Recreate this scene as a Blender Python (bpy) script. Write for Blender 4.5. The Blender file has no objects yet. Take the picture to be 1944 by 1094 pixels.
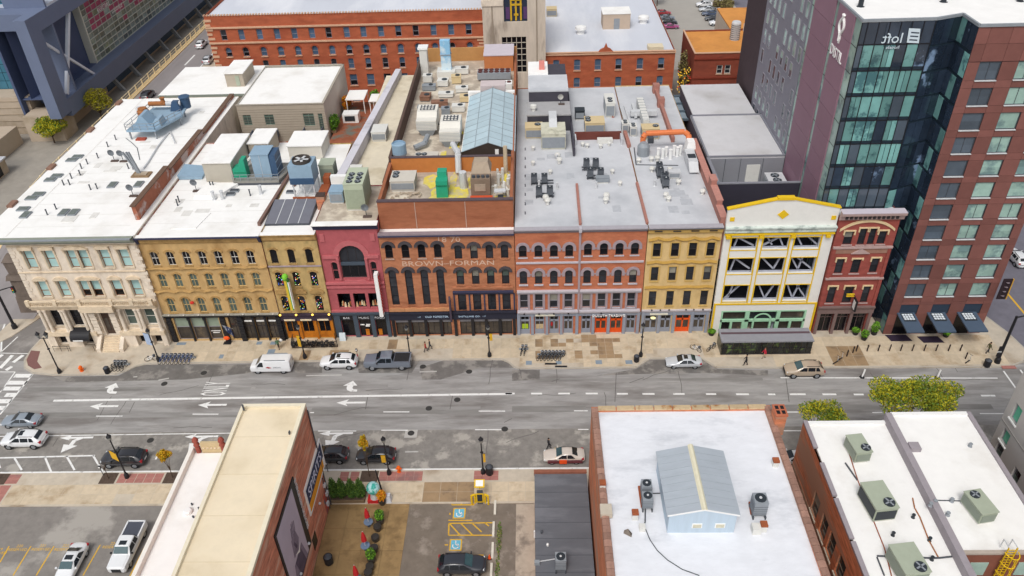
import bpy,math,random
from mathutils import Matrix,Vector
random.seed(7)
R=random.Random(11)
scene=bpy.context.scene
COL=scene.collection
PI=math.pi

# ---------------------------------------------------------------- camera, sky, sun, exposure
CAM=Vector((2.64,-85.81,70.0))
RIGHT=Vector((0.9994944888781117,0.014475944523727514,-0.028305719076335847))
DOWN=Vector((-0.014475944523727517,-0.5854631861091039,-0.8105697408250093))
FWD=Vector((-0.028305719076335847,0.8105697408250093,-0.5849576749872154))
FOCAL=1505.0                                   # in pixels of a 1944 wide picture
cd=bpy.data.cameras.new('camera'); cam=bpy.data.objects.new('camera',cd); COL.objects.link(cam)
UP=-DOWN; BACK=-FWD
cam.matrix_world=Matrix(((RIGHT.x,UP.x,BACK.x,CAM.x),(RIGHT.y,UP.y,BACK.y,CAM.y),(RIGHT.z,UP.z,BACK.z,CAM.z),(0,0,0,1)))
cd.sensor_width=36.0; cd.lens=FOCAL/1944*36.0; cd.clip_end=3000
scene.camera=cam

SUN_EL,SUN_AZ=math.radians(56),math.radians(196)     # azimuth clockwise from north (+y)
w=bpy.data.worlds.new('World'); scene.world=w; w.use_nodes=True
nt=w.node_tree; bg=nt.nodes['Background']
sky=nt.nodes.new('ShaderNodeTexSky'); sky.sky_type='NISHITA'; sky.sun_disc=False
sky.sun_elevation=SUN_EL; sky.sun_rotation=SUN_AZ; sky.air_density=1.0; sky.dust_density=4.0; sky.ozone_density=1.0
hs=nt.nodes.new('ShaderNodeHueSaturation'); hs.inputs['Saturation'].default_value=0.30      # a grey, overcast sky
nt.links.new(sky.outputs[0],hs.inputs['Color']); nt.links.new(hs.outputs[0],bg.inputs[0])
bg.inputs[1].default_value=0.135
sd=bpy.data.lights.new('sun','SUN'); sd.energy=1.15; sd.angle=math.radians(16); sd.color=(1.0,0.965,0.91)
sun=bpy.data.objects.new('sun',sd); COL.objects.link(sun)
sdir=Vector((math.sin(SUN_AZ) *math.cos(SUN_EL),math.cos(SUN_AZ) *math.cos(SUN_EL),math.sin(SUN_EL)))
sun.rotation_euler=sdir.to_track_quat('Z','Y').to_euler()
vs=scene.view_settings; vs.view_transform='Standard'; vs.look='None'; vs.gamma=1.0; vs.use_curve_mapping=False
vs.exposure=0.06
scene.cycles.max_bounces=5; scene.cycles.diffuse_bounces=3; scene.cycles.glossy_bounces=3
scene.cycles.use_denoising=True

# ---------------------------------------------------------------- measuring: a sight line through a picture point, met with a level or an upright plane
OFF={'A':[(0,0),(486,0),(972,0),(1458,0),(0,274),(486,274),(972,274),(1458,274)],'B':[(0,548),(486,548),(972,548),(1458,548),(0,820),(486,820),(972,820),(1458,820)]}
def px(k,zx,zy):
    o=OFF[k[0]][int(k[1]) - 1]; return o[0] +zx/3.992,o[1] +zy/3.992
def _ray(x,y):return RIGHT*((x- 972) /FOCAL) +DOWN*((y- 547) /FOCAL) +FWD
def G(x,y,z=0.0):
    d=_ray(x,y); t=(z- CAM.z) /d.z; return CAM+d*t
def at(k,zx,zy,z=0.0):return G(*px(k,zx,zy),z)
def atY(k,zx,zy,y):
    d=_ray(*px(k,zx,zy)); t=(y- CAM.y) /d.y; return CAM+d*t

# ---------------------------------------------------------------- materials
def lin(c):
    if isinstance(c,str):c=tuple(int(c[i:i+2],16) for i in (0,2,4))
    return tuple(((v/255)/12.92 if v <= 10 else (((v/255)+.055)/1.055)**2.4) for v in c)
MATS={}
FADED=dict(red_paint=(.74,1.06),red_trim=(.74,1.08),orange_brick=(.82,1.02),brown_brick=(.84,1.0),ornate_red_brick=(.82,1.0),back_brick=(.84,.95),hotel_panel=(.85,1.0),ochre=(.8,1.06),ochre_east=(.8,1.02),gold_stucco=(.8,1.1),ochre_trim=(.85,1.0),limestone=(.75,1.14),limestone_trim=(.8,1.1),penthouse_brick=(.85,.95),fore_brick=(.85,1.6),fore_brick_orange=(.9,1.45),far_brick=(.85,.95))     # paint and brick weathered down from the fresh colour
def mat(name,c,rough=.85,var=.10,sc=.8,stretch=(1,1,1),metal=0,spec=.3,c2=None,c2t=(.5,.62),c2s=.25,rnd=0,bump=0,emit=0,k=1.0,coat=0):
    if name in MATS:return MATS[name]
    m=bpy.data.materials.new(name); m.use_nodes=True; n=m.node_tree; N=n.nodes; L=n.links
    b=N['Principled BSDF']; c=tuple(v*k for v in lin(c)); c2=lin(c2) if c2 else None
    if name in FADED:
        var *= 1.5; fs,fv=FADED[name]; fade=lambda q:tuple(fv*(.3*q[0]+.59*q[1]+.11*q[2]+((v)-(.3*q[0]+.59*q[1]+.11*q[2]))*fs) for v in q); c=fade(c); c2=c2 and fade(c2)
    b.inputs['Roughness'].default_value=rough; b.inputs['Metallic'].default_value=metal
    b.inputs['Specular IOR Level'].default_value=spec; b.inputs['Coat Weight'].default_value=coat
    if coat:b.inputs['Coat Roughness'].default_value=.08
    MATS[name] =m
    if emit:
        b.inputs['Emission Color'].default_value=(*c,1); b.inputs['Emission Strength'].default_value=emit
    if not var and not rnd and not c2:
        b.inputs['Base Color'].default_value=(*c,1); return m
    g=N.new('ShaderNodeNewGeometry'); mp=N.new('ShaderNodeMapping'); mp.inputs['Scale'].default_value=stretch
    L.new(g.outputs['Position'],mp.inputs['Vector'])
    a=N.new('ShaderNodeTexNoise'); a.inputs['Scale'].default_value=sc; a.inputs['Detail'].default_value=8; a.inputs['Roughness'].default_value=.68
    L.new(mp.outputs[0],a.inputs['Vector'])
    def mixc(f,A,B):
        x=N.new('ShaderNodeMix'); x.data_type='RGBA'
        if f is not None:L.new(f,x.inputs[0])
        for s,q in ((6,A),(7,B)):
            if isinstance(q,tuple):x.inputs[s].default_value=(*q,1)
            else:L.new(q,x.inputs[s])
        return x
    r=N.new('ShaderNodeMapRange'); r.inputs[1].default_value=.3; r.inputs[2].default_value=.7
    L.new(a.outputs['Fac'],r.inputs[0])
    base=mixc(r.outputs[0],tuple(v*(1-var) for v in c),tuple(min(1,v*(1+var)) for v in c)).outputs[2]
    if c2:
        q=N.new('ShaderNodeTexNoise'); q.inputs['Scale'].default_value=c2s; q.inputs['Detail'].default_value=7; q.inputs['Roughness'].default_value=.62
        L.new(mp.outputs[0],q.inputs['Vector'])
        rr=N.new('ShaderNodeMapRange'); rr.inputs[1].default_value=c2t[0]; rr.inputs[2].default_value=c2t[1]
        L.new(q.outputs['Fac'],rr.inputs[0])
        base=mixc(rr.outputs[0],base,c2).outputs[2]
    if rnd:
        oi=N.new('ShaderNodeObjectInfo'); mr=N.new('ShaderNodeMapRange'); mr.inputs[3].default_value=1-rnd; mr.inputs[4].default_value=1+rnd
        L.new(oi.outputs['Random'],mr.inputs[0])
        h=N.new('ShaderNodeHueSaturation'); L.new(mr.outputs[0],h.inputs['Value']); L.new(base,h.inputs['Color']); base=h.outputs[0]
    L.new(base,b.inputs['Base Color'])
    if bump:
        bp=N.new('ShaderNodeBump'); bp.inputs['Strength'].default_value=bump; bp.inputs['Distance'].default_value=.03
        L.new(a.outputs['Fac'],bp.inputs['Height']); L.new(bp.outputs[0],b.inputs['Normal'])
    return m

# ---------------------------------------------------------------- objects
W={}; CH={}
ID=Matrix.Identity(4)
T=lambda x,y,z=0.0:Matrix.Translation((x,y,z))
RZ=lambda a:Matrix.Rotation(a,4,'Z')
def register(o,parent,mw):
    COL.objects.link(o)
    if parent is not None:
        o.parent=parent; o.matrix_basis=W[parent.name].inverted() @ mw; CH.setdefault(parent.name,[]).append(o)
    else:o.matrix_basis=mw
    W[o.name] =mw.copy(); return o
def tag(o,label=None,cat=None,group=None,kind=None):
    if label:o['label'] =label
    if cat:o['category'] =cat
    if group:o['group'] =group
    if kind:o['kind'] =kind
    return o
def thing(name,label,cat,loc=(0,0,0),rz=0.0,group=None):
    o=bpy.data.objects.new(name,None); o.empty_display_size=.3
    register(o,None,T(*loc) @ RZ(rz)); return tag(o,label,cat,group)
def inst(name,mesh,parent,mw):
    return register(bpy.data.objects.new(name,mesh),parent,mw)
def dup(root,mw,label=None,group=None,matswap=None):
    def rec(o,p,m):
        c=o.copy(); COL.objects.link(c)
        if p is not None:c.parent=p; c.matrix_basis=o.matrix_basis.copy(); CH.setdefault(p.name,[]).append(c); W[c.name] =W[p.name] @ c.matrix_basis
        else:c.matrix_basis=m; W[c.name] =m.copy()
        if matswap and c.data is not None and c.data.materials and c.data.materials[0] and c.data.materials[0].name in matswap:
            key=(c.data.name,tuple(sorted(matswap.items())))
            if key not in SWAP:
                d=c.data.copy()
                for i,mm in enumerate(d.materials):
                    if mm and mm.name in matswap:d.materials[i] =MATS[matswap[mm.name]]
                SWAP[key] =d
            c.data=SWAP[key]
        for ch in CH.get(o.name,[]):rec(ch,c,None)
        return c
    c=rec(root,None,mw)
    if label:c['label'] =label
    if group:c['group'] =group
    return c
SWAP={}

class MB:
    def __init__(s,tf=None):s.v=[]; s.f=[]; s.mi=[]; s.cur=0; s.tf=tf
    def m(s,i):s.cur=i; return s
    def add(s,vs,fs):
        o=len(s.v)
        if s.tf is not None:vs=[s.tf @ Vector(p) for p in vs]
        s.v += [tuple(p) for p in vs]
        for f in fs:s.f.append(tuple(i+o for i in f)); s.mi.append(s.cur)
        return s
    def poly(s,pts):return s.add(pts,[tuple(range(len(pts)))])
    def box(s,x0,x1,y0,y1,z0,z1):
        return s.add([(x0,y0,z0),(x1,y0,z0),(x1,y1,z0),(x0,y1,z0),(x0,y0,z1),(x1,y0,z1),(x1,y1,z1),(x0,y1,z1)],
                     [(0,3,2,1),(4,5,6,7),(0,1,5,4),(1,2,6,5),(2,3,7,6),(3,0,4,7)])
    def cbox(s,c,sx,sy,sz):return s.box(c[0]-sx/2,c[0]+sx/2,c[1]-sy/2,c[1]+sy/2,c[2],c[2]+sz)
    def taper(s,c,sx,sy,sz,tx,ty,dx=0,dy=0):     # a block whose top is tx by ty
        x,y,z=c; q=[(x-sx/2,y-sy/2,z),(x+sx/2,y-sy/2,z),(x+sx/2,y+sy/2,z),(x-sx/2,y+sy/2,z)]
        q += [(x+dx-tx/2,y+dy-ty/2,z+sz),(x+dx+tx/2,y+dy-ty/2,z+sz),(x+dx+tx/2,y+dy+ty/2,z+sz),(x+dx-tx/2,y+dy+ty/2,z+sz)]
        return s.add(q,[(0,3,2,1),(4,5,6,7),(0,1,5,4),(1,2,6,5),(2,3,7,6),(3,0,4,7)])
    def prism(s,pts,z0,z1):           # an outline (counter-clockwise) raised from z0 to z1
        n=len(pts); vs=[(p[0],p[1],z0) for p in pts] +[(p[0],p[1],z1) for p in pts]
        return s.add(vs,[tuple(range(n-1,-1,-1)),tuple(range(n,2*n))] +[(i,(i+1)%n,n+(i+1)%n,n+i) for i in range(n)])
    def prismy(s,pts,y0,y1):          # an outline in x,z pushed along y
        n=len(pts); vs=[(p[0],y0,p[1]) for p in pts] +[(p[0],y1,p[1]) for p in pts]
        return s.add(vs,[tuple(range(n)),tuple(range(2*n-1,n-1,-1))] +[((i+1)%n,i,n+i,n+(i+1)%n) for i in range(n)])
    def prismx(s,pts,x0,x1):          # an outline in y,z pushed along x
        n=len(pts); vs=[(x0,p[0],p[1]) for p in pts] +[(x1,p[0],p[1]) for p in pts]
        return s.add(vs,[tuple(range(n-1,-1,-1)),tuple(range(n,2*n))] +[(i,(i+1)%n,n+(i+1)%n,n+i) for i in range(n)])
    def tube(s,p0,p1,r0,r1=None,n=8,cap=True):
        r1=r0 if r1 is None else r1; p0=Vector(p0); p1=Vector(p1); d=(p1-p0)
        if d.length < 1e-6:return s
        d.normalize(); a=d.orthogonal().normalized(); b=d.cross(a); vs=[]
        for p,r in ((p0,r0),(p1,r1)):
            for i in range(n):
                t=2*PI*i/n; vs.append(p+a*(r*math.cos(t)) +b*(r*math.sin(t)))
        fs=[(i,(i+1)%n,n+(i+1)%n,n+i) for i in range(n)]
        if cap:fs += [tuple(range(n-1,-1,-1)),tuple(range(n,2*n))]
        return s.add(vs,fs)
    def pipe(s,pts,r,n=6):
        for a,b in zip(pts,pts[1:]):s.tube(a,b,r,r,n)
        return s
    def lathe(s,c,prof,n=12):         # prof: (radius, height) from bottom to top
        vs=[]; fs=[]
        for r,z in prof:
            for i in range(n):
                t=2*PI*i/n; vs.append((c[0]+r*math.cos(t),c[1]+r*math.sin(t),c[2]+z))
        for j in range(len(prof)-1):
            for i in range(n):fs.append((j*n+i,j*n+(i+1)%n,(j+1)*n+(i+1)%n,(j+1)*n+i))
        fs.append(tuple(range(n-1,-1,-1))); fs.append(tuple((len(prof)-1)*n+i for i in range(n)))
        return s.add(vs,fs)
    def blob(s,c,rx,ry,rz,n=10,k=6):
        prof=[(max(.02,math.sin(PI*j/k)),-math.cos(PI*j/k)) for j in range(k+1)]
        vs=[]; fs=[]
        for r,z in prof:
            for i in range(n):
                t=2*PI*i/n; vs.append((c[0]+rx*r*math.cos(t),c[1]+ry*r*math.sin(t),c[2]+rz*z))
        for j in range(k):
            for i in range(n):fs.append((j*n+i,j*n+(i+1)%n,(j+1)*n+(i+1)%n,(j+1)*n+i))
        return s.add(vs,fs)
    def bar(s,p0,p1,wd,h):           # square bar between two points
        p0=Vector(p0); p1=Vector(p1); d=(p1-p0).normalized()
        a=d.cross(Vector((0,0,1)))
        a=a.normalized() if a.length > 1e-4 else Vector((1,0,0))
        b=a.cross(d); vs=[]
        for p in (p0,p1):
            for i,j in ((-1,-1),(1,-1),(1,1),(-1,1)):vs.append(p+a*(i*wd/2) +b*(j*h/2))
        return s.add(vs,[(0,3,2,1),(4,5,6,7),(0,1,5,4),(1,2,6,5),(2,3,7,6),(3,0,4,7)])
    def mesh(s,name,mats,smooth=False,inv=None):
        me=bpy.data.meshes.new(name)
        v=s.v if inv is None else [tuple(inv @ Vector(p)) for p in s.v]
        me.from_pydata(v,[],s.f)
        for q in (mats if isinstance(mats,(list,tuple)) else [mats]):me.materials.append(q)
        if any(s.mi):me.polygons.foreach_set('material_index',s.mi)
        if smooth:me.polygons.foreach_set('use_smooth',[True]*len(s.f))
        return me
    def obj(s,name,mats,parent=None,mw=None,smooth=False):      # points are world points
        if mw is None:
            if parent is not None:mw=W[parent.name]
            else:
                xs=[p[0] for p in s.v]; ys=[p[1] for p in s.v]; zs=[p[2] for p in s.v]
                mw=T((min(xs)+max(xs))/2,(min(ys)+max(ys))/2,min(zs))
        return inst(name,s.mesh(name,mats,smooth,mw.inverted()),parent,mw)
def box1(name,m,parent,*b):return MB().box(*b).obj(name,m,parent)
NTH='first second third fourth fifth sixth seventh eighth ninth tenth eleventh twelfth thirteenth fourteenth fifteenth sixteenth seventeenth eighteenth nineteenth twentieth'.split()
def nth(i,n):
    if n == 1:return ''
    if i == 0:return 'leftmost'
    if i == n-1:return 'rightmost'
    return NTH[i] +' from the left'

# ---------------------------------------------------------------- walls with openings; (u, d, z): along the face, into the building, up
def arcpts(u0,u1,zt,rise,n=8):
    """points from the left springing over the crown to the right one"""
    c=(u0+u1)/2; a=(u1-u0)/2
    if rise <= 0:return [(u0,zt),(u1,zt)]
    if rise >= a*.99:
        return [(c- a*math.cos(PI*i/n),zt-rise+rise*math.sin(PI*i/n)) for i in range(n+1)]
    r=(a*a+rise*rise)/(2*rise); t=math.asin(a/r)
    return [(c+r*math.sin(-t+2*t*i/n),zt-r+r*math.cos(-t+2*t*i/n)) for i in range(n+1)]
def wall(mb,u0,u1,z0,z1,holes,depth=.3,d=0.0):
    us=sorted({u0,u1,*[h[0] for h in holes],*[h[1] for h in holes]}); zs=sorted({z0,z1,*[h[2] for h in holes],*[h[3] for h in holes]})
    us=[u for u in us if u0 <= u <= u1]; zs=[z for z in zs if z0 <= z <= z1]
    for j in range(len(zs)-1):
        zc=(zs[j]+zs[j+1])/2; run=None
        for i in range(len(us)-1):
            uc=(us[i]+us[i+1])/2
            solid=not any(h[0] < uc < h[1] and h[2] < zc < h[3] for h in holes)
            if solid and run is None:run=us[i]
            if run is not None and (not solid or i == len(us)-2):
                e=us[i+1] if solid else us[i]
                mb.poly([(run,d,zs[j]),(e,d,zs[j]),(e,d,zs[j+1]),(run,d,zs[j+1])]); run=None
    for h in holes:
        a,b,lo,hi=h[:4]; rise=h[4] if len(h) > 4 else 0
        arc=arcpts(a,b,hi,rise); sp=hi- rise
        if rise:
            k=len(arc)//2
            for i in range(k):mb.poly([(a,d,hi),(arc[i+1][0],d,arc[i+1][1]),(arc[i][0],d,arc[i][1])][::-1])
            for i in range(k,len(arc)-1):mb.poly([(b,d,hi),(arc[i+1][0],d,arc[i+1][1]),(arc[i][0],d,arc[i][1])][::-1])
        e=d+depth
        mb.poly([(a,d,lo),(a,e,lo),(a,e,sp),(a,d,sp)][::-1]); mb.poly([(b,d,lo),(b,e,lo),(b,e,sp),(b,d,sp)])
        mb.poly([(a,d,lo),(b,d,lo),(b,e,lo),(a,e,lo)])
        for p,q in zip(arc,arc[1:]):mb.poly([(p[0],d,p[1]),(p[0],e,p[1]),(q[0],e,q[1]),(q[0],d,q[1])])
    return mb
CACHE={}
def cached(key,fn):
    if key not in CACHE:CACHE[key] =fn()
    return CACHE[key]
def ring(mb,pts,width,d0,d1,closed=True):
    """a frame of given width inside a closed outline, from depth d0 to d1"""
    c=Vector((sum(p[0] for p in pts)/len(pts),sum(p[1] for p in pts)/len(pts)))
    n=len(pts); inn=[]
    for i in range(n):
        p=Vector(pts[i]); a=(p- Vector(pts[i-1])); b=(Vector(pts[(i+1)%n]) - p)
        na=Vector((-a.y,a.x)).normalized(); nb=Vector((-b.y,b.x)).normalized(); q=(na+nb)
        q=q.normalized() *(width/max(.4,q.normalized().dot(na)))
        if (p+q- c).length > (p- q- c).length:q=-q
        inn.append(p+q)
    for i in range(n):
        j=(i+1) % n; o0,o1,i0,i1=pts[i],pts[j],inn[i],inn[j]
        mb.poly([(o0[0],d0,o0[1]),(o1[0],d0,o1[1]),(i1[0],d0,i1[1]),(i0[0],d0,i0[1])])
        mb.poly([(i0[0],d0,i0[1]),(i1[0],d0,i1[1]),(i1[0],d1,i1[1]),(i0[0],d1,i0[1])])
        mb.poly([(o0[0],d0,o0[1]),(o0[0],d1,o0[1]),(o1[0],d1,o1[1]),(o1[0],d0,o1[1])])
WR_=random.Random(17)
def win(parent,fr,u0,u1,z0,z1,rise=0,fmat=None,lower=None,upper=None,grid='1x2',d=.14,fw=.07,sill=None,hood=None,hw=.24,hp=.12,legs=0,name='window',split=.5,sillp=.12):
    wd,h=round(u1-u0,2),round(z1-z0,2); mw=fr @ T((u0+u1)/2,d,z0)
    nx,nz=(int(v) for v in grid.split('x'))
    def mk():
        mb=MB(); out=[(-wd/2,0),(wd/2,0)] +arcpts(-wd/2,wd/2,h,rise)[::-1]
        if rise == 0:out=[(-wd/2,0),(wd/2,0),(wd/2,h),(-wd/2,h)]
        ring(mb,out,fw,0,.1)
        for i in range(1,nx):u=-wd/2+wd*i/nx; mb.box(u-.025,u+.025,.01,.09,fw,h-fw)
        for j in range(1,nz):z=h*split if nz == 2 else h*j/nz; mb.box(-wd/2+fw,wd/2-fw,.005,.085,z-.035,z+.035)
        return mb.mesh('window_frame',fmat)
    o=inst(name,cached(('wf',wd,h,rise,grid,fw,fmat.name,split),mk),parent,mw)
    hs=h*split
    if lower.name == 'glass_dark' and name == 'window' and WR_.random() < .22:upper=MATS['blind']
    def pl():
        return MB().poly([(-wd/2,.06,0),(wd/2,.06,0),(wd/2,.06,hs),(-wd/2,.06,hs)]).mesh('pane',lower)
    def pu():
        out=[(wd/2,h),(-wd/2,h)] if rise == 0 else arcpts(-wd/2,wd/2,h,rise)[::-1]
        return MB().poly([(-wd/2,.06,hs),(wd/2,.06,hs)] +[(p[0],.06,p[1]) for p in out]).mesh('pane',upper or lower)
    inst('pane',cached(('pl',wd,h,split,lower.name),pl),o,mw)
    inst('pane',cached(('pu',wd,h,rise,split,(upper or lower).name),pu),o,mw)
    if sill is not None:
        inst('sill',cached(('si',wd,sill.name,d,sillp),lambda:MB().box(-wd/2-.12,wd/2+.12,-d-sillp,-d+.05,-.16,.0).mesh('sill',sill)),o,mw)
    if hood is not None:
        def mh():
            mb=MB(); inn=arcpts(-wd/2-.03,wd/2+.03,h+.03,rise,10); outp=arcpts(-wd/2-hw,wd/2+hw,h+hw,rise+(hw if rise >= wd*.49 else hw*.35) if rise else 0,10)
            if legs:
                inn=[(-wd/2-.03,h-rise-legs)] +inn+[(wd/2+.03,h-rise-legs)]; outp=[(-wd/2-hw,h-rise-legs)] +outp+[(wd/2+hw,h-rise-legs)]
            y0,y1=-d-hp,-d+.02
            for i in range(len(inn)-1):
                a,b,c2,e=inn[i],inn[i+1],outp[i+1],outp[i]
                mb.poly([(a[0],y0,a[1]),(b[0],y0,b[1]),(c2[0],y0,c2[1]),(e[0],y0,e[1])][::-1])
                mb.poly([(e[0],y0,e[1]),(c2[0],y0,c2[1]),(c2[0],y1,c2[1]),(e[0],y1,e[1])][::-1]); mb.poly([(a[0],y0,a[1]),(b[0],y0,b[1]),(b[0],y1,b[1]),(a[0],y1,a[1])])
            for q in (0,-1):
                a,e=inn[q],outp[q]; mb.poly([(a[0],y0,a[1]),(e[0],y0,e[1]),(e[0],y1,e[1]),(a[0],y1,a[1])])
            return mb.mesh('hood',hood)
        inst('hood',cached(('hd',wd,h,rise,hood.name,hw,hp,legs,d),mh),o,mw)
    return o
def text(name,s,m,parent,mw,size=.5,ext=.02,align='CENTER',font_scale=(1,1)):
    c=bpy.data.curves.new(name,'FONT'); c.body=s; c.size=size; c.extrude=ext; c.align_x=align; c.resolution_u=2
    o=bpy.data.objects.new(name,c); me=bpy.data.meshes.new_from_object(o); me.name=name
    me.materials.clear(); me.materials.append(m); bpy.data.objects.remove(o)
    return inst(name,me,parent,mw @ Matrix.Diagonal((font_scale[0],font_scale[1],1,1)))
UPRIGHT=Matrix.Rotation(PI/2,4,'X')          # lettering that stands on a wall facing -y
def shell(mb,x0,x1,y0,y1,z0,z1,front=False):    # sides, back and top of a block, without its front face
    mb.poly([(x0,y0,z0),(x0,y0,z1),(x0,y1,z1),(x0,y1,z0)]); mb.poly([(x1,y0,z0),(x1,y1,z0),(x1,y1,z1),(x1,y0,z1)])
    mb.poly([(x0,y1,z0),(x0,y1,z1),(x1,y1,z1),(x1,y1,z0)])
    if front:mb.poly([(x0,y0,z0),(x1,y0,z0),(x1,y0,z1),(x0,y0,z1)])
    return mb
# ---------------------------------------------------------------- the materials of the place
asphalt=mat('asphalt','9c9a98',var=.2,sc=1.1,stretch=(.2,1,1),c2='7a7673',c2t=(.47,.66),c2s=.42,rough=.9)
asphalt_old=mat('asphalt_old','989490',var=.2,sc=.7,c2='7b7774',c2t=(.45,.55),c2s=.13,rough=.9)
asphalt_lot=mat('asphalt_lot','85807b',var=.16,sc=.8,c2='a5a099',c2t=(.53,.6),c2s=.11,rough=.9)
asphalt_wet=mat('asphalt_wet','716e6b',var=.2,sc=.9,rough=.55,c2='918d88',c2t=(.5,.6),c2s=.45)
asphalt_lane=mat('asphalt_lane','86827d',var=.2,sc=1.2,c2='aaa59d',c2t=(.54,.62),c2s=.33,rough=.9)
tar=mat('tar','5e5b59',var=.2,sc=1.0,rough=.7)
concrete=mat('concrete','c2b7a6',var=.12,sc=1.2,c2='a08f7a',c2t=(.5,.68),c2s=.3)
ground_m=mat('ground','9a948b',var=.14,sc=.3,c2='84807a',c2s=.04)
slab_m=mat('slab','c9b9a0',var=.10,sc=1.6,rnd=.07,c2='a48d70',c2t=(.52,.7),c2s=.35)
slab_wet=mat('slab_wet','a08768',var=.13,sc=1.0,rnd=.06,rough=.6,c2='88735b',c2s=.5)
slab_grey=mat('slab_grey','9a9a98',var=.12,sc=1.2,rnd=.05)
plaza_m=mat('plaza','9b8058',var=.16,sc=.5,rnd=.05,c2='765f40',c2t=(.48,.64),c2s=.3,rough=.45)
brickpave=mat('brick_paving','a9736a',var=.13,sc=3,rnd=.05,c2='8f6a66',c2t=(.5,.6),c2s=.3)
kerb_m=mat('kerb','b3aca0',var=.12,sc=1.5)
soil=mat('soil','57483e',var=.3,sc=3)
paint_w=mat('paint_white','e6e6e4',var=.06,sc=4,c2='b4b2af',c2t=(.56,.7),c2s=1.6)
paint_y=mat('paint_yellow','dcae35',var=.08,sc=4,c2='b89a5a',c2t=(.56,.7),c2s=1.6)
paint_b=mat('paint_blue','6db6cf',var=.1,sc=3)
iron=mat('iron','3c3b3a',var=.2,sc=4)
roof_white=mat('roof_white','f1f0ed',var=.03,sc=.9,c2='dedbd5',c2t=(.52,.74),c2s=.16)
roof_cool=mat('roof_cool_white','e0e2e7',var=.06,sc=1.3,stretch=(.5,1,1),c2='c3c6cc',c2t=(.54,.72),c2s=.4)
roof_cream=mat('roof_cream','e6d7bb',var=.05,sc=.8,c2='d6c6a8',c2t=(.48,.66),c2s=.2)
roof_grey=mat('roof_grey','c8cace',var=.05,sc=.9,c2='b3b6bb',c2t=(.45,.7),c2s=.15)
roof_dark=mat('roof_dark','65676d',var=.12,sc=.8,stretch=(.3,1,1),c2='74767c',c2t=(.5,.62),c2s=.4)
roof_metal=mat('roof_metal_sheet','cecdcf',var=.06,sc=.6,c2='b7b4b3',c2t=(.5,.7),c2s=.15,rough=.6)
roof_back=mat('roof_back','c9cdd6',var=.05,sc=.15,stretch=(1,.25,1),c2='dfe1e6',c2t=(.52,.66),c2s=.05)
roof_dirty=mat('roof_dirty','b5a898',var=.18,sc=.7,c2='d6ccba',c2t=(.5,.62),c2s=.35)
roof_orange=mat('roof_orange','cf8e49',var=.1,sc=.3,c2='b97a40',c2t=(.5,.66),c2s=.12)
foam_y=mat('foam_yellow','dfce5c',var=.14,sc=1.5,c2='c9bd98',c2t=(.5,.6),c2s=.7)
limestone=mat('limestone','d6c6b0',var=.09,sc=1.2,stretch=(1,1,.5),c2='b8a68f',c2t=(.54,.7),c2s=.5)
limestone_trim=mat('limestone_trim','d2bd9d',var=.1,sc=1.5,c2='b39c7c',c2t=(.55,.7),c2s=.6)
greenstone=mat('cornice_green','8f9488',var=.12,sc=1)
ochre=mat('ochre','c49c56',var=.1,sc=1.0,stretch=(1,1,.5),c2='ab823f',c2t=(.52,.7),c2s=.45)
ochre_trim=mat('ochre_trim','b48d4b',var=.12,sc=1.5,c2='94733c',c2t=(.5,.66),c2s=.8)
ochre_b=mat('ochre_east','c19f56',var=.12,sc=1.3,stretch=(1,1,.7),c2='a08748',c2t=(.5,.64),c2s=.6)
red_m=mat('red_paint','b84a52',var=.07,sc=1.2,c2='a8424a',c2t=(.5,.7),c2s=.5)
red_trim=mat('red_trim','c2565c',var=.06,sc=2)
navy=mat('navy_trim','3b3c54',var=.1,sc=2)
slate=mat('slate_paint','47525e',var=.08,sc=2)
brownbrick=mat('brown_brick','b97348',var=.14,sc=1.6,stretch=(.6,.6,1.6),c2='99562f',c2t=(.5,.7),c2s=.5)
penthouse_m=mat('penthouse_brick','a8623c',var=.1,sc=1.4,stretch=(.5,.5,2),c2='96532f',c2t=(.5,.7),c2s=.4)
hoodstone=mat('hood_dark','4a4549',var=.15,sc=3)
hood_light=mat('hood_light','b59a8c',var=.1,sc=3)
orangebrick=mat('orange_brick','c26c40',var=.13,sc=1.6,stretch=(.6,.6,1.6),c2='ad5834',c2t=(.5,.7),c2s=.5)
mauve=mat('mauve_stone','a3949a',var=.1,sc=2)
mauve_light=mat('mauve_light','bdb9c0',var=.06,sc=2)
shop_grey=mat('shop_grey','8f95a3',var=.06,sc=2)
orange_door=mat('orange_paint','e2571f',var=.06,sc=2,rough=.5)
gold=mat('gold_stucco','d3b068',var=.08,sc=1.1,stretch=(1,1,.5),c2='bd9850',c2t=(.52,.7),c2s=.5)
gold_trim=mat('gold_trim','c8a661',var=.08,sc=2)
white_m=mat('white_paint','e4e3de',var=.04,sc=1.5)
yellow_m=mat('yellow_trim','e2bb22',var=.07,sc=2)
mint=mat('mint_paint','a4d2b0',var=.06,sc=2)
steel_lav=mat('steel_brace','a9adbb',var=.08,sc=2,rough=.5)
redbrick=mat('ornate_red_brick','a0463a',var=.13,sc=1.6,stretch=(.6,.6,1.6),c2='8b3a30',c2t=(.5,.7),c2s=.6)
creamtrim=mat('cream_trim','dcc39a',var=.08,sc=2)
pinkstone=mat('pink_stone','b39a96',var=.1,sc=2)
brown_shop=mat('brown_shopfront','7a6663',var=.1,sc=2)
hotelred=mat('hotel_panel','824f47',var=.06,sc=.8,rnd=.16,rough=.6)
hotel_purple=mat('hotel_purple','937180',var=.04,sc=.5,rnd=.05,rough=.6)
hotel_grey=mat('hotel_grey','84838e',var=.06,sc=.8,rough=.6)
backbrick=mat('back_brick','ba5a2e',var=.13,sc=.8,stretch=(.6,.6,1.6),c2='a34623',c2t=(.5,.7),c2s=.25)
backtrim=mat('back_trim','cfa88b',var=.08,sc=2)
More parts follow.
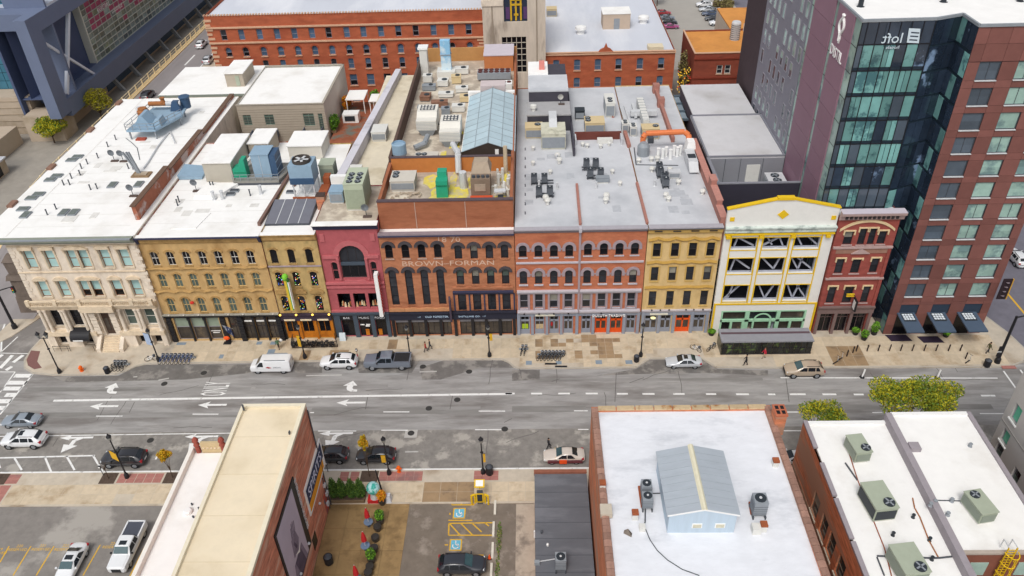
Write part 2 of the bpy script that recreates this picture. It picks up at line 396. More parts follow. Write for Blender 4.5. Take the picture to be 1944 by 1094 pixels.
towerconc=mat('tower_concrete','cdc1b2',var=.14,sc=.6,stretch=(1,1,.25),c2='9c8f82',c2t=(.54,.68),c2s=.35)
condo_m=mat('condo_siding','b1a696',var=.06,sc=.8)
condo_light=mat('condo_light','cfcabf',var=.06,sc=.6,stretch=(1,1,.4))
farbrick=mat('far_brick','97432a',var=.12,sc=.8,stretch=(.6,.6,1.6),c2='813a27',c2t=(.5,.7),c2s=.25)
arena_navy=mat('arena_navy','6c7790',var=.05,sc=.3,rough=.5)
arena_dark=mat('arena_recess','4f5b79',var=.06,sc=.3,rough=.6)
arena_stone=mat('arena_stone','b6a795',var=.07,sc=.4,c2='a3947f',c2s=.15)
arena_glass=mat('arena_glass','76837f',var=.3,sc=.3,rough=.12,spec=.6,rnd=.5,c2='8c9472',c2t=(.52,.62),c2s=.09)
arena_teal=mat('arena_teal_glass','3c7288',var=.2,sc=.2,rough=.12,spec=.6,rnd=.25)
banner_m=mat('banner_red','a3516a',var=.15,sc=.6,rnd=.2)
mullion_l=mat('mullion_light','c9cabf',var=0)
tan_wall=mat('tan_wall','d8be8e',var=.06,sc=.8)
rail_cream=mat('rail_cream','e8d6ad',var=.05,sc=2)
fgbrick=mat('fore_brick','a5644a',var=.34,sc=2.2,stretch=(.25,.25,1.6),c2='b08a74',c2t=(.52,.66),c2s=.6)
fgbrick_o=mat('fore_brick_orange','ad6540',var=.3,sc=2.2,stretch=(.25,.25,1.6),c2='96705a',c2t=(.5,.6),c2s=.3)
scorched=mat('weathered_brick','a0624b',var=.16,sc=1.3,c2='b9a6a0',c2t=(.5,.58),c2s=.32)
coping_m=mat('coping_tile','9a7768',var=.16,sc=2,rnd=.18)
coping_tan=mat('coping_tan','bca684',var=.14,sc=2,rnd=.1,c2='9a6a3c',c2t=(.55,.68),c2s=.8)
parapet_red=mat('parapet_red','a8766a',var=.14,sc=2)
greyconc=mat('grey_concrete','b9b5b1',var=.05,sc=.6)
metal_l=mat('metal_light','c9cbcd',var=.07,sc=2,rough=.5,metal=0)
metal_g=mat('metal_grey','8f959b',var=.08,sc=2,rough=.5)
metal_d=mat('metal_dark','4a4e55',var=.1,sc=2,rough=.5)
metal_b=mat('metal_blue','8fa9bd',var=.07,sc=1.5,rough=.5)
metal_bd=mat('metal_blue_dark','3b5573',var=.1,sc=1.5,rough=.5)
sage=mat('sage_metal','a5ad9a',var=.05,sc=1.5,rough=.55)
sage_d=mat('sage_dark','868f82',var=.05,sc=1.5,rough=.55)
beige_m=mat('beige_metal','d2bd93',var=.05,sc=2,rough=.55)
offwhite=mat('offwhite_metal','d9d8d2',var=.05,sc=2,rough=.5)
fan_dark=mat('fan_dark','30363c',var=.1,sc=4,rough=.5)
greenbox=mat('green_box','2c9d7c',var=.06,sc=2,rough=.5)
rust=mat('rust','9a5535',var=.2,sc=2)
copper=mat('copper_pipe','a0683f',var=.14,sc=2)
wood=mat('wood','b0a08c',var=.14,sc=2)
orange_pipe=mat('orange_pipe','d97a48',var=.06,sc=2,rough=.5)
black_m=mat('black_paint','26262a',var=.12,sc=3,rough=.45)
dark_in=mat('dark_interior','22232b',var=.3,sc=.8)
white_plain=mat('white_plain','eeeeec',var=.03,sc=2,rough=.5)
letter_w=mat('letter_white','f0f0ee',var=0,rough=.6)
letter_f=mat('letter_faded','d3b5a0',var=.1,sc=3,c2='b98a6c',c2t=(.55,.7),c2s=1.5)
letter_k=mat('letter_black','1c1c20',var=0)
glass_d=mat('glass_dark','2b2d33',var=.3,sc=.8,rough=.08,spec=.5,rnd=.35)
glass_s=mat('glass_shop','453f3a',var=.4,sc=.9,rough=.08,spec=.5,rnd=.35,c2='6a5c4a',c2t=(.56,.7),c2s=.6)
glass_c=mat('glass_cyan','a9cdcc',var=.06,sc=.8,rough=.15,spec=.5,rnd=.08)
glass_g=mat('glass_greenish','53605a',var=.25,sc=.8,rough=.08,rnd=.25)
glass_b=mat('glass_blue','506680',var=.12,sc=.5,rough=.12,rnd=.25)
glass_k=mat('glass_black','18181c',var=.2,sc=.8,rough=.1)
glass_t=mat('glass_teal','74a5a2',var=.16,sc=.5,rough=.08,spec=.6,rnd=.34,c2='44696e',c2t=(.52,.6),c2s=.4)
glass_n=mat('glass_navy','2a3646',var=.3,sc=.4,rough=.05,spec=.8,rnd=.4,c2='7e96b4',c2t=(.58,.63),c2s=.22)  # pale blue patches are sky reflections painted into the glass colour
glass_h=mat('glass_hotel','98b6ac',var=.16,sc=.5,rough=.1,spec=.6,rnd=.16,c2='6f8a8a',c2t=(.5,.6),c2s=.4)
glass_hd=mat('glass_hotel_dark','4f5a66',var=.16,sc=.5,rough=.1,spec=.6,rnd=.2)
skylight_m=mat('skylight_glass','b3c8d0',var=.08,sc=.6,rough=.15,spec=.6,rnd=.1)
spandrel=mat('spandrel_dark','26333e',var=.15,sc=.5,rough=.3)
blind=mat('blind','8c8a80',var=.15,sc=1.5,rough=.2,rnd=.3)
frame_w=mat('frame_white','d6d3cc',var=0); frame_d=mat('frame_dark','3a3436',var=0); frame_k=mat('frame_black','24242a',var=0)
frame_b=mat('frame_brown','8a5a3a',var=0); frame_t=mat('frame_tan','cdb27c',var=0); frame_g=mat('frame_grey','96949c',var=0)
leaf_y=mat('leaf_yellowgreen','b2aa24',var=.25,sc=.9,c2='7d8420',c2t=(.5,.6),c2s=.5,rough=.7)
leaf_g=mat('leaf_green','5c7a2e',var=.25,sc=1.2,rough=.7)
leaf_d=mat('leaf_dark','44632a',var=.3,sc=1.2,rough=.7)
leaf_o=mat('leaf_orange','d29a1e',var=.2,sc=1.2,rough=.7)
leaf_dry=mat('leaf_dry','8a8150',var=.25,sc=.8,rough=.8)
bark=mat('bark','544438',var=.25,sc=3)

# ---------------------------------------------------------------- ground, roads, pavements
def sheet(name,pts,m,z,parent=None):
    return MB().poly([(p[0],p[1],z) for p in pts]).obj(name,m,parent)
g=sheet('ground',[(-900,-500),(900,-500),(900,1500),(-900,1500)],ground_m,-.03); g['kind'] ='structure'
road=sheet('road',[(-200,-24.2),(200,-24.2),(200,-4.3),(-200,-4.3)],asphalt,0.0); road['kind'] ='structure'
cross=MB(); cross.poly([(-88,-24.2,-.004),(-88,-120,-.004),(-66,-120,-.004),(-66,-24.2,-.004)][::-1]); cross.poly([(-90,-4.3,-.004),(-66.9,-4.3,-.004),(-66.9,80,-.004),(-90,80,-.004)])
cross=cross.obj('side_street',asphalt_old); cross['kind'] ='structure'
es=MB().poly([(62,-4.3,-.005),(120,-4.3,-.005),(130,200,-.005),(62,200,-.005)]).obj('side_street',mat('asphalt_dark','72707a',var=.14,sc=.6,rough=.9),None); es['kind'] ='structure'

def arc2(cx,cy,r,a0,a1,n=8):return [(cx+r*math.cos(a0+(a1-a0)*i/n),cy+r*math.sin(a0+(a1-a0)*i/n)) for i in range(n+1)]
NORTH=[(-67.5,60),(-67.5,2.3),(-67.9,-1.9),(-67.7,-4.2),(-66.8,-5.9),(-65.1,-6.95),(-62.1,-7.45),(-53.5,-7.4),(-52.4,-6.7),(-51.4,-5.8),(-50.2,-5.35),(-35.9,-5.3),(-14,-5.15),(-1.9,-5.3),(-1.0,-5.9),(-.3,-6.8),(.6,-7.15),(15.9,-7.25),(17.9,-5.5),(24.6,-5.6),(26.3,-7.4),(33,-7.6),(58.5,-7.95),(63.9,-7.9),(66.2,-6.9),(67.6,-4.6),(67.0,-1.0),(65.7,2.8),(64.6,8),(64.6,60)]
pv=MB().prism(NORTH,-.05,.12).obj('pavement',concrete); pv['kind'] ='structure'
kb=MB()
for a,b in zip(NORTH,NORTH[1:]):
    d=Vector((b[0]-a[0],b[1]-a[1])).normalized(); nrm=Vector((-d.y,d.x))
    kb.add([(a[0],a[1],.124),(b[0],b[1],.124),(b[0]+nrm.x*.22,b[1]+nrm.y*.22,.124),(a[0]+nrm.x*.22,a[1]+nrm.y*.22,.124)],[(0,1,2,3)])
kb.obj('kerb',kerb_m,pv)
def inside(poly,x,y):
    c=False; n=len(poly)
    for i in range(n):
        (x1,y1),(x2,y2) =poly[i],poly[i-1]
        if (y1 > y) != (y2 > y) and x < (x2-x1)*(y-y1)/(y2-y1)+x1:c=not c
    return c
def slabs(parent,x0,x1,y0,y1,sx,sy,z,poly=None,m=slab_m,wet=None,name='paving_slab',limit=290):
    me=MB().box(-sx/2+.018,sx/2-.018,-sy/2+.018,sy/2-.018,0,.035).mesh(name,m); mw_=MB().box(-sx/2+.018,sx/2-.018,-sy/2+.018,sy/2-.018,0,.033).mesh(name,slab_wet)
    k=0; y=y0
    while y < y1- .01:
        x=x0
        while x < x1- .01:
            cx,cy=x+sx/2,y+sy/2
            if poly is None or all(inside(poly,cx+i*(sx/2+.2),cy+j*(sy/2+.2)) for i in (-1,1) for j in (-1,1)):
                if k < limit:
                    inst(name,mw_ if wet and wet(cx,cy) else me,parent,T(cx,cy,z+R.uniform(-.004,.004))); k += 1
            x += sx
        y += sy
    return k
WETS=[('B3',165,390,235,430),('B3',160,430,240,455),('B3',300,385,410,410),('B3',305,430,390,450),('B3',440,385,530,415),('B3',460,435,530,450),('B3',535,360,600,415),('B3',460,475,540,540),('B3',610,430,690,450),('B3',695,380,755,540),('B3',755,385,835,415),('B3',755,435,840,450),('B3',755,490,850,540),('B3',610,480,690,510),('B3',160,490,330,540)]
WETB=[(at(k,a,d)[0],at(k,c,b)[0],at(k,a,d)[1],at(k,c,b)[1]) for k,a,b,c,d in WETS]
def wet(x,y):
    if .6 < x < 16.5:return any(b[0]-.2 <= x <= b[1]+.2 and b[2]-.1 <= y <= b[3]+.1 for b in WETB)
    return 41.5 < x < 46 and y < -4 or (-31 < x < -17 and R.random() < .08)
slabs(pv,-47.6,-.2,-5.0,-.7,1.3,2.1,.09,NORTH,wet=wet,limit=80)
slabs(pv,.5,17.5,-7.0,-.3,1.06,.84,.09,NORTH,wet=wet,limit=130)
slabs(pv,17.6,64,-7.4,-1.3,1.5,2.0,.09,NORTH,wet=wet,limit=85)
def patch(name,pts,m,z,parent):return sheet(name,pts,m,z,parent)
# blue-grey utility covers set in the pavement
for k,x0,y0,x1,y1 in (('B3',105,548,150,578),('B3',333,550,375,575),('B3',635,543,680,573),('B3',862,543,910,572),('B1',1655,500,1700,530),('B1',1335,408,1415,428),('B2',80,460,150,500),('B2',105,402,160,425),('B2',0,402,50,425)):
    a=at(k,x0,y1,.13); b=at(k,x1,y0,.13); MB().box(a.x,b.x,a.y,b.y,.128,.142).obj('utility_cover',mat('cover_blue','84929e',var=.12,sc=2),pv)
a=at('B1',1690,425,.13); b=at('B1',1760,400,.13); MB().box(a.x,b.x,a.y,b.y,.128,.15).obj('door_mat',black_m,pv)
MB().poly([(p[0],p[1],.13) for p in [(-67.7,-2.2),(-67.3,-4.2),(-66.5,-5.4),(-65.2,-6.2),(-64.3,-5.9),(-65.6,-4.6),(-66.3,-2.4)]][::1]).obj('tactile_paving',mat('tactile','7d5a56',var=.1,sc=3),pv)
a=at('B4',1780,608,.13); b=at('B4',1870,583,.13); MB().box(a.x,b.x,a.y,b.y,.122,.132).obj('tactile_paving',brickpave,pv)
# the south pavement
SOUTH=[(-66,-29.2),(62,-29.2),(62,-24.2),(-58.5,-24.2),(-60.5,-24.6),(-62,-25.6),(-66,-26)]
ps=MB().prism(SOUTH,-.05,.12).obj('pavement',concrete); ps['kind'] ='structure'
MB().box(-60,62,-24.42,-24.2,.121,.126).obj('kerb',paint_w,ps)
slabs(ps,-57.4,-33.0,-29.0,-26.2,2.1,1.4,.09,limit=30,wet=lambda x,y:x > -45 and y < -27 and R.random() < .7)
slabs(ps,-19.6,2.2,-29.0,-26.2,1.9,1.4,.09,limit=40,wet=lambda x,y:-11 < x < -3.5)
def strip(x0,x1,y0,y1,m,sx,sy,name,z=.09):
    me=MB().box(-sx/2+.01,sx/2-.01,-sy/2+.01,sy/2-.01,0,.036).mesh(name,m); n=0
    nx=max(1,round((x1-x0)/sx)); ny=max(1,round((y1-y0)/sy))
    for i in range(nx):
        for j in range(ny):inst(name,me,ps,T(x0+(i+.5)*(x1-x0)/nx,y0+(j+.5)*(y1-y0)/ny,z))
for x0,x1 in ((-61,-57.2),(-45.6,-40.4),(-20.0,-17.6),(-15.4,-10.4),(-4.5,-1.8)):strip(x0,x1,-26.0,-24.6,brickpave,1.0,.7,'brick_panel')
strip(-62.5,-57.6,-29.0,-26.2,brickpave,1.2,1.4,'brick_panel')
PITS=[(-47.6,-45.8),(-40.2,-38.3),(-17.5,-15.5),(-60.6,-58.6)]
for x0,x1 in PITS:
    MB().box(x0,x1,-26.1,-24.5,.10,.135).obj('tree_pit',soil,ps)
# markings on the road
def mark(name,pts,z=.006,m=paint_w,parent=road):return sheet(name,pts,m,z,parent)
def rect(x0,x1,y0,y1):return [(x0,y0),(x1,y0),(x1,y1),(x0,y1)]
def seg(p,q,wdt):
    p=Vector(p[:2]); q=Vector(q[:2]); d=(q-p).normalized(); n=Vector((-d.y,d.x))*(wdt/2)
    return [tuple(p-n),tuple(q-n),tuple(q+n),tuple(p+n)]
mark('lane_line',seg(at('B1',405,850),at('B2',1940,798),.36))
for k,a,b,y in (('B3',-50,20,796),('B3',145,228,796),('B3',350,438,796),('B3',558,650,796),('B3',795,878,798),('B3',988,1080,799),('B3',1222,1308,799),('B3',1470,1547,800),('B3',1698,1795,801),('B4',0,55,802),('B4',165,285,801),('B4',412,518,802),('B4',650,725,803),('B4',900,1000,806),('B4',1390,1460,810),('B4',1615,1722,812)):
    mark('lane_dash',seg(at(k,a,y),at(k,b,y),.3))
for k,a,b,y in (('B1',728,928,967),('B1',1460,1655,952),('B2',965,1162,935),('B2',1688,1888,929),('B3',470,575,927),('B4',45,245,936),('B4',790,1000,940),('B4',1605,1790,948),('B2',410,440,940)):
    mark('lane_dash',seg(at(k,a,y),at(k,b,y),.16))
for k,a,b,y in (('B2',470,760,1080),('B2',950,1150,1074),('B2',1660,1870,1070),('B3',500,580,1068),('B4',120,270,1078)):
    mark('lane_dash',seg(at(k,a,y),at(k,b,y),.15))
mark('lane_line',seg(at('B5',0,35),at('B5',1760,10),.14))
mark('lane_line',seg(at('B4',95,676),at('B4',1740,679),.2))
for pts in ([('B5',0,198),('B5',720,180)],[('B5',110,200),('B5',165,290)],[('B5',340,190),('B5',388,305)],[('B5',505,185),('B5',565,290)],[('B5',705,180),('B5',790,320)],[('B5',1195,170),('B5',1180,210)],[('B5',-20,212),('B5',0,275)]):
    mark('parking_line',seg(at(*pts[0]),at(*pts[1]),.22))
for pts in ([('B2',380,660),('B2',650,655)],[('B2',1240,632),('B2',1370,628)],[('B1',1200,695),('B1',1280,680)],[('B1',1010,670),('B1',1040,668)],[('B6',1130,152),('B6',1230,150)]):
    mark('worn_line',seg(at(*pts[0]),at(*pts[1]),.22),m=mat('paint_worn','b8b6b2',var=.14,sc=2))
ARROW=[(0,0),(1.5,.62),(1.25,.17),(3.7,.17),(3.7,-.17),(1.25,-.17),(1.5,-.62)]
for k,x,y in (('B1',680,893),('B1',1500,883),('B2',610,866)):
    p=at(k,x,y); mark('straight_arrow',[(p.x+a,p.y+b) for a,b in ARROW][::-1])
def turn_arrow(p):mark('turn_arrow',[(p.x+a,p.y+b) for a,b in [(0,.57),(-1.15,-.35),(-.6,-.35),(-.62,-.8),(-.45,-1.2),(0,-1.45),(.85,-1.5),(.85,-1.1),(.35,-1.05),(.15,-.8),(.2,-.35),(.72,-.35)]])
turn_arrow(at('B1',866,738)); turn_arrow(at('B2',730,722))
for p in (at('B5',455,47),at('B6',480,14),at('B5',1400,38)):
    for q in ([(0,0),(1.3,-.4),(1.25,-.15),(4.1,-.1),(4.1,.2),(1.25,.15),(1.3,.45)],[(3.0,-.1),(2.4,.04),(1.75,-.4),(1.65,-1.15),(2.15,-1.2),(2.3,-.5)],[(1.25,-2.4),(2.75,-1.3),(.95,-1.05)]):mark('split_arrow',[(p.x+a,p.y+b) for a,b in q],z=.006+.001*len(q)/10)
p=at('B1',1640,760)
text('road_lettering','ONLY',paint_w,road,T(p.x+1.5,p.y,.007) @ RZ(PI/2),size=3.0,ext=0,font_scale=(.33,1.6))
# crossings on the west side
for y0,y1,xa,xb in ((650,672,110,240),(706,722,60,205),(746,770,20,160),(795,818,40,115),(842,866,-20,85),(893,918,-40,40)):
    mark('crossing_bar',seg(at('B1',xa,(y0+y1)/2),at('B1',xb,(y0+y1)/2),.75))
for p,q in (((0,605),(95,505)),((100,560),(175,505)),((45,620),(90,590)),((-60,560),(20,500)),((-120,600),(-50,510))):mark('crossing_bar',seg(at('B1',*p),at('B1',*q),.55))
mark('crossing_edge',seg(at('B1',0,955),at('B1',250,648),.22)); mark('crossing_edge',seg(at('B1',0,788),at('B1',115,632),.16)); mark('crossing_edge',seg(at('B1',0,632),at('B1',115,632),.14)); mark('crossing_edge',seg(at('B1',-40,488),at('B1',235,494),.14))
mark('edge_line',seg(at('B1',10,480),at('B1',135,365),.18),parent=cross); mark('edge_line',seg(at('B1',8,480),at('B1',15,330),.25),parent=cross); mark('edge_line',seg(at('B1',15,330),at('B1',40,260),.25),parent=cross)
mark('crossing_edge',seg(at('B4',1785,625),at('B4',1880,758),.22)); mark('crossing_edge',seg(at('B4',1912,615),at('B4',1990,730),.22))
mark('edge_line',seg(at('A8',1780,1090),at('A8',1950,1290),.3),parent=es,m=paint_y)
mark('edge_line',seg((66.8,4.5),(74,24),.3),parent=es,m=paint_y)
for x0,x1 in ((-66,-20),(-20,2),(2,62)):sheet('parking_lane',rect(x0,x1,-24.19,-18.0),asphalt_lane,.0015,road)
# darker repaired strips, worn wheel tracks, covers
for k,pts in (('B2',[(1240,600),(1420,545),(1900,545),(1990,600),(1700,600),(1400,690),(1260,690)]),('B3',[(210,690),(0,700),(0,615),(210,615)]),('B3',[(1050,540),(1440,545),(1560,610),(1940,620),(1940,660),(1500,640),(900,650),(640,660),(940,610)]),('B2',[(280,560),(500,560),(500,640),(300,640)]),('B2',[(760,545),(1240,545),(1180,640),(780,640)]),('B1',[(400,670),(900,660),(1060,580),(1900,575),(1900,640),(1400,690),(500,710)])):
    q=[at(k,*p) for p in pts]; sheet('road_patch',[(v.x,v.y) for v in q],asphalt_wet,.003,road)
for k,a,b,y,wd in (('B1',0,1900,960,.9),('B2',420,1700,925,1.3),('B2',430,1300,990,.7),('B2',0,1000,745,.8),('B3',0,560,915,1.1),('B4',0,1700,900,.9),('B3',0,1900,690,.5),('B1',200,1900,765,.8)):
    sheet('tyre_track',seg(at(k,a,y),at(k,b,y-4),wd),mat('track','82807d',var=.2,sc=.7,stretch=(.15,1,1),c2='93918f',c2t=(.45,.55),c2s=.5),.0025,road)
for k,x,y in (('B2',1525,843),('B2',1615,630),('B2',1310,908),('B1',1245,722),('B2',1885,1065),('B1',1545,640),('B5',1140,65),('B6',1175,10),('B2',1265,592)):
    p=at(k,x,y); MB().lathe((p.x,p.y,.003),[(.42,0),(.42,.008)],14).obj('manhole_cover',iron,road)
p=at('B6',1175,12); sheet('road_patch',rect(p.x-.75,p.x+.75,p.y-.7,p.y+.6),mat('patch_light','b5b2ad',var=.1,sc=2),.0028,road)
for k,pts in (('B1',[(980,940),(1020,860)]),('B2',[(830,915),(850,800)]),('B2',[(1470,915),(1490,810)]),('B3',[(780,860),(790,640)]),('B3',[(140,678),(210,678)]),('B3',[(300,705),(360,685)]),('B3',[(890,715),(1000,675)]),('B4',[(130,640),(160,860)]),('B2',[(1880,1015),(1940,985)]),('B5',[(440,45),(400,110)])):
    sheet('road_crack',seg(at(k,*pts[0]),at(k,*pts[1]),.08),tar,.004,road)
rc_=random.Random(4)
for _ in range(34):
    x,y=rc_.uniform(-60,60),rc_.uniform(-23.5,-8.5); a=rc_.choice((0,0,PI/2,.4)); pts=[]
    for k in range(6):pts.append((x,y)); x += .9*math.cos(a)+rc_.uniform(-.15,.15); y += .9*math.sin(a)+rc_.uniform(-.2,.2)
    mb=MB()
    for p,q in zip(pts,pts[1:]):mb.poly([(u,v,.0045) for u,v in seg(p,q,.07)])
    mb.obj('road_crack',tar,road)
# the lots south of the street
lot=sheet('parking_lot',rect(-85,-33.2,-70,-29.2),asphalt_lot,.02); lot['kind'] ='structure'
def lm(name,k,p,q,wdt,par,m=paint_y):mark(name,seg(at(k,*p),at(k,*q),wdt),z=.028,m=m,parent=par)
for p,q in (((70,868),(0,990)),((235,868),(100,1090)),((410,868),(275,1090)),((760,858),(630,1090)),((1165,742),(985,1094)),((-90,870),(-200,1060))):lm('stall_line','B5',p,q,.13,lot)
for x,y,s in ((-20,905,'219'),(135,880,'220'),(312,877,'221'),(485,878,'222'),(850,860,'224')):
    p=at('B5',x,y+14); text('stall_lettering',s+'\nRESERVED',paint_y,lot,T(p.x,p.y+.3,.03),size=.46,ext=0)
drive=sheet('driveway',rect(-13.6,2.2,-75,-29.2),mat('drive','7a7065',var=.16,sc=.9,c2='a0958a',c2t=(.54,.66),c2s=.3,rough=.8),.02); drive['kind'] ='structure'
plaza=sheet('plaza',rect(-20.3,-13.4,-75,-29.2),mat('plaza_base','8a7450',var=.1,sc=1),.02); plaza['kind'] ='structure'
slabs(plaza,-20.2,-13.5,-52,-29.3,2.2,2.8,.03,m=plaza_m)
for p,q in (((1490,495),(1485,555)),((1485,555),(1655,555)),((1490,495),(1560,550)),((1580,490),(1655,550)),((1460,695),(1800,690)),((1460,785),(1800,785)),((1462,695),(1460,785)),((1470,700),(1545,782)),((1555,698),(1640,782)),((1640,696),(1710,760)),((1735,692),(1765,715)),((1420,938),(1725,936)),((1470,615),(1470,630)),((1430,858),(1455,858)),((1458,672),(1640,672))):lm('stall_line','B6',p,q,.14,drive)
for x0,y0,x1,y1 in ((1495,582,1585,655),(1468,818,1558,898)):
    a=at('B6',x0,y1); b=at('B6',x1,y0); mark('access_square',rect(a.x-.07,b.x+.07,a.y-.07,b.y+.07),z=.026,m=paint_y,parent=drive); mark('access_square',rect(a.x+.07,b.x-.07,a.y+.07,b.y-.07),z=.03,m=paint_b,parent=drive)
    c=((a.x+b.x)/2,(a.y+b.y)/2); mb=MB()
    for i in range(14):
        t0,t1=2.6+i*4.6/14,2.6+(i+1)*4.6/14; mb.poly([(c[0]+r*math.cos(t),c[1]-.12+r*math.sin(t),.034) for r,t in ((.26,t0),(.36,t0),(.36,t1),(.26,t1))][::-1])
    mb.poly([(c[0]-.06,c[1]+.1,.034),(c[0]+.04,c[1]+.1,.034),(c[0]+.04,c[1]+.55,.034),(c[0]-.06,c[1]+.55,.034)]); mb.poly([(c[0]-.06,c[1]+.05,.034),(c[0]+.35,c[1]-.25,.034),(c[0]+.4,c[1]-.15,.034),(c[0]-.0,c[1]+.15,.034)])
    mb.obj('wheelchair_symbol',paint_w,drive)
# ---------------------------------------------------------------- the row of old shop buildings
def bldg(name,label,x0,x1,y0,yb,zroof,wm,holes,rm,zpar=None,depth=.32,cat='building',side=None,zsh=None):
    t=thing(name,label,cat,((x0+x1)/2,y0,0)); fr=T(0,y0,0)
    zt=zpar or zroof+.35
    mb=MB(fr); wall(mb,x0,x1,0,zt,holes,depth); mb.tf=None
    if side:mb.m(1)
    shell(mb,x0,x1,y0,yb,0,zsh or zt)
    mb.obj('wall',[wm,side or wm],t)
    MB().box(x0+.02,x1-.02,y0+.33,yb-.02,zroof-.3,zroof).obj('roof',rm,t)
    return t,fr
def hole(c,w_,z0,z1,rise=0):return (c-w_/2,c+w_/2,z0,z1,rise)
def band(t,name,m,x0,x1,y0,y1,z0,z1):return MB().box(x0,x1,y0,y1,z0,z1).obj(name,m,t)
def cornice(t,name,m,x0,x1,y0,steps):
    mb=MB(); pts=[(y0,steps[0][1])] +[(y0-p,z) for p,z in steps] +[(y0,steps[-1][1])]
    mb.prismx([(a,b) for a,b in pts][::-1],x0,x1); return mb.obj(name,m,t)

# 1 ---- limestone bank on the corner
x0,x1,y0=-65.2,-48.35,-.9
cs1=[-62.9,-60.15,-57.2,-55.75,-52.9,-50.35]
H=[hole(c,1.36,12.95,15.75) for c in cs1] +[hole(c,1.36,8.3,10.95) for c in cs1]
GW=[(-62.9,1.5),(-60.2,1.55),(-52.6,1.55),(-49.95,1.5)]
H += [hole(c,wd,3.35,6.1) for c,wd in GW] +[hole(-56.1,1.7,1.62,5.75)] +[hole(c,wd,.25,1.9) for c,wd in ((-63.3,1.4),(-59.6,1.5),(-51.9,1.4),(-49.8,1.3))]
t,fr=bldg('stone_bank','pale limestone corner building with columns, balustrade and a wide white roof',x0,x1,y0,45,17.55,limestone,H,roof_white,17.6,depth=.4)
BANK=t
for c in cs1:
    for z0,z1 in ((12.95,15.75),(8.3,10.95)):
        dk=z0 < 9 and c not in (-60.15,-50.35)
        win(t,fr,c-.68,c+.68,z0,z1,0,frame_b,glass_k if dk and c != -62.9 else glass_c,glass_c,d=.3,sill=limestone_trim,split=.36 if z0 < 9 else .5)
for cx,wd in ((-62.9,1.9),(-60.15,1.9),(-56.48,3.4),(-52.9,1.9),(-50.35,1.9)):
    for zt,seg_ in ((15.95,cx == -56.48),(11.15,True)):
        pts=arcpts(cx-wd/2,cx+wd/2,zt+.5,.42 if seg_ else .12,8)
        MB().prismy([(cx-wd/2,zt)] +pts+[(cx+wd/2,zt)],y0-.34,y0).obj('window_pediment',limestone_trim,t)
        for s in (-1,1):MB().box(cx+s*(wd/2-.12)-.1,cx+s*(wd/2-.12)+.1,y0-.2,y0,zt-.55,zt).obj('bracket',limestone_trim,t)
for c in cs1:
    for z0,z1 in ((12.95,15.75),(8.3,10.95)):
        for s in (-1,1):MB().box(c+s*.8-.1,c+s*.8+.1,y0-.1,y0+.01,z0,z1+.15).obj('window_jamb',limestone_trim,t)
cornice(t,'cornice',greenstone,x0-.5,x1,y0,[(.12,16.85),(.3,16.9),(.4,17.25),(.95,17.5),(1.0,17.75)])
band(t,'gutter',metal_g,x0-.5,x1,y0-1.02,y0-.7,17.74,17.86)
MB().box(x0-.4,x1,y0-.72,y0+.34,17.6,17.72).obj('roof_edge',roof_white,t)
for z in (16.4,12.3):band(t,'string_course',limestone_trim,x0-.08,x1,y0-.14,y0+.0,z,z+.16)
for i in range(14):                                   # quoins at both corners
    for xx in (x0-.06,x1-.75+(0 if i % 2 else .2)):MB().box(xx,xx+.8-(.2 if i % 2 else 0),y0-.07,y0,8.3+i*.58,8.3+i*.58+.5).obj('quoin',limestone,t)
cornice(t,'entablature',limestone_trim,x0-.35,x1,y0,[(.5,6.5),(.55,6.85),(.8,7.0),(.8,7.25),(1.05,7.4),(1.05,7.55)])
MB().box(-58.4,-53.9,y0-1.35,y0-1.05,6.55,7.55).obj('entablature_projection',limestone_trim,t)
bal=MB()
for i in range(70):
    u=x0-.1+i*(x1-x0)/70; bal.tube((u,y0-.95,7.6),(u,y0-.95,8.15),.06,n=5,cap=False)
bal.obj('balusters',limestone_trim,t)
band(t,'rail',limestone_trim,x0-.3,x1,y0-1.05,y0-.82,8.15,8.32)
for u in (-65.3,-61.6,-58.3,-54.0,-51.2,-48.6):MB().box(u-.25,u+.25,y0-1.12,y0-.75,7.56,8.42).obj('pedestal',limestone_trim,t)
for u in (-64.6,-63.95,-61.75,-61.3,-58.95,-58.4,-53.75,-51.5,-51.0,-48.75):
    MB().lathe((u,y0-.42,2.75),[(.3,0),(.3,.16),(.23,.2),(.22,1.8),(.19,3.4),(.28,3.5),(.28,3.75)],10).obj('column',limestone,t)
for xa,xb in ((-65.2,-57.9),(-54.6,-48.4)):MB().box(xa,xb,y0-.75,y0,2.1,2.75).obj('podium_ledge',limestone_trim,t)
for xa,xb in ((-65.2,-64.1),(-62.5,-60.4),(-58.8,-57.9),(-54.6,-52.7),(-51.1,-50.5),(-49.1,-48.4)):MB().box(xa,xb,y0-.6,y0,0,2.1).obj('podium_block',limestone,t)
for u in (-57.6,-54.8):
    for k in range(7):MB().box(u-.42,u+.42,y0-.55-(.04 if k % 2 else 0),y0,2.3+k*.6,2.82+k*.6).obj('rusticated_block',limestone,t)
for c,wd in GW:win(t,fr,c-wd/2,c+wd/2,3.35,6.1,0,frame_w if c > -58 else frame_k,glass_g if c > -58 else glass_k,glass_g if c > -58 else glass_k,d=.3,sill=limestone_trim)
for c,wd in ((-63.3,1.4),(-59.6,1.5),(-51.9,1.4),(-49.8,1.3)):win(t,fr,c-wd/2,c+wd/2,.25,1.9,0,frame_k,glass_k,glass_k,d=.3)
dr=MB(); dr.box(-56.95,-55.25,y0+.38,y0+.5,1.62,5.75); dr=dr.obj('door',mat('door_wood','4f3f36',var=.2,sc=2),t)
for u in (-56.5,-55.75):MB().box(u-.28,u+.28,y0+.34,y0+.39,2.3,4.4).obj('pane',glass_s,dr)
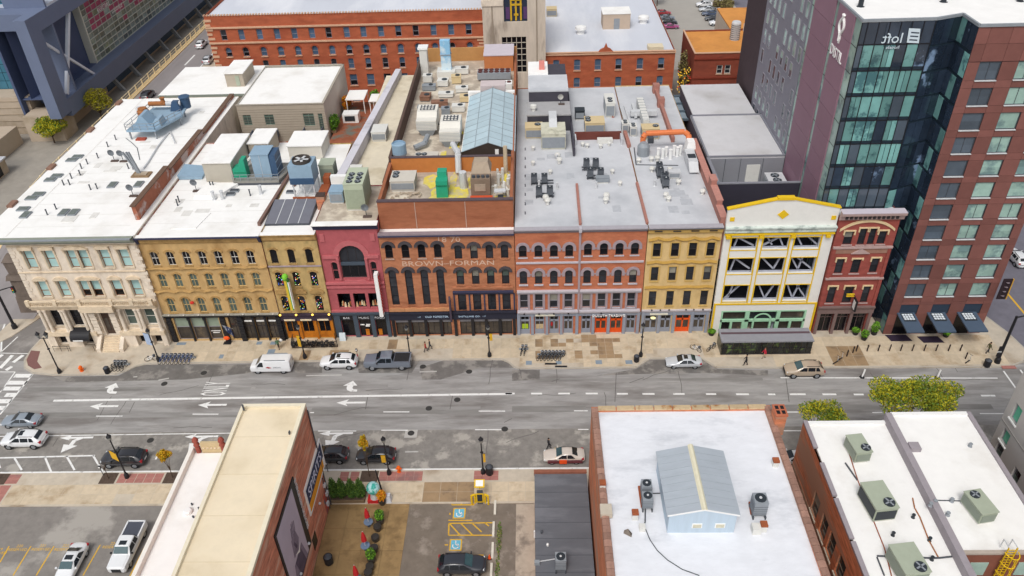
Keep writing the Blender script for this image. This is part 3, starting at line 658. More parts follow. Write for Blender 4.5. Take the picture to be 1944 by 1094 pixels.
for k in range(7):MB().box(-57.3,-54.9,y0-1.95+k*.28,y0+.3,.12+k*.21,.12+(k+1)*.21).obj('step',limestone_trim,t)
for u in (-57.75,-54.55):
    MB().prismx([(y0-1.9,.1),(y0,.1),(y0,2.0),(y0-.6,1.75),(y0-1.9,.7)],u-.28,u+.28).obj('stair_cheek',limestone,t)
aw=MB()
for i in range(8):
    a0,a1=PI*i/16,PI*(i+1)/16
    aw.add([(-61.4,y0-1.5*math.sin(a0),2.0+1.1*math.cos(a0)),(-58.7,y0-1.5*math.sin(a0),2.0+1.1*math.cos(a0)),(-58.7,y0-1.5*math.sin(a1),2.0+1.1*math.cos(a1)),(-61.4,y0-1.5*math.sin(a1),2.0+1.1*math.cos(a1))],[(3,2,1,0)])
for u in (-61.4,-58.7):aw.add([(u,y0,2.0)]+[(u,y0-1.5*math.sin(PI*i/16),2.0+1.1*math.cos(PI*i/16)) for i in range(9)],[tuple(range(10))])
aw.box(-61.4,-58.7,y0-1.52,y0-1.46,1.75,2.05)
aw=aw.obj('awning',black_m,t); 
MB().box(-61.0,-59.6,y0-1.56,y0-1.53,1.82,2.0).obj('awning_lettering',letter_w,aw)
rl=MB()
for u in (-64.2,-63.2,-62.2,-61.9,-58.5):rl.tube((u,y0-1.6,.1),(u,y0-1.6,1.05),.03,n=5)
rl.bar((-64.2,y0-1.6,1.05),(-61.9,y0-1.6,1.05),.05,.05); rl.bar((-64.2,y0-1.6,.6),(-61.9,y0-1.6,.6),.03,.03); rl.obj('railing',black_m,t)
# the long roof behind it, the brick party wall with its coping
pw=MB(); pw.add([(-49.2,3.4,16.0),(-49.2,45,15.3),(-49.2,45,18.0),(-49.2,29,17.9),(-49.2,29,18.6),(-49.2,15,18.8),(-49.2,15,19.4),(-49.2,3.4,19.6)],[tuple(range(8))])
pw.add([(-49.75,3.4,17.5),(-49.75,45,17.5),(-49.75,45,18.0),(-49.75,29,17.9),(-49.75,29,18.6),(-49.75,15,18.8),(-49.75,15,19.4),(-49.75,3.4,19.6)],[tuple(range(7,-1,-1))])
pw.poly([(-49.75,3.4,16),(-49.2,3.4,16),(-49.2,3.4,19.6),(-49.75,3.4,19.6)])
pw.obj('party_wall',scorched,t)
for ya,yb_,za,zb in ((3.2,9,19.62,19.55),(9.1,15,19.52,19.42),(15.1,22,18.8,18.72),(22.1,29,18.7,18.62),(29.1,45,17.92,18.02)):
    MB().add([(-49.85,ya,za),(-49.1,ya,za),(-49.1,yb_,zb),(-49.85,yb_,zb),(-49.85,ya,za+.15),(-49.1,ya,za+.15),(-49.1,yb_,zb+.15),(-49.85,yb_,zb+.15)],[(0,3,2,1),(4,5,6,7),(0,1,5,4),(1,2,6,5),(2,3,7,6),(3,0,4,7)]).obj('coping',mat('coping_brown','6d5648',var=.15,sc=2),t)
MB().prism([(-65.3,-.8),(-65.0,.2),(-65.0,44.9),(-68.3,44.9),(-68.3,3.3)][::-1] if False else [(-68.3,3.3),(-65.25,-.75),(-65.15,44.9),(-68.3,44.9)],0,17.3).obj('side_wall',limestone,t); MB().prism([(-68.9,3.2),(-65.7,-1.3),(-65.1,-1.2),(-65.1,44.95),(-68.9,44.95)],17.3,17.57).obj('side_roof',roof_white,t)
for ya in (8,19,32,43):MB().box(-69.1,-68.3,ya-.8,ya+.8,17.2,17.9).obj('chimney_stub',mat('stub_brown','8a6a5a',var=.15,sc=2),t)

# 2 ---- long ochre building
x0,x1,y0=-48.3,-32.3,-.5
cs=[-46.75+2.1*i for i in range(7)]
H=[hole(c,.98,12.9,15.05,.3) for c in cs] +[hole(c,.98,9.35,11.55,.28) for c in cs] +[hole(c,.98,5.1,7.6,.49) for c in cs]
BAYS=[(-47.2,-45.1),(-44.9,-42.9),(-42.7,-40.9),(-39.6,-38.1),(-37.7,-36.2),(-36.0,-34.5),(-34.3,-32.8)]
H += [(a,b,.25,4.2) for a,b in BAYS]
t,fr=bldg('ochre_building','long ochre stucco building with seven bays of arched windows and black shopfront',x0,x1,y0,27,17.15,ochre,H,roof_white,17.35,side=scorched)
OCH=t
for i,c in enumerate(cs):
    win(t,fr,c-.49,c+.49,12.9,15.05,.3,frame_w,glass_k,glass_k,grid='2x2',fw=.045,sill=ochre_trim,hood=ochre_trim,hw=.3)
    win(t,fr,c-.49,c+.49,9.35,11.55,.28,frame_t,glass_g,glass_g,grid='2x2',sill=ochre_trim,hood=ochre_trim,hw=.22)
    win(t,fr,c-.49,c+.49,5.1,7.6,.49,frame_t,glass_g,glass_g,grid='2x2',sill=ochre_trim,hood=ochre_trim,hw=.26)
    MB().tube((c+.2,y0-.02,16.75),(c+.2,y0-.12,16.75),.16,n=8).obj('roundel',frame_d,t)
wob=MB()
for zz,amp in ((12.35,.14),(8.55,.28)):
    n=84
    for i in range(n):
        ua,ub=x0+(x1-x0)*i/n,x0+(x1-x0)*(i+1)/n
        f=lambda u:zz+amp*abs(math.sin(PI*(u-cs[0]+1.05)/2.1))
        wob.add([(ua,y0,f(ua)-.22),(ub,y0,f(ub)-.22),(ub,y0-.3,f(ub)),(ua,y0-.3,f(ua)),(ua,y0,f(ua)+.18),(ub,y0,f(ub)+.18)],[(0,1,2,3),(3,2,5,4)])
wob.obj('scalloped_cornice',ochre_trim,t)
cornice(t,'cornice',ochre_trim,x0,x1,y0,[(.1,16.3),(.12,16.42),(.2,16.5),(.25,17.15),(.5,17.25),(.5,17.36)])
band(t,'gutter',navy,x0-.2,x1+.1,y0-.62,y0-.44,17.22,17.42)
MB().box(x0,x1,y0-.46,y0+.35,17.36,17.4).obj('roof_edge',roof_white,t)
for u in (x0+.15,x1-.05):MB().prismx([(y0-.6,17.25),(y0,17.25),(y0,16.2),(y0-.3,16.5)][::-1],u-.16,u+.16).obj('bracket',navy,t)
cornice(t,'shop_cornice',black_m,x0,x1+.0,y0,[(.15,4.25),(.2,4.5),(.42,4.6),(.45,4.78)])
band(t,'shop_ledge',mat('ledge_grey','9c9a90',var=.1,sc=2),x0,x1,y0-.42,y0,4.78,4.9)
for i in range(8):MB().blob((x0+1.0+i*2.05,y0-.5,5.0),.12,.12,.1,6,4).obj('lamp',frame_w,t)
for u,rust_ in ((-47.75,1),(-45.0,0),(-42.8,0),(-40.3,1),(-37.9,1),(-36.1,0),(-34.4,0),(-32.55,1)):
    mb=MB()
    if rust_:
        for k in range(9):mb.box(u-.34,u+.34,y0-.3-(.05 if k % 2 else 0),y0,k*.47,k*.47+.4)
        mb.box(u-.3,u+.3,y0-.26,y0,0,4.25)
    else:mb.box(u-.12,u+.12,y0-.22,y0+.02,0,4.25); mb.box(u-.18,u+.18,y0-.28,y0,3.9,4.25)
    mb.obj('pier',black_m,t)
mintb=mat('shop_blind','8f9c8c',var=.12,sc=1)
for a,b in BAYS:
    big=a < -42
    win(t,fr,a,b,.25,4.2,0,frame_g if big else frame_d,glass_s,mintb if big else glass_s,grid='1x2' if big else '2x2',d=.25,split=.55,name='shop_window')
for a,s in ((-41.85,'VI ASSOCIATES'),(-35.2,'')):
    if s:MB().box(-42.5,-41.2,y0+.2,y0+.24,1.6,1.72).obj('window_lettering',letter_w,t); MB().box(-42.3,-41.4,y0+.2,y0+.24,1.3,1.4).obj('window_lettering',letter_w,t)
for a,b in ((-37.5,-36.4),(-35.8,-34.7),(-34.1,-33.0)):MB().box(a,b,y0+.2,y0+.24,3.2,3.45).obj('window_lettering',letter_w,t)
MB().blob((-43.6,y0-.35,7.0),.3,.25,.22,8,5).obj('red_lantern',mat('lantern_red','c8352a',var=.1,sc=2),t)

# 3 ---- ochre bar building
x0,x1,y0=-32.25,-25.2,-.3
cb=[-31.15,-28.87,-26.53]
H=[hole(c,.9,12.8,15.02,.25) for c in cb]+[hole(c,.92,9.1,11.45,.22) for c in cb]+[hole(c,.95,4.95,7.55,.47) for c in cb]+[(a,b,.2,3.4) for a,b in ((-31.9,-30.0),(-29.7,-27.8),(-27.4,-25.5))]
t,fr=bldg('ochre_bar','narrow weathered ochre building with orange wooden bar front hung with string lights',x0,x1,y0,26,17.15,ochre_b,H,roof_white,17.35)
bulb=[mat('bulb_%s' % n,c,var=0,emit=1.2) for n,c in (('green','4fc04a'),('blue','5a7be0'),('red','d8504a'),('gold','f2c24a'),('white','f5efe0'))]
barw=mat('bar_wood','c4761e',var=.16,sc=2,c2='a45d18',c2t=(.5,.65),c2s=1)
for c in cb:
    for z0,z1,w_,rs in ((12.8,15.02,.9,.25),(9.1,11.45,.92,.22),(4.95,7.55,.95,.47)):
        o=win(t,fr,c-w_/2,c+w_/2,z0,z1,rs,frame_d,glass_k,glass_k,grid='1x1',sill=ochre_trim,hood=ochre_trim,hw=.26)
        if z0 < 12:
            mb=MB()
            for k in range(18):mb.m(R.randrange(5)).blob((c+R.uniform(-.38,.38),y0-.02,z0+R.uniform(.15,z1-z0-.3)),.05,.04,.05,5,3)
            mb.obj('string_lights',bulb,o)
cornice(t,'cornice',ochre_trim,x0,x1,y0,[(.1,16.3),(.2,16.5),(.25,17.15),(.45,17.25),(.45,17.36)])
MB().box(x0,x1,y0-.42,y0+.35,17.36,17.4).obj('roof_edge',roof_white,t)
for c in cb:MB().tube((c+.1,y0-.02,16.75),(c+.1,y0-.12,16.75),.16,n=8).obj('roundel',frame_d,t)
band(t,'string_course',mauve,x0,x1,y0-.16,y0,12.3,12.46)
for c in cb:
    MB().prismy([(c-.95,7.95)] +arcpts(c-.95,c+.95,8.75,.5,8) +[(c+.95,7.95)],y0-.22,y0).obj('arched_hood',ochre_trim,t)
cornice(t,'bar_fascia',mat('bar_fascia','3e3340',var=.2,sc=2),x0,x1,y0,[(.1,3.45),(.35,3.5),(.35,4.3),(.5,4.45),(.5,4.6)])
for u in (-31.0,-28.75,-26.4):MB().box(u-.75,u+.75,y0-.42,y0-.36,3.55,3.8).obj('fascia_lettering',mat('sign_cream','e8d8b8',var=.1,sc=6),t)
for u in (-32.05,-29.85,-27.6,-25.35):MB().blob((u,y0-.6,4.72),.17,.17,.14,6,4).obj('lamp',mat('lamp_warm','f6c455',var=0,emit=2.0),t)
for a,b in ((-31.9,-30.0),(-29.7,-27.8),(-27.4,-25.5)):
    o=MB().box(a,b,y0+.1,y0+.2,.2,1.1).obj('bar_front',barw,t)
    win(o,fr,a,b,1.1,3.4,0,barw,glass_k,glass_k,grid='2x1',d=.1,fw=.2,name='bar_window')
for u in (-32.1,-29.85,-27.6,-25.35):MB().box(u-.15,u+.15,y0-.18,y0,0,3.5).obj('pier',barw if u > -32 else black_m,t)
# tall fin sign fixed on brackets
sg=thing('blade_sign','tall yellow and green fin sign with a green parrot-like top on the ochre bar','sign',(-29.95,y0-1.0,6.0))
MB().prismx([(y0-1.35,6.1),(y0-.55,6.6),(y0-.55,10.6),(y0-1.3,11.0)][::-1],-30.15,-29.8).obj('sign_panel',mat('sign_yellow','d8b93c',var=.1,sc=2),sg)
MB().prismx([(y0-1.42,6.1),(y0-.6,6.4),(y0-.6,10.7),(y0-1.4,11.0)][::-1],-29.8,-29.68).obj('sign_edge',mat('sign_green','4d9a45',var=.1,sc=2),sg); MB().prismx([(y0-1.44,6.4),(y0-.8,6.6),(y0-.8,10.4),(y0-1.42,10.7)][::-1],-29.68,-29.56).obj('sign_lettering',letter_w,sg)
MB().blob((-29.95,y0-1.1,11.35),.42,.5,.5,10,6).obj('sign_top',mat('sign_lime','7cc63c',var=.1,sc=2),sg)
MB().tube((-29.75,y0-1.3,11.35),(-29.25,y0-1.4,11.2),.14,.03,6).obj('beak',black_m,sg)
for z in (6.8,10.2):MB().bar((-29.95,y0-.6,z),(-29.95,y0,z),.08,.08).obj('bracket',black_m,sg)

# 4 ---- crimson building
x0,x1,y0=-25.15,-17.3,0.0
H=[(-22.75,-19.5,10.05,15.2,1.62),(-24.0,-23.2,9.8,12.7,.3),(-18.85,-18.05,9.9,12.7,.3),(-24.0,-22.25,5.1,7.55),(-21.85,-20.2,5.1,7.55),(-19.8,-18.2,5.1,7.55),(-24.1,-22.4,.15,3.1),(-21.7,-20.0,.15,3.1),(-19.4,-17.9,.15,3.1)]
t,fr=bldg('crimson_building','narrow crimson painted building with one huge arched window over a slate bar front',x0,x1,y0,10,18.4,red_m,H,roof_dirty,18.55)
RED=t
cornice(t,'cornice',navy,x0-.25,x1+.2,y0,[(.15,17.7),(.25,17.85),(.35,18.2),(.7,18.5),(.75,18.62)])
MB().box(x0-.3,x1+.25,y0-.76,y0+.35,18.6,18.68).obj('roof_edge',roof_white,t)
win(t,fr,-22.75,-19.5,10.05,15.2,1.62,frame_d,glass_k,glass_d,grid='3x2',d=.25,fw=.14,split=.42,hood=red_trim,hw=.75,hp=.08)
MB().box(-22.75,-19.5,y0+.1,y0+.3,12.05,12.5).obj('transom',slate,t)
for a in (-24.0,-18.85):win(t,fr,a,a+.8,9.8 if a < -20 else 9.9,12.7,.3,red_trim,glass_k,glass_k,grid='1x2',d=.2,hood=red_trim,hw=.14)
for a,b in ((-24.9,-22.85),(-19.4,-17.55)):MB().box(a,b,y0-.22,y0,13.3,13.75).obj('impost',red_trim,t)
for u in (-22.98,-19.25):MB().lathe((u,y0-.12,10.0),[(.2,0),(.17,.2),(.17,3.0),(.24,3.1),(.24,3.3)],8).obj('column',red_trim,t)
for z,p in ((9.2,.28),(8.55,.22),(4.5,.2)):band(t,'string_course',red_trim,x0,x1,y0-p,y0,z,z+.3)
MB().prismy([(-22.9,9.5),(-19.4,9.5),(-19.9,9.85),(-21.1,9.75),(-22.4,9.85)],y0-.2,y0).obj('carved_panel',red_trim,t)
for u in (-24.5,-18.0):
    MB().box(u-.3,u+.3,y0-.12,y0,15.9,17.0).obj('carved_panel',red_trim,t)
for a,b in ((-24.0,-22.25),(-21.85,-20.2),(-19.8,-18.2)):
    MB().box(a,b,y0+.31,y0+2.4,5.05,5.1).obj('balcony_floor',dark_in,t); MB().box(a,b,y0+2.3,y0+2.4,5.1,7.55).obj('back_panel',dark_in,t)
    mb=MB()
    for k in range(5):mb.m(k % 3).taper((a+.3+k*.3+R.uniform(-.1,.1),y0+.55+R.uniform(-.2,.3),5.1),.3,.3,R.uniform(.35,.8),.12,.12)
    mb.obj('dried_flowers',[mat('dry_cream','c9b387',var=.2,sc=3),mat('dry_rust','a5623e',var=.2,sc=3),mat('dry_pale','e0cfae',var=.2,sc=3)],t)
cornice(t,'shop_cornice',slate,x0,x1,y0,[(.3,4.0),(.35,4.25),(.45,4.3),(.45,4.5)])
for u,wd in ((-24.6,.9),(-22.05,.62),(-19.7,.55),(-17.6,.5)):MB().box(u-wd/2,u+wd/2,y0-.25,y0,0,4.0).obj('pier',slate,t)
for c,s,a,b in ((-23.25,'BAR',-24.1,-22.4),(-20.85,'MUSIC',-21.7,-20.0),(-18.65,'FOOD',-19.4,-17.9)):
    p=MB().box(a,b,y0-.2,y0-.02,3.12,3.95).obj('sign_panel',black_m,t)
    text('lettering',s,mat('letter_grey','c9ccd0',var=0),p,T(c,y0-.22,3.38) @ UPRIGHT,size=.46,font_scale=(1.1,1))
    win(t,fr,a,b,.15,3.1,0,frame_k,glass_k,glass_k,grid='2x1',d=.2,name='shop_window')
for u,z in ((-21.3,2.0),(-20.5,2.0),(-20.6,1.75)):MB().box(u-.28,u+.28,y0+.1,y0+.16,z,z+.18).obj('poster',letter_w,t)
for u in (-20.7,-18.9):MB().box(u-.25,u+.25,y0+.05,y0+.14,.3,1.3).obj('menu_board',barw,t)
sg=thing('blade_sign','tall white box sign with red lettering standing out from the crimson building','sign',(-18.05,y0-.9,4.5))
MB().prismx([(y0-1.3,4.5),(y0-.35,4.5),(y0-.35,11.4),(y0-1.3,11.4)][::-1],-18.35,-17.85).obj('sign_box',white_plain,sg)
mb=MB()
for k in range(12):mb.box(-17.85,-17.79,y0-1.1,y0-.5,4.9+k*.52,5.2+k*.52)
mb.obj('lettering',mat('letter_red','c23a36',var=.1,sc=3),sg)
for z in (5.4,10.6):MB().bar((-18.1,y0-.4,z),(-18.1,y0,z),.08,.08).obj('bracket',metal_g,sg)

# 5 ---- brown brick distillery
x0,x1,y0=-17.25,0.12,0.0
cl=[-16.15,-14.0,-11.9,-9.8]; cr=[-7.15,-5.12,-3.12,-1.15]
H=[hole(c,.98,13.1,15.3,.49) for c in cl] +[hole(c,.96,12.85,15.05,.48) for c in cr] +[hole(c,1.0,5.5,11.35,.5) for c in cl] +[hole(c,.98,8.75,11.2,.49) for c in cr] +[hole(c,1.1,4.4,7.15) for c in cr]
SH=[(-16.6,-14.8),(-14.4,-12.6),(-12.2,-10.5),(-10.1,-8.9),(-7.7,-6.1),(-5.8,-4.2),(-3.9,-2.3),(-2.0,-.5)]
H += [(a,b,.15,3.0) for a,b in SH]
t,fr=bldg('distillery','brown brick building painted with BROWN-FORMAN over a black distillery front',x0,x1,y0,2.6,16.6,brownbrick,H,roof_white,16.75)
DIST=t
for i,c in enumerate(cl+cr):
    L_=i < 4
    win(t,fr,c-.49,c+.49,13.1 if L_ else 12.85,15.3 if L_ else 15.05,.49,frame_k,glass_k if L_ else glass_d,glass_k if L_ else glass_d,sill=hood_light if L_ else brownbrick,hood=hoodstone,hw=.44,hp=.16,fw=.09)
    if L_:win(t,fr,c-.5,c+.5,5.5,11.35,.5,frame_k,glass_d,glass_d,grid='1x4',sill=brownbrick,hood=hoodstone,hw=.44,hp=.16,fw=.09)
    else:
        win(t,fr,c-.49,c+.49,8.75,11.2,.49,frame_k,glass_d,glass_g,sill=brownbrick,hood=hoodstone,hw=.42,hp=.16,fw=.09)
        win(t,fr,c-.55,c+.55,4.4,7.15,0,frame_k,glass_d,glass_d,sill=navy,fw=.11)
    for zc in ((15.3,11.35) if L_ else (15.05,11.2)):
        pts=arcpts(c-.56,c+.56,zc+.1,.55,10); mb=MB()
        for a,b in zip(pts,pts[1:]):mb.add([(a[0],y0-.05,a[1]),(b[0],y0-.05,b[1]),(c+(b[0]-c)*1.22,y0-.05,zc-.49+(b[1]-zc+.49)*1.2),(c+(a[0]-c)*1.22,y0-.05,zc-.49+(a[1]-zc+.49)*1.2)],[(0,1,2,3)])
        mb.obj('inner_arch',hood_light,t)
MB().box(x0,x1,y0-.34,y0+.34,16.75,16.95).obj('parapet_cap',mat('cap_mauve','8f8288',var=.1,sc=2),t)
band(t,'gutter',navy,x0,x1,y0-.4,y0,16.55,16.75)
text('painted_date','18 70',letter_f,t,T(-8.3,y0-.012,15.5) @ UPRIGHT,size=1.15,ext=.004,font_scale=(1.2,1))
text('painted_name','BROWN–FORMAN',letter_f,t,T(-8.6,y0-.015,11.86) @ UPRIGHT,size=1.1,ext=.004,font_scale=(1.32,1))
cornice(t,'iron_lintel',navy,-8.3,x1-.3,y0,[(.2,7.25),(.3,7.45),(.4,7.6),(.4,7.75)])
band(t,'string_course',brownbrick,-8.3,x1-.3,y0-.16,y0,8.1,8.4)
for u in (-8.2,-6.14,-4.12,-2.13,-.1):MB().box(u-.1,u+.1,y0-.14,y0,4.5,7.25).obj('iron_pilaster',navy,t)
for i,c in enumerate(cl):MB().prismy([(c-1.05,4.55),(c+1.05,4.55),(c+1.05,4.95),(c,5.1),(c-1.05,4.95)],y0-.3,y0).obj('stone_lintel',mat('lintel_tan','c08a62',var=.12,sc=2),t)
cornice(t,'shop_fascia',mat('fascia_black','2b2c3a',var=.12,sc=2),x0,x1,y0,[(.25,3.05),(.3,3.1),(.3,4.05),(.5,4.2),(.5,4.4)])
text('fascia_lettering','OLD FORESTER',mat('letter_pale_blue','bcd6ee',var=0),t,T(-10.8,y0-.33,3.5) @ UPRIGHT,size=.42,font_scale=(1.1,1))
text('fascia_lettering','DISTILLING CO.',mat('letter_pale_blue','bcd6ee',var=0),t,T(-6.3,y0-.33,3.5) @ UPRIGHT,size=.34,font_scale=(1.25,1))
for u in (-13.2,-4.3):text('fascia_lettering','117',MATS['letter_pale_blue'],t,T(u,y0-.33,3.5) @ UPRIGHT,size=.3)
for a,b in SH:win(t,fr,a,b,.15,3.0,0,frame_k,glass_s,glass_s,grid='2x1',d=.22,fw=.1,name='shop_window'); MB().box(a,b,y0-.06,y0,2.55,3.0).obj('transom',mat('transom_grey','77767c',var=.1,sc=2),t)
for u in (-16.9,-14.6,-12.4,-10.3,-8.3,-5.95,-4.05,-2.15,-.2):MB().box(u-.2,u+.2,y0-.25,y0-.02,.0,3.05).obj('pier',black_m,t)
sg=thing('blade_sign','narrow dark hanging sign with tapered ends on the brown distillery front','sign',(-8.75,y0-.8,3.2))
MB().prismx([(y0-1.0,3.3),(y0-.75,3.0),(y0-.55,3.6),(y0-.5,6.8),(y0-.75,7.4),(y0-1.05,6.9)][::-1],-8.87,-8.63).obj('sign_panel',mat('sign_dark','4a3f4c',var=.2,sc=2),sg)
for z in (3.9,6.4):MB().bar((-8.75,y0-.55,z),(-8.75,y0,z),.07,.07).obj('bracket',black_m,sg)
# set-back upper storey of the distillery with its plant decks
MB().box(x0+.1,x1-.05,1.6,2.0,16.6,20.6).obj('set_back_wall',penthouse_m,t)
for u in (-12.4,-6.0):MB().box(u-.05,u+.05,1.56,1.6,16.7,20.5).obj('expansion_joint',hood_light,t)
MB().box(x0+.05,x1,1.5,2.1,20.6,20.75).obj('coping',mat('cap_dark','5a4d52',var=.1,sc=2),t)
MB().box(x0+.1,x1-.05,2.0,56,18.9,19.2).obj('plant_deck',roof_dirty,t)
MB().box(x0+.1,x0+.5,2.0,12.6,19.2,20.6).obj('deck_parapet',penthouse_m,t); MB().box(x1-.45,x1-.05,2.0,55,19.2,20.7).obj('deck_parapet',penthouse_m,t)
MB().box(x0+.5,x1-.45,12.2,12.6,19.2,21.4).obj('dividing_wall',mat('dividing_orange','c07a42',var=.08,sc=1),t); MB().box(x0+.4,x1-.4,12.15,12.65,21.4,21.52).obj('coping',MATS['cap_dark'],t)
MB().box(x0+.1,x0+.5,12.6,56,19.2,21.4).obj('deck_parapet',mat('dark_brown','5d4a42',var=.15,sc=1.5),t)
MB().box(x0+.1,x1-.05,55.6,56,17.5,21.6).obj('rear_wall',mat('rear_tan','b98a56',var=.1,sc=.8),t)
MB().box(-5.6,-.5,50,55.6,19.2,22.0).obj('stair_house',mat('stair_orange','c0784a',var=.08,sc=1),t); MB().box(-5.7,-.4,49.9,55.7,22.0,22.15).obj('stair_house_roof',mat('lilac_roof','c6bdc4',var=.05,sc=1),t)
MB().box(-17.2,0.1,2.6,56,0,18.9).obj('rear_block',brownbrick,t)

# 6 ---- orange brick double building
x0,x1,y0=.2,17.05,0.0
co=[1.2,3.22,5.22,7.2,9.6,11.65,13.65,15.63]
H=[hole(c,1.0,12.95 if c < 9 else 13.1,14.8 if c < 9 else 14.98,.5) for c in co] +[hole(c,.98,8.65,10.85,.49) for c in co] +[hole(c,1.1,4.65,6.98) for c in co]
OB=[(.6,1.95),(2.6,3.95),(4.6,5.95),(6.55,7.9),(9.0,10.35),(10.9,12.5),(12.95,14.6),(15.1,16.45)]
H += [(a,b,.1,3.3) for a,b in OB]
t,fr=bldg('orange_brick_building','orange brick double building with grey stone arches and two orange shop doors',x0,x1,y0,47,17.05,orangebrick,H,roof_grey,17.2)
ORG=t
for c in co:
    up=0 if c < 9 else .15
    win(t,fr,c-.5,c+.5,12.95+up,14.83+up,.5,frame_d,glass_k,glass_d,sill=mauve_light,hood=mauve,hw=.4,hp=.12,legs=.45)
    win(t,fr,c-.49,c+.49,8.65,10.85,.49,frame_d,glass_d,glass_d,sill=mauve_light,hood=mauve,hw=.4,hp=.12,legs=.45,sillp=.22)
    win(t,fr,c-.55,c+.55,4.65,6.98,0,frame_g,glass_d,glass_d,sill=mauve_light)
    for s in (-1,1):MB().box(c+s*.68-.13,c+s*.68+.13,y0-.12,y0,4.4,7.1).obj('pilaster',mauve,t)
for xa,xb in ((x0+.1,8.45),(8.7,x1-.2)):
    cornice(t,'shop_cornice',mauve_light,xa,xb,y0,[(.15,7.1),(.2,7.3),(.42,7.5),(.42,7.7)])
    cornice(t,'shop_fascia_cornice',mauve_light,xa,xb,y0,[(.2,3.75),(.25,3.95),(.5,4.15),(.5,4.35)])
    for z in (12.0,):band(t,'string_course',mauve_light,xa,xb,y0-.2,y0,z,z+.22)
    for z in (14.05,10.15):
        pass
for c1_,c2_ in zip(co,co[1:]):
    if c2_-c1_ < 2.2:
        for z in (14.1,10.1):MB().box(c1_+.92,c2_-.92,y0-.07,y0,z,z+.2).obj('impost_band',mauve,t)
MB().box(x0,x1,y0-.45,y0+.34,17.2,17.36).obj('parapet_cap',mat('cap_grey','a9a5ab',var=.08,sc=2),t)
cornice(t,'cornice',mat('cornice_grey','8c868e',var=.08,sc=2),x0,x1,y0,[(.12,16.7),(.2,16.85),(.38,17.1),(.42,17.2)])
for u in (8.55,):MB().box(u-.14,u+.14,y0-.2,y0,3.9,17.0).obj('downpipe',mauve,t); MB().box(u-.2,u+.2,y0-.55,y0,16.9,17.5).obj('gutter_head',mauve_light,t)
for u in (.4,2.28,4.28,6.25,8.4,10.62,12.72,14.85,16.75):MB().box(u-.2,u+.2,y0-.22,y0,0,3.78).obj('pilaster',shop_grey,t)
MB().box(x0,x1,y0-.12,y0+.0,3.3,3.76).obj('shop_fascia',shop_grey,t)
for k,(a,b) in enumerate(OB):
    dm=orange_door if k in (5,6) else shop_grey
    o=win(t,fr,a,b,.1,3.3,0,dm,glass_s,glass_k,grid='2x2',d=.2,fw=.16,split=.72,name='shop_door' if k not in (0,1) else 'shop_window')
    if k > 1:
        MB().box(a+.05,b-.05,y0+.19,y0+.27,.1,.85).obj('kick_panel',dm,o); MB().box((a+b)/2-.09,(a+b)/2+.09,y0+.18,y0+.27,.1,2.4).obj('meeting_stile',dm,o)
        MB().box(a+.0,b-.0,y0+.18,y0+.27,2.2,2.5).obj('transom',dm,o)
    else:MB().box(a,b,y0+.1,y0+.28,.1,.85).obj('stall_riser',shop_grey,o); MB().box(a,b,y0+.12,y0+.27,2.3,2.55).obj('transom',shop_grey,o)
MB().box(.85,1.7,y0+.22,y0+.25,.95,1.75).obj('poster',mat('poster_lime','a7c22c',var=.1,sc=3),t)
MB().box(2.75,3.85,y0+.22,y0+.25,.9,1.7).obj('poster',mat('poster_tan','c0ab86',var=.15,sc=3),t)
MB().blob((4.95,y0+.2,1.7),.16,.05,.4,8,5).obj('shop_display',mat('display_red','b02c30',var=.1,sc=3),t)
MB().box(2.7,5.4,y0-.3,y0-.13,3.45,3.65).obj('light_bar',mat('bar_cream','d8d5c4',var=.05,sc=2),t)
for c in co[:4]+co[5:6]:MB().tube((c,y0-.5,3.95),(c,y0-.35,4.0),.13,.08,8).obj('lamp',frame_k,t)
text('lettering','DULUTH TRADING',letter_w,t,T(12.7,y0-.3,3.22) @ UPRIGHT,size=.52,ext=.05,font_scale=(1.0,1))

# 7 ---- gold building
x0,x1,y0=17.15,26.5,0.0
cg=[18.45,20.78,23.05,25.33]
H=[hole(c,.98,12.7,14.8) for c in cg]+[hole(c,.95,8.9,11.12) for c in cg]+[hole(c,.98,4.78,7.2) for c in cg]
GB=[(17.65,19.4),(19.8,21.3),(21.9,23.85),(24.3,25.9)]
H += [(a,b,.1,3.2) for a,b in GB]
t,fr=bldg('gold_building','mustard gold stucco building with plain sash windows and an orange door',x0,x1,y0,47,17.1,gold,H,roof_grey,17.25)
GLD=t
for c in cg:
    win(t,fr,c-.49,c+.49,12.7,14.8,0,frame_d,glass_k,glass_d,hood=gold_trim,hw=.22,legs=2.0,hp=.08,sill=gold_trim)
    win(t,fr,c-.475,c+.475,8.9,11.12,0,frame_d,glass_d,glass_d,hood=gold_trim,hw=.2,legs=2.1,hp=.07,sill=gold_trim)
    win(t,fr,c-.49,c+.49,4.78,7.2,0,frame_d,glass_d,glass_d,sill=gold_trim,hood=gold_trim,hw=.14,hp=.05)
    MB().box(c-.55,c+.45,y0-.42,y0-.36,16.72,16.86).obj('vent_slot',frame_d,t)
wob=MB()
for zz,amp in ((15.55,.3),(11.95,.2),(7.9,.12)):
    n=48
    for i in range(n):
        ua,ub=x0+.15+(x1-x0-.3)*i/n,x0+.15+(x1-x0-.3)*(i+1)/n
        f=lambda u:zz- amp*abs(math.sin(PI*(u-cg[0])/2.29))
        wob.add([(ua,y0,f(ua)-.25),(ub,y0,f(ub)-.25),(ub,y0-.28,f(ub)),(ua,y0-.28,f(ua)),(ua,y0,f(ua)+.25),(ub,y0,f(ub)+.25)],[(0,1,2,3),(3,2,5,4)])
wob.obj('scalloped_cornice',mat('gold_band','b08c46',var=.1,sc=2),t)
cornice(t,'cornice',gold_trim,x0,x1,y0,[(.15,16.35),(.3,16.5),(.36,16.95),(.5,17.1)])
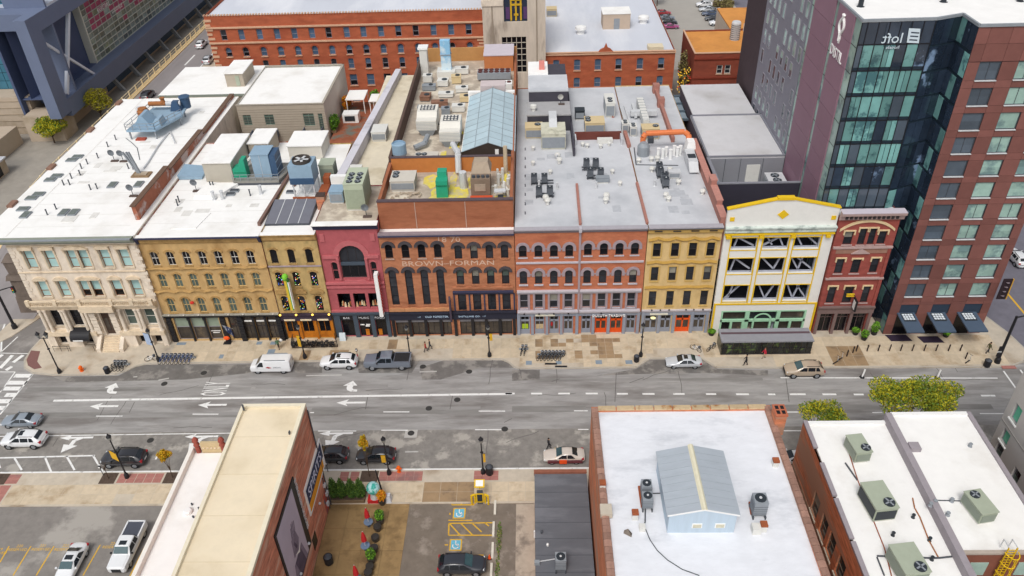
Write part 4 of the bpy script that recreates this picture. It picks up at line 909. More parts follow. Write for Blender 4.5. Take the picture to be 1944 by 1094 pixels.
MB().box(x0,x1,y0-.55,y0+.34,17.25,17.4).obj('parapet_cap',MATS['cap_grey'],t); band(t,'gutter',metal_d,x0,x1,y0-.56,y0-.4,17.1,17.25)
cornice(t,'shop_cornice',mauve_light,x0,x1,y0,[(.1,3.7),(.15,3.85),(.3,4.0),(.3,4.15)])
MB().box(x0,x1-.1,y0-.1,y0,3.2,3.75).obj('shop_fascia',shop_grey,t)
for u in (17.4,19.6,21.6,24.08,26.15):MB().box(u-.2,u+.2,y0-.2,y0,0,3.7).obj('pilaster',shop_grey,t)
for k,(a,b) in enumerate(GB):
    dm=orange_door if k == 2 else shop_grey
    o=win(t,fr,a,b,.1,3.2,0,dm,glass_s,glass_k,grid='2x2',d=.2,fw=.16,split=.74,name='shop_door')
    MB().box(a+.05,b-.05,y0+.19,y0+.27,.1,.85).obj('kick_panel',dm,o); MB().box((a+b)/2-.1,(a+b)/2+.1,y0+.18,y0+.27,.1,2.4).obj('meeting_stile',dm,o); MB().box(a,b,y0+.18,y0+.27,2.15,2.4).obj('transom',dm,o)
for c in cg+[19.6,24.1]:MB().tube((c,y0-.45,4.35),(c,y0-.3,4.2),.12,.06,8).obj('lamp',frame_k,t)
MB().box(18.3,20.7,y0-.32,y0-.16,3.4,3.62).obj('light_bar',MATS['bar_cream'],t)
MB().blob((18.75,y0-.35,2.95),.4,.3,.14,8,5).obj('lamp',mat('lamp_shell','e8dfa8',var=.05,sc=2,emit=.5),t)

# 8 ---- white front with yellow trim, open behind
x0,x1,y0=26.75,40.45,-.3
WC=[(27.75,31.0),(31.75,35.0),(35.7,38.95)]; WR=[(13.75,15.6),(10.0,12.5),(5.5,8.2)]
H=[(a,b,c,d) for a,b in WC for c,d in WR] +[(27.9,39.35,.1,3.95)]
t=thing('white_facade','white facade with yellow trim and a low gable, open to steel braces behind','building',((x0+x1)/2,y0,0)); fr=T(0,y0,0)
mb=MB(fr); wall(mb,x0,x1,0,17.2,H,.45); mb.tf=None
mb.add([(x0,y0+.45,0),(x0,y0+.45,17.2),(x0,y0,17.2),(x0,y0,0),(x1,y0+.45,0),(x1,y0+.45,17.2),(x1,y0,17.2),(x1,y0,0)],[(0,1,2,3),(7,6,5,4)])
mb.prismy([(x0,17.2),(x1,17.2),(x1,19.7),(34.6,21.0),(32.7,21.0),(x0,19.7)],y0,y0+.45); mb.obj('wall',white_m,t)
cop=MB()
for (ua,za),(ub,zb) in (((x0-.1,19.7),(32.6,21.0)),((34.7,21.0),(x1+.1,19.7))):cop.prismy([(ua,za),(ub,zb),(ub,zb+.18),(ua,za+.18)],y0-.1,y0+.5)
cop.box(32.6,34.7,y0-.15,y0+.55,21.0,21.35); cop.obj('coping',yellow_m,t)
MB().prismy([(33.6,18.3),(34.3,18.95),(33.6,19.6),(32.9,18.95)],y0-.08,y0).obj('diamond',yellow_m,t)
for u in (27.4,39.9):MB().box(u-.28,u+.28,y0-.08,y0,18.1,18.65).obj('corner_boss',yellow_m,t)
cornice(t,'cornice',mat('cornice_pale','ccd6cf',var=.07,sc=1.5,c2='96a29e',c2t=(.5,.65),c2s=1),x0-.05,x1+.05,y0,[(.1,16.35),(.3,16.5),(.3,16.9),(.5,17.1),(.5,17.3)])
MB().box(x0,x1,y0-.3,y0,16.1,16.33).obj('yellow_band',yellow_m,t)
for u in (27.2,31.4,35.35,39.7):MB().box(u-.28,u+.28,y0-.42,y0,15.65,16.05).obj('bracket',yellow_m,t)
for a,b in WC:
    for c,d in WR:
        mb=MB(); e=.09
        ring(mb,[(a-e,c-e),(b+e,c-e),(b+e,d+e),(a-e,d+e)],.1,y0-.06,y0+.02); mb.obj('opening_trim',yellow_m,t)
        MB().box(a,b,y0+.5,y0+.6,c-.1,c+.18).obj('floor_beam',steel_lav,t)
MB().box(x0,x1,y0-.1,y0,5.0,5.22).obj('yellow_band',yellow_m,t)
for a,b in WC:
    for u in (a-.17,b+.05):MB().box(u,u+.12,y0-.09,y0-.0,5.22,15.95).obj('yellow_strip',yellow_m,t)
for u in (x0+.12,x1-.12):MB().box(u-.13,u+.13,y0-.1,y0,.0,5.0).obj('yellow_edge',yellow_m,t)
br=[((28,5.2),(30.6,8.4)),((28.6,5.3),(29.2,8.3)),((32.2,8.3),(33.6,5.4)),((33.6,5.4),(34.8,8.4)),((36,8.3),(37.3,5.4)),((37.3,5.4),(38.0,8.4)),((37.0,8.3),(39,5.5)),((28.2,12.4),(30.9,10.3)),((28.4,10.1),(28.9,12.6)),((31.9,12.4),(34.0,10.2)),((34.0,10.2),(34.8,12.6)),((35.8,12.4),(37.2,10.1)),((37.2,10.1),(37.6,12.6)),((36.3,12.4),(38.9,10.2)),((28,15.6),(30.9,13.9)),((28.4,13.8),(28.8,15.6)),((32,13.9),(34.8,15.6)),((33.8,15.5),(34.6,13.9)),((32.2,15.6),(33.2,14)),((36,15.6),(37,13.9)),((37.2,15.5),(39,13.9))]
mb=MB()
for (xa,za),(xb,zb) in br:mb.bar((xa,y0+.85,za),(xb,y0+.85,zb),.2,.2)
for u in (27.5,31.4,35.35,39.2):mb.box(u-.15,u+.15,y0+.7,y0+1.0,0,16.8)
mb.obj('steel_brace',steel_lav,t)
MB().box(x0+.1,x1-.1,y0+2.2,y0+2.4,0,16.9).obj('inner_dark_sheet',dark_in,t)  # dark sheet standing in for the shaded interior behind the open front
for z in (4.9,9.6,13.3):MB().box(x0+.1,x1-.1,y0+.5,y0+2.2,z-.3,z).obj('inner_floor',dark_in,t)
# mint green shop front within it
f=MB()
for a,b,c,d in ((27.9,39.35,3.75,3.95),(27.9,39.35,2.05,2.4),(27.9,28.15,0,3.75),(39.1,39.35,0,3.75),(31.2,31.75,0,3.75),(35.4,35.9,0,3.75),(29.3,29.6,0,2.05),(37.3,37.6,0,2.05),(32.3,32.55,0,2.05),(34.6,34.85,0,2.05),(30.9,31.2,0,2.05)):f.box(a,b,y0-.02,y0+.25,c,d)
pts0=arcpts(32.0,35.15,3.75,1.35,10); 
f.obj('shop_frame',mint,t)
ar=MB(); inn=arcpts(32.55,34.6,3.3,1.0,10); 
for (p,q),(p2,q2) in zip(zip(inn,inn[1:]),zip(arcpts(32.3,34.85,3.55,1.25,10),arcpts(32.3,34.85,3.55,1.25,10)[1:])):ar.add([(p[0],y0-.05,p[1]),(q[0],y0-.05,q[1]),(q2[0],y0-.05,q2[1]),(p2[0],y0-.05,p2[1])],[(0,1,2,3)])
ar.obj('door_arch',mint,t)
for a,b,c,d,m in ((28.15,31.2,2.4,3.75,glass_s),(31.75,35.4,2.4,3.75,glass_d),(35.9,39.1,2.4,3.75,glass_s),(28.15,29.3,0,2.05,glass_k),(29.6,30.9,0,2.05,glass_s),(32.55,34.6,0,2.05,glass_s),(35.9,37.3,0,2.05,glass_s),(37.6,39.1,0,2.05,glass_s)):MB().box(a,b,y0+.3,y0+.34,c,d).obj('pane',m,t)
# glazed street shelter in front
sh=thing('dining_shelter','dark glazed sidewalk dining shelter with grey roof before the white facade','shelter',(33.6,-2.4,0))
MB().add([(27.2,-4.95,2.4),(39.3,-4.95,2.4),(39.2,-2.4,2.55),(27.2,-2.4,2.55),(27.2,-4.95,2.2),(39.3,-4.95,2.2),(39.2,-2.4,2.35),(27.2,-2.4,2.35)],[(0,1,2,3),(7,6,5,4),(4,5,1,0),(5,6,2,1),(6,7,3,2),(7,4,0,3)]).obj('roof',mat('shelter_grey','8d8e95',var=.08,sc=1),sh)
MB().add([(27.4,-3.5,2.497),(39.1,-3.5,2.497),(39.1,-3.1,2.52),(27.4,-3.1,2.52)],[(0,1,2,3)]).obj('roof_seam',mat('seam_brown','5c4a52',var=.05,sc=1),sh)
for u in [27.4+i*.74 for i in range(16)]:
    MB().box(u,u+.68,-4.86,-4.8,.12,2.2).obj('glass_panel',mat('shelter_glass','262829',var=.4,sc=1.2,rough=.15,rnd=.4,c2='4f6238',c2t=(.52,.6),c2s=1.4),sh)
MB().box(27.3,39.2,-4.92,-4.86,1.15,1.22).obj('rail',black_m,sh); MB().box(27.3,39.2,-4.92,-4.86,.12,.35).obj('rail',black_m,sh)
for u in (27.3,39.15):MB().box(u,u+.06,-4.8,-2.45,.12,2.2).obj('side_glass',MATS['shelter_glass'],sh)

# 9 ---- ornate red brick
x0,x1,y0=40.6,48.05,-.6
RW=[(41.65,42.75,14.55,16.5),(43.45,44.35,14.5,16.9),(44.7,45.55,14.5,16.9),(45.9,46.9,14.55,16.5),(41.5,42.5,10.1,12.4),(43.55,44.65,10.1,12.3),(45.95,46.95,10.15,12.4),(41.4,42.4,5.3,8.0),(43.5,44.7,5.3,8.0),(45.9,46.85,5.3,8.0)]
H=[w_ for w_ in RW] +[(41.2,43.0,.1,3.6),(43.3,45.1,.1,3.6),(45.4,47.4,.1,3.6)]
t,fr=bldg('ornate_brick_building','narrow red brick building with cream trim and a broad arch below the cornice',x0,x1,y0,9,18.4,redbrick,H,roof_grey,18.6)
for i,(a,b,c,d) in enumerate(RW):
    win(t,fr,a,b,c,d,0,frame_k,glass_d,glass_d,hood=creamtrim if i not in (5,) else creamtrim,hw=.2,hp=.14,legs=.5 if i not in (5,) else .15,sill=pinkstone)
pts=arcpts(40.9,47.7,18.2,1.35,14); mb=MB()
for p,q in zip(pts,pts[1:]):mb.add([(p[0],y0-.15,p[1]-.35),(q[0],y0-.15,q[1]-.35),(q[0],y0-.15,q[1]),(p[0],y0-.15,p[1]),(q[0],y0,q[1]),(p[0],y0,p[1]),(p[0],y0,p[1]-.35),(q[0],y0,q[1]-.35)],[(0,1,2,3),(3,2,4,5),(6,7,1,0)])
mb.obj('broad_arch',creamtrim,t)
cornice(t,'cornice',pinkstone,x0-.1,x1+.3,y0,[(.15,18.2),(.3,18.35),(.35,18.8),(.75,19.1),(.8,19.45)])
mb=MB()
for i in range(12):mb.box(x0+.5+i*.56,x0+.8+i*.56,y0-.5,y0-.34,18.5,18.85)
mb.obj('dentils',frame_d,t); MB().box(x0-.1,x1+.3,y0-.8,y0+.4,19.45,19.52).obj('cornice_top',mat('lilac_cap','c4bcc6',var=.05,sc=1),t)
for z in (14.0,9.2):band(t,'string_course',pinkstone,x0,x1,y0-.25,y0,z,z+.28)
band(t,'stone_panel',mat('panel_brown','9a7565',var=.12,sc=2),x0+.3,x1-.2,y0-.08,y0,13.2,13.95)
MB().prismy([(43.0,13.2),(45.4,13.2),(44.2,14.0)],y0-.25,y0).obj('small_pediment',pinkstone,t)
for u in (40.85,47.75):MB().box(u-.2,u+.2,y0-.14,y0,4.8,14.0).obj('pilaster',redbrick,t)
cornice(t,'shop_cornice',brown_shop,x0,x1,y0,[(.2,4.2),(.25,4.45),(.4,4.6),(.4,4.8)]); MB().box(x0,x1,y0-.2,y0,3.6,4.2).obj('shop_fascia',brown_shop,t)
for u in (40.9,43.15,45.25,47.7):MB().box(u-.2,u+.2,y0-.22,y0,0,3.6).obj('pier',brown_shop,t)
for a,b in ((41.2,43.0),(43.3,45.1),(45.4,47.4)):win(t,fr,a,b,.1,3.6,0,brown_shop,glass_k,glass_d,grid='2x2',d=.5,split=.7,name='shop_window')
sg=thing('hanging_sign','small black hanging sign with yellow bands on the ornate red brick building','sign',(44.9,y0-1.1,5.0))
MB().box(44.75,44.95,y0-1.6,y0-.5,4.9,6.6).obj('sign_panel',black_m,sg)
for z in (6.7,7.0):MB().box(43.7,44.7,y0-.6,y0-.45,z,z+.15).obj('yellow_band',yellow_m,sg)
MB().box(44.74,44.73,y0-1.4,y0-.7,5.1,6.4).obj('lettering',letter_w,sg); MB().bar((44.85,y0-1.0,6.7),(44.85,y0,6.7),.06,.06).obj('bracket',black_m,sg)
# ---------------------------------------------------------------- the hotel
t=thing('hotel','tall hotel with red cladding, teal glass curtain wall and a purple DISTIL side','hotel',(51,-1,0))
HX,HY=38.7,1.5
mb=MB(); mb.prism([(38.9,50),(38.9,1.9),(46.6,1.9),(50.3,3.3),(50.3,-.8),(63.0,-.8),(63.0,50)],0,41.9); mb.obj('core',mat('hotel_core','4a3d42',var=.1,sc=1),t)
roofm=mat('roof_stained','f0efec',var=.05,sc=.5,c2='77736c',c2t=(.70,.75),c2s=.45)
MB().prism([(38.7,50),(38.7,1.5),(46.7,1.6),(50.05,2.9),(50.05,-1),(63.1,-1),(63.1,50)],41.9,42.05).obj('roof',roofm,t)
mb=MB()
for a,b in (((38.7,50),(38.7,1.5)),((38.7,1.5),(46.7,1.6)),((46.7,1.6),(50.05,2.9)),((50.05,2.9),(50.05,-1)),((50.05,-1),(63.1,-1))):mb.bar((*a,42.1),(*b,42.1),.25,.3)
mb.obj('parapet_cap',metal_g,t)
UC=[50.05,51.35,53.7,55.5,57.8,59.7,62.0,63.1]
WT=[38.1-2.96*k for k in range(11)]
rows=[(40.1,42.0,0),(38.15,40.1,0)]
for z in WT:rows += [(z-2.08,z,1),(z-2.96,z-2.08,0)]
zb=WT[-1]-2.96
rows += [(5.1,zb-.0,0),(3.5,5.1,2),(1.7,3.5,0),(0,1.7,0)]
def panel(name,m,par,x0,x1,y,z0,z1,g_=.03,th=.05):
    wd,h=x1-x0-g_,z1-z0-g_
    inst(name,cached(('pn',round(wd,2),round(h,2),m.name,th),lambda:MB().box(-wd/2,wd/2,-th,0,0,h).mesh(name,m)),par,T((x0+x1)/2,y,z0+g_/2))
rh=random.Random(5)
for z0,z1,k in rows:
    for i in range(7):
        w_=i in (1,3,5)
        if w_ and k == 1:
            lo,up=(glass_h,glass_h)
            if i == 1:lo=up=glass_hd
            r_=rh.random()
            fr=T(0,-1,0); o=win(t,fr,UC[i],UC[i+1],z0,z1,0,metal_d,lo,up,grid='1x1' if r_ < .5 else '2x1',d=.12,fw=.09)
            MB().box(UC[i],UC[i+1],-1.12,-.88,z0-.08,z0).obj('sill',metal_l,o)
        elif w_ and k == 2:MB().box(UC[i],UC[i+1],-.9,-.82,z0,z1).obj('dark_recess',mat('recess_blue','2f3d4e',var=.1,sc=2),t)
        else:panel('cladding_panel',hotelred,t,UC[i],UC[i+1],-.95,z0,z1)
for i,(a,b) in enumerate(((51.1,53.35),(55.05,57.4),(59.0,61.5))):
    cn=MB(); cn.prismx([(-4.75,3.3),(-1.0,3.62),(-1.0,3.8),(-4.75,3.5)][::-1],a,b); cn=cn.obj('canopy',mat('canopy_blue','4d5d70',var=.06,sc=1,rough=.5),t)
    fl=MB()
    for k in range(4):
        for j in range(3):fl.box(a+.45+k*.36,a+.72+k*.36,-2.5+j*.42,-2.2+j*.42,3.73-j*.0+.0,3.80+j*.03)
    fl.obj('roof_light',mat('rooflight','dfe8ee',var=.1,sc=4),cn)
    fk=MB().prismx([(-2.75,3.665),(-1.15,3.795),(-1.15,3.83),(-2.75,3.70)][::-1],a+.35,a+1.95).obj('roof_light_frame',fan_dark,cn)
    MB().box(a+.1,b-.1,-1.02,-.9,.15,3.3).obj('shop_window',glass_k,t)
for x in (53.9,57.9):MB().box(x,x+.08,-1.4,-1.0,2.4,2.5).obj('wall_light',metal_l,t)
# glass front: storeys of tall panes between dark spandrels
def gpane(m,x0,x1,z0,z1,mw,par,g_=.07):
    wd,h=x1-x0-g_,z1-z0
    inst('pane',cached(('gp',round(wd,2),round(h,2),m.name),lambda:MB().box(-wd/2,wd/2,-.05,0,0,h).mesh('pane',m)),par,mw @ T((x0+x1)/2,0,z0))
cw=MB().box(38.75,46.65,1.55,1.85,0,42).obj('curtain_wall',spandrel,t)
fr=T(0,1.55,0); xs=[38.72,39.35,40.55,41.75,42.95,44.15,45.4,46.6]
panes_=0
for k in range(13):
    zt=39.35-3.0*k; zb_=zt-2.5
    for i in range(7):
        r_=rh.random(); m=glass_t if r_ < .72 else (glass_hd if r_ < .9 else glass_n)
        if i == 0:m=glass_hd
        a,b=xs[i],xs[i+1]
        if r_ < .25 and i:gpane(m,a,(a+b)/2,zb_,zt,fr,cw); gpane(glass_t,(a+b)/2,b,zb_,zt,fr,cw)
        else:gpane(m,a,b,zb_,zt,fr,cw)
for i in range(3):gpane(glass_n,(38.72,41.4,44.0)[i],(41.4,44.0,46.6)[i],39.5,41.9,fr,cw)
mu=MB()
for x in xs:mu.box(x-.04,x+.04,1.42,1.55,0,41.9)
for k in range(14):mu.box(38.72,46.6,1.44,1.55,39.4-3*k,39.48-3*k)
mu.obj('mullion',frame_k,cw)
ang=math.atan2(2.9-1.6,50.05-46.65); L2=math.hypot(3.4,1.3); fr2=T(46.65,1.55,0) @ RZ(ang)
cw2=MB(fr2); cw2.box(0,L2,.02,.3,0,42); cw2=cw2.obj('curtain_wall',spandrel,t)
for k in range(14):
    zt=41.9-3.0*k
    for i in range(3):
        up_=k < 4 or k in (5,6)
        m=glass_n if up_ else (glass_t if i == 0 and rh.random() < .8 else (spandrel if rh.random() < .35 else glass_n))
        gpane(m,.1+i*1.18,.1+(i+1)*1.18,zt-2.7,zt,fr2,cw2,.06)
fr3=T(50.05,2.9,0) @ RZ(-PI/2); cw3=MB(fr3); cw3.box(0,3.85,.02,.25,0,42); cw3=cw3.obj('curtain_wall',spandrel,t)
for k in range(14):
    for i in range(3):gpane(glass_n if (k+i) % 3 else glass_t,.05+i*1.25,.05+(i+1)*1.25,39.3-3*k,41.9-3*k,fr3,cw3,.1)
lofm=mat('letter_ice','c3d0d8',var=0,emit=.1)
lm_=T(43.2,1.40,39.62) @ UPRIGHT
text('lettering','loft',lofm,t,T(42.35,1.40,39.6) @ UPRIGHT @ Matrix.Diagonal((-1,1,1,1)),size=1.6,ext=.02,font_scale=(1.05,1))
mb=MB(); mb.add([(44.0,1.40,39.6),(45.35,1.40,39.5),(45.1,1.40,41.1),(43.85,1.40,41.2)],[(0,1,2,3)]); mb.m(1)
for k in range(3):mb.add([(44.2,1.385,39.85+k*.4),(45.1,1.385,39.78+k*.4),(45.08,1.385,39.92+k*.4),(44.18,1.385,40.0+k*.4)],[(0,1,2,3)])
mb.obj('emblem',[lofm,glass_n],t)
text('lettering','hotels',lofm,t,T(42.6,1.40,38.95) @ UPRIGHT @ Matrix.Diagonal((-1,1,1,1)),size=.5,ext=.02,font_scale=(1.2,1))
# purple side
wf=T(38.7,0,0) @ RZ(-PI/2)              # west face: along = -y
def wpanel(name,m,y0,y1,z0,z1,th=.12):
    MB(wf).box(-y1,-y0,-th,.05,z0,z1).obj(name,m,t)
for z in range(14):
    wpanel('purple_panel',hotel_purple,3.4,8.7,3.0*z+.02,min(42,3.0*z+2.98),.14); wpanel('purple_panel',hotel_purple,9.9,17.0,3.0*z+.02,min(42,3.0*z+2.98),.14)
    for a,b in ((1.6,3.4),(8.75,9.85),(17.05,18.2)):wpanel('pane',glass_h if z > 3 or a < 2 else glass_hd,a,b,3.0*z+.06,min(41.9,3.0*z+2.94),-.02)
wpanel('grey_wall',hotel_grey,18.25,38,0,42,.06)
for k in range(14):
    for j,y in enumerate((19.2,21.6,24.0,26.4,28.8,31.2,33.6,36.0)):
        if (j+k) % 5 == 4:continue
        z0=1.0+3.0*k
        win(t,wf,-y-.6,-y+.6,z0,z0+2.1,0,frame_g,glass_h if k > 9 or k == 6 else glass_hd,glass_hd if k < 9 else glass_h,grid='1x1',d=-.16,fw=.06)
text('lettering','DISTIL',letter_w,t,wf @ T(-6.6,-.16,36.1) @ UPRIGHT,size=1.75,ext=.06,font_scale=(.85,1))
em=MB(wf); pts1=[]; pts2=[]
for i in range(17):
    s=i/16; zz=41.3-3.0*s; w_=.62*math.sin(PI*min(1,max(0,(s-.12)/.62)))
    top=.28*(1-s/.14) if s < .14 else 0
    pts1.append((-6.4+w_+top*-1,-.22,zz)); pts2.append((-6.4- w_+top,-.3,zz))
em.pipe(pts1,.17,6); em.pipe(pts2,.17,6); em.taper((-6.4,-.24,38.0),.2,.15,.6,.55,.15); em.obj('emblem',letter_w,t)
sg=thing('blade_sign','dark blade sign with gold edge on the corner of the red hotel','sign',(63.6,-1.2,6))
MB().box(63.15,64.3,-1.5,-1.35,6.2,9.4).obj('sign_panel',mat('sign_maroon','2e2228',var=.1,sc=2),sg); MB().box(64.3,64.42,-1.55,-1.3,6.2,9.4).obj('sign_edge',mat('sign_gold','c89a3c',var=.1,sc=2),sg)
mb=MB()
for i,z in enumerate((6.6,7.3,8.0,8.7)):mb.lathe((63.72,-1.55,z+.2),[(.22,0),(.22,.02)],10)
mb.obj('sign_rings',mat('ring_grey','80747a',var=.1,sc=2),sg)

# ---------------------------------------------------------------- dark grey metal block behind the white facade
t=thing('metal_block','dark grey metal clad block with flat grey roofs behind the white facade','building',(33,10,0))
dk=mat('block_dark','3a3844',var=.08,sc=.6); lt=mat('block_panel','8c8d93',var=.05,sc=.5,rough=.5); mv=mat('block_mauve','5f545e',var=.08,sc=.8)
MB().box(27.7,38.6,17.5,31.9,0,17.8).obj('wall',mv,t); MB().box(27.6,38.65,17.45,31.95,17.8,18.0).obj('roof',roof_metal,t)
MB().box(28.4,38.2,32.0,45.8,0,17.4).obj('wall',mv,t); MB().box(28.3,38.25,32.0,45.9,17.4,17.6).obj('roof',roof_metal,t)
for b in ((27.6,38.65,17.4,17.6),(27.6,27.85,17.6,31.95),(38.45,38.65,17.6,31.95),(27.6,38.65,31.8,31.97)):MB().box(*b,18.0,18.22).obj('roof_edge',mat('edge_grey','85868e',var=.05,sc=2),t)
MB().box(27.6,38.65,9.6,9.9,0,17.9).obj('screen_wall',dk,t); MB().box(27.5,38.7,9.55,9.95,17.9,18.05).obj('screen_cap',MATS['edge_grey'],t)
MB().box(27.6,27.9,9.9,17.45,0,17.9).obj('screen_wall',dk,t); MB().box(27.5,27.95,9.9,17.45,17.9,18.05).obj('screen_cap',MATS['edge_grey'],t)
MB().box(27.9,38.6,9.9,17.45,13.8,14.0).obj('yard_floor',metal_g,t); MB().box(27.9,38.6,17.3,17.45,14,17.8).obj('yard_panel',lt,t)
for x in (30.2,32.4,35.6):MB().box(x,x+.06,17.26,17.3,14,17.8).obj('panel_seam',metal_d,t)
MB().box(33.4,35.3,17.2,17.3,14.0,16.8).obj('door',offwhite,t)

# ---------------------------------------------------------------- behind: long orange warehouse, concrete tower, brick blocks
t=thing('brick_warehouse','long orange brick warehouse with rows of small windows and pale roof, at the back','building',(-36,80,0))
y0=80.0; fr=T(0,y0,0)
def cx_(k,zxs,zy):return [atY(k,x,zy,y0).x for x in zxs]
r0=cx_('A1',(1695,1830),265) +cx_('A2',(25,158,290,423,550,687,815,948,1080,1212,1347,1480,1613),250)
r1=cx_('A1',(1735,1865),395) +cx_('A2',(57,187,318,447,577,707,837,967,1098,1230,1360,1490,1623),375)
r2=cx_('A2',(-55,75,205,337,463,592,722,852,982,1110,1240,1370,1500,1630),480); r3=cx_('A2',(480,610,740,870,998,1125,1250,1375,1500),600); r4=cx_('A2',(625,755,888,1010,1135),720)
ROWS=[(r0,1.25,16.05,18.25,0),(r1,1.25,12.5,14.5,.6),(r2,1.2,9.35,11.6,.15),(r3,1.6,5.6,8.05,0),(r4,1.6,1.8,4.0,0)]
H=[hole(c,w_,a,b,rs) for cs_,w_,a,b,rs in ROWS for c in cs_]
mb=MB(fr); wall(mb,-65.4,-7.2,0,21.2,H,.3); mb.tf=None; shell(mb,-65.4,-7.2,80,150,0,21.2); mb.obj('wall',backbrick,t)
MB().box(-65.3,-7.25,80.4,149.9,20.4,20.65).obj('roof',roof_back,t)
for cs_,w_,a,b,rs in ROWS:
    for c in cs_:
        q=R.random(); lo,up=(glass_b,glass_b) if q < .45 else ((glass_k,glass_b) if q < .75 else (glass_k,glass_d))
        win(t,fr,c-w_/2,c+w_/2,a,b,rs,frame_g,lo,up,d=.2,fw=.09,sill=backtrim if a < 15 else None,sillp=.2,hood=mat('arch_dark','9a4a30',var=.1,sc=2) if rs > .5 else None,hw=.3,split=.45)
for z in (18.55,15.35):MB().box(-65.5,-7.2,79.7,80,z,z+.32).obj('string_course',backtrim,t)
mb=MB()
for i in range(96):mb.box(-65.4+i*.606,-65.1+i*.606,79.8,80.4,21.2,21.42)
mb.obj('crenels',backtrim,t)
for i in range(22):MB().box(-65.5,-64.4+(.35 if i % 2 else 0),79.88,80,i*.95,i*.95+.48).obj('quoin',backtrim,t); MB().box(-8.3-(.35 if i % 2 else 0),-7.2,79.88,80,i*.7,i*.7+.36).obj('quoin',backtrim,t)
MB().box(-48,-40,92,100,21.8,22.4).obj('roof_platform',metal_g,t)
for u in (-47.5,-44,-40.5):MB().box(u,u+.2,92.2,99.8,20.65,21.8).obj('platform_leg',metal_l,t)
MB().box(-26.5,-24.5,94,95,20.65,21.1).obj('roof_hatch',offwhite,t)
t=thing('concrete_tower','stained concrete tower with a gridded black window and a coloured glass panel','tower',(-.8,78,0))
fr=T(0,78,0); mb=MB(fr); wall(mb,-7.2,5.7,0,30,[(-3.4,1.7,8.4,16.0),(-2.8,2.0,19.1,27.5)],.5); mb.tf=None; shell(mb,-7.2,5.7,78,92,0,30,False); mb.box(-7.1,5.6,78.6,91.9,29.5,29.7); mb.obj('wall',towerconc,t)
MB().box(-7.3,-2.9,77.8,78,22.4,23.6).obj('ledge',limestone,t)
for u in (-5.2,3.9):MB().box(u-.12,u+.12,77.9,78,0,30).obj('rib',mat('rib_grey','9c8f80',var=.1,sc=1),t)
for i in range(5):
    for j in range(6):MB().box(-3.4+i*1.02+.05,-3.4+(i+1)*1.02-.05,78.3,78.36,8.4+j*1.267+.05,8.4+(j+1)*1.267-.05).obj('pane',glass_k,t)
mb=MB()
for i in range(6):mb.box(-3.4+i*1.02-.06,-3.4+i*1.02+.06,78.2,78.3,8.4,16.0)
for j in range(7):mb.box(-3.4,1.7,78.2,78.3,8.4+j*1.267-.06,8.4+j*1.267+.06)
mb.obj('window_grid',mat('grid_pale','c4bcae',var=0),t)
MB().box(-2.8,2.0,78.4,78.5,19.1,27.5).obj('glass_panel',glass_n,t)
mb=MB()
for u in (-1.5,-.5,.5):mb.box(u,u+.35,78.25,78.4,19.3,25)
for z,wd in ((22.3,2.4),(23.3,1.8),(20.3,.9)):mb.box(-.3-wd/2,-.3+wd/2,78.2,78.4,z,z+.35)
mb.obj('yellow_tracery',mat('tracery','d0a82c',var=.1,sc=2),t)
mb=MB()
for u in (-2.4,1.2):mb.box(u,u+.8,78.3,78.4,19.6,22.0)
mb.obj('violet_glass',mat('violet','5a3f6b',var=.1,sc=2),t)
t=thing('brick_annex','lower orange brick block with a sloping parapet and grey roof beside the concrete tower','building',(19,80,0))
fr=T(0,80,0); ra=cx_('A3',(335,493,650,806,967,1127),515); rb=cx_('A3',(335,490,645,803,957,1115),650); rc=cx_('A3',(490,645,803,957),760)
ROWS=[(ra,1.35,7.8,10.2,.12),(rb,1.35,4.0,6.2,.15),(rc,1.35,.5,2.4,.15)]
mb=MB(fr); wall(mb,5.72,33.2,0,11.6,[hole(c,w_,a,b,rs) for cs_,w_,a,b,rs in ROWS for c in cs_],.3); mb.tf=None; shell(mb,5.72,33.2,80,150,0,11.6)
mb.prismy([(16.8,11.6),(20.2,11.6),(19.4,12.4),(18.9,12.6),(18.5,13.6),(18.1,12.6),(17.4,12.3)],79.9,80.3); mb.obj('wall',backbrick,t)
MB().box(5.75,33.1,80.4,149.9,11.0,11.2).obj('roof',roof_back,t)
for cs_,w_,a,b,rs in ROWS:
    for c in cs_:
        q=R.random(); win(t,fr,c-w_/2,c+w_/2,a,b,rs,frame_g,glass_b if q < .6 else glass_k,glass_b,d=.2,fw=.09,sill=backtrim,sillp=.2,split=.4)
for z in (11.2,2.95):MB().box(5.7,33.3,79.75,80,z,z+.25).obj('string_course',backtrim,t)
MB().box(5.7,33.3,79.85,80.4,11.6,11.75).obj('coping',backtrim,t)
t=thing('far_brick_block','dark red brick building with orange roofs beyond the grey metal block','building',(46,76,0))
fr=T(0,76,0); y0=76.0
rw=[(c,9.75,7.9) for c in cx_('A3',(1572,1633,1812,1873),530)] +[(c,6.2,4.1) for c in cx_('A3',(1792,1853),640)] +[(c,2.9,1.0) for c in cx_('A3',(1850,1790),740)]
mb=MB(fr); wall(mb,36.5,62,0,12.3,[(c-.6,c+.6,b,a) for c,a,b in rw],.25); mb.tf=None; shell(mb,36.5,62,76,91,0,12.3); mb.obj('wall',farbrick,t)
MB().box(36.6,62,76.3,90.9,11.8,12.0).obj('roof',roof_orange,t)
for c,a,b in rw:win(t,fr,c-.6,c+.6,b,a,0,frame_w,glass_d,glass_d,d=.12,fw=.13,sill=backtrim)
MB().box(36.4,62.1,75.85,76.35,12.3,12.45).obj('coping',backtrim,t); MB().box(36.4,36.75,76.35,91,12.3,12.45).obj('coping',backtrim,t)
for z in (11.0,6.9,3.4):MB().box(36.4,62,75.8,76,z,z+.28).obj('string_course',mat('belt_red','7d3626',var=.1,sc=2),t)
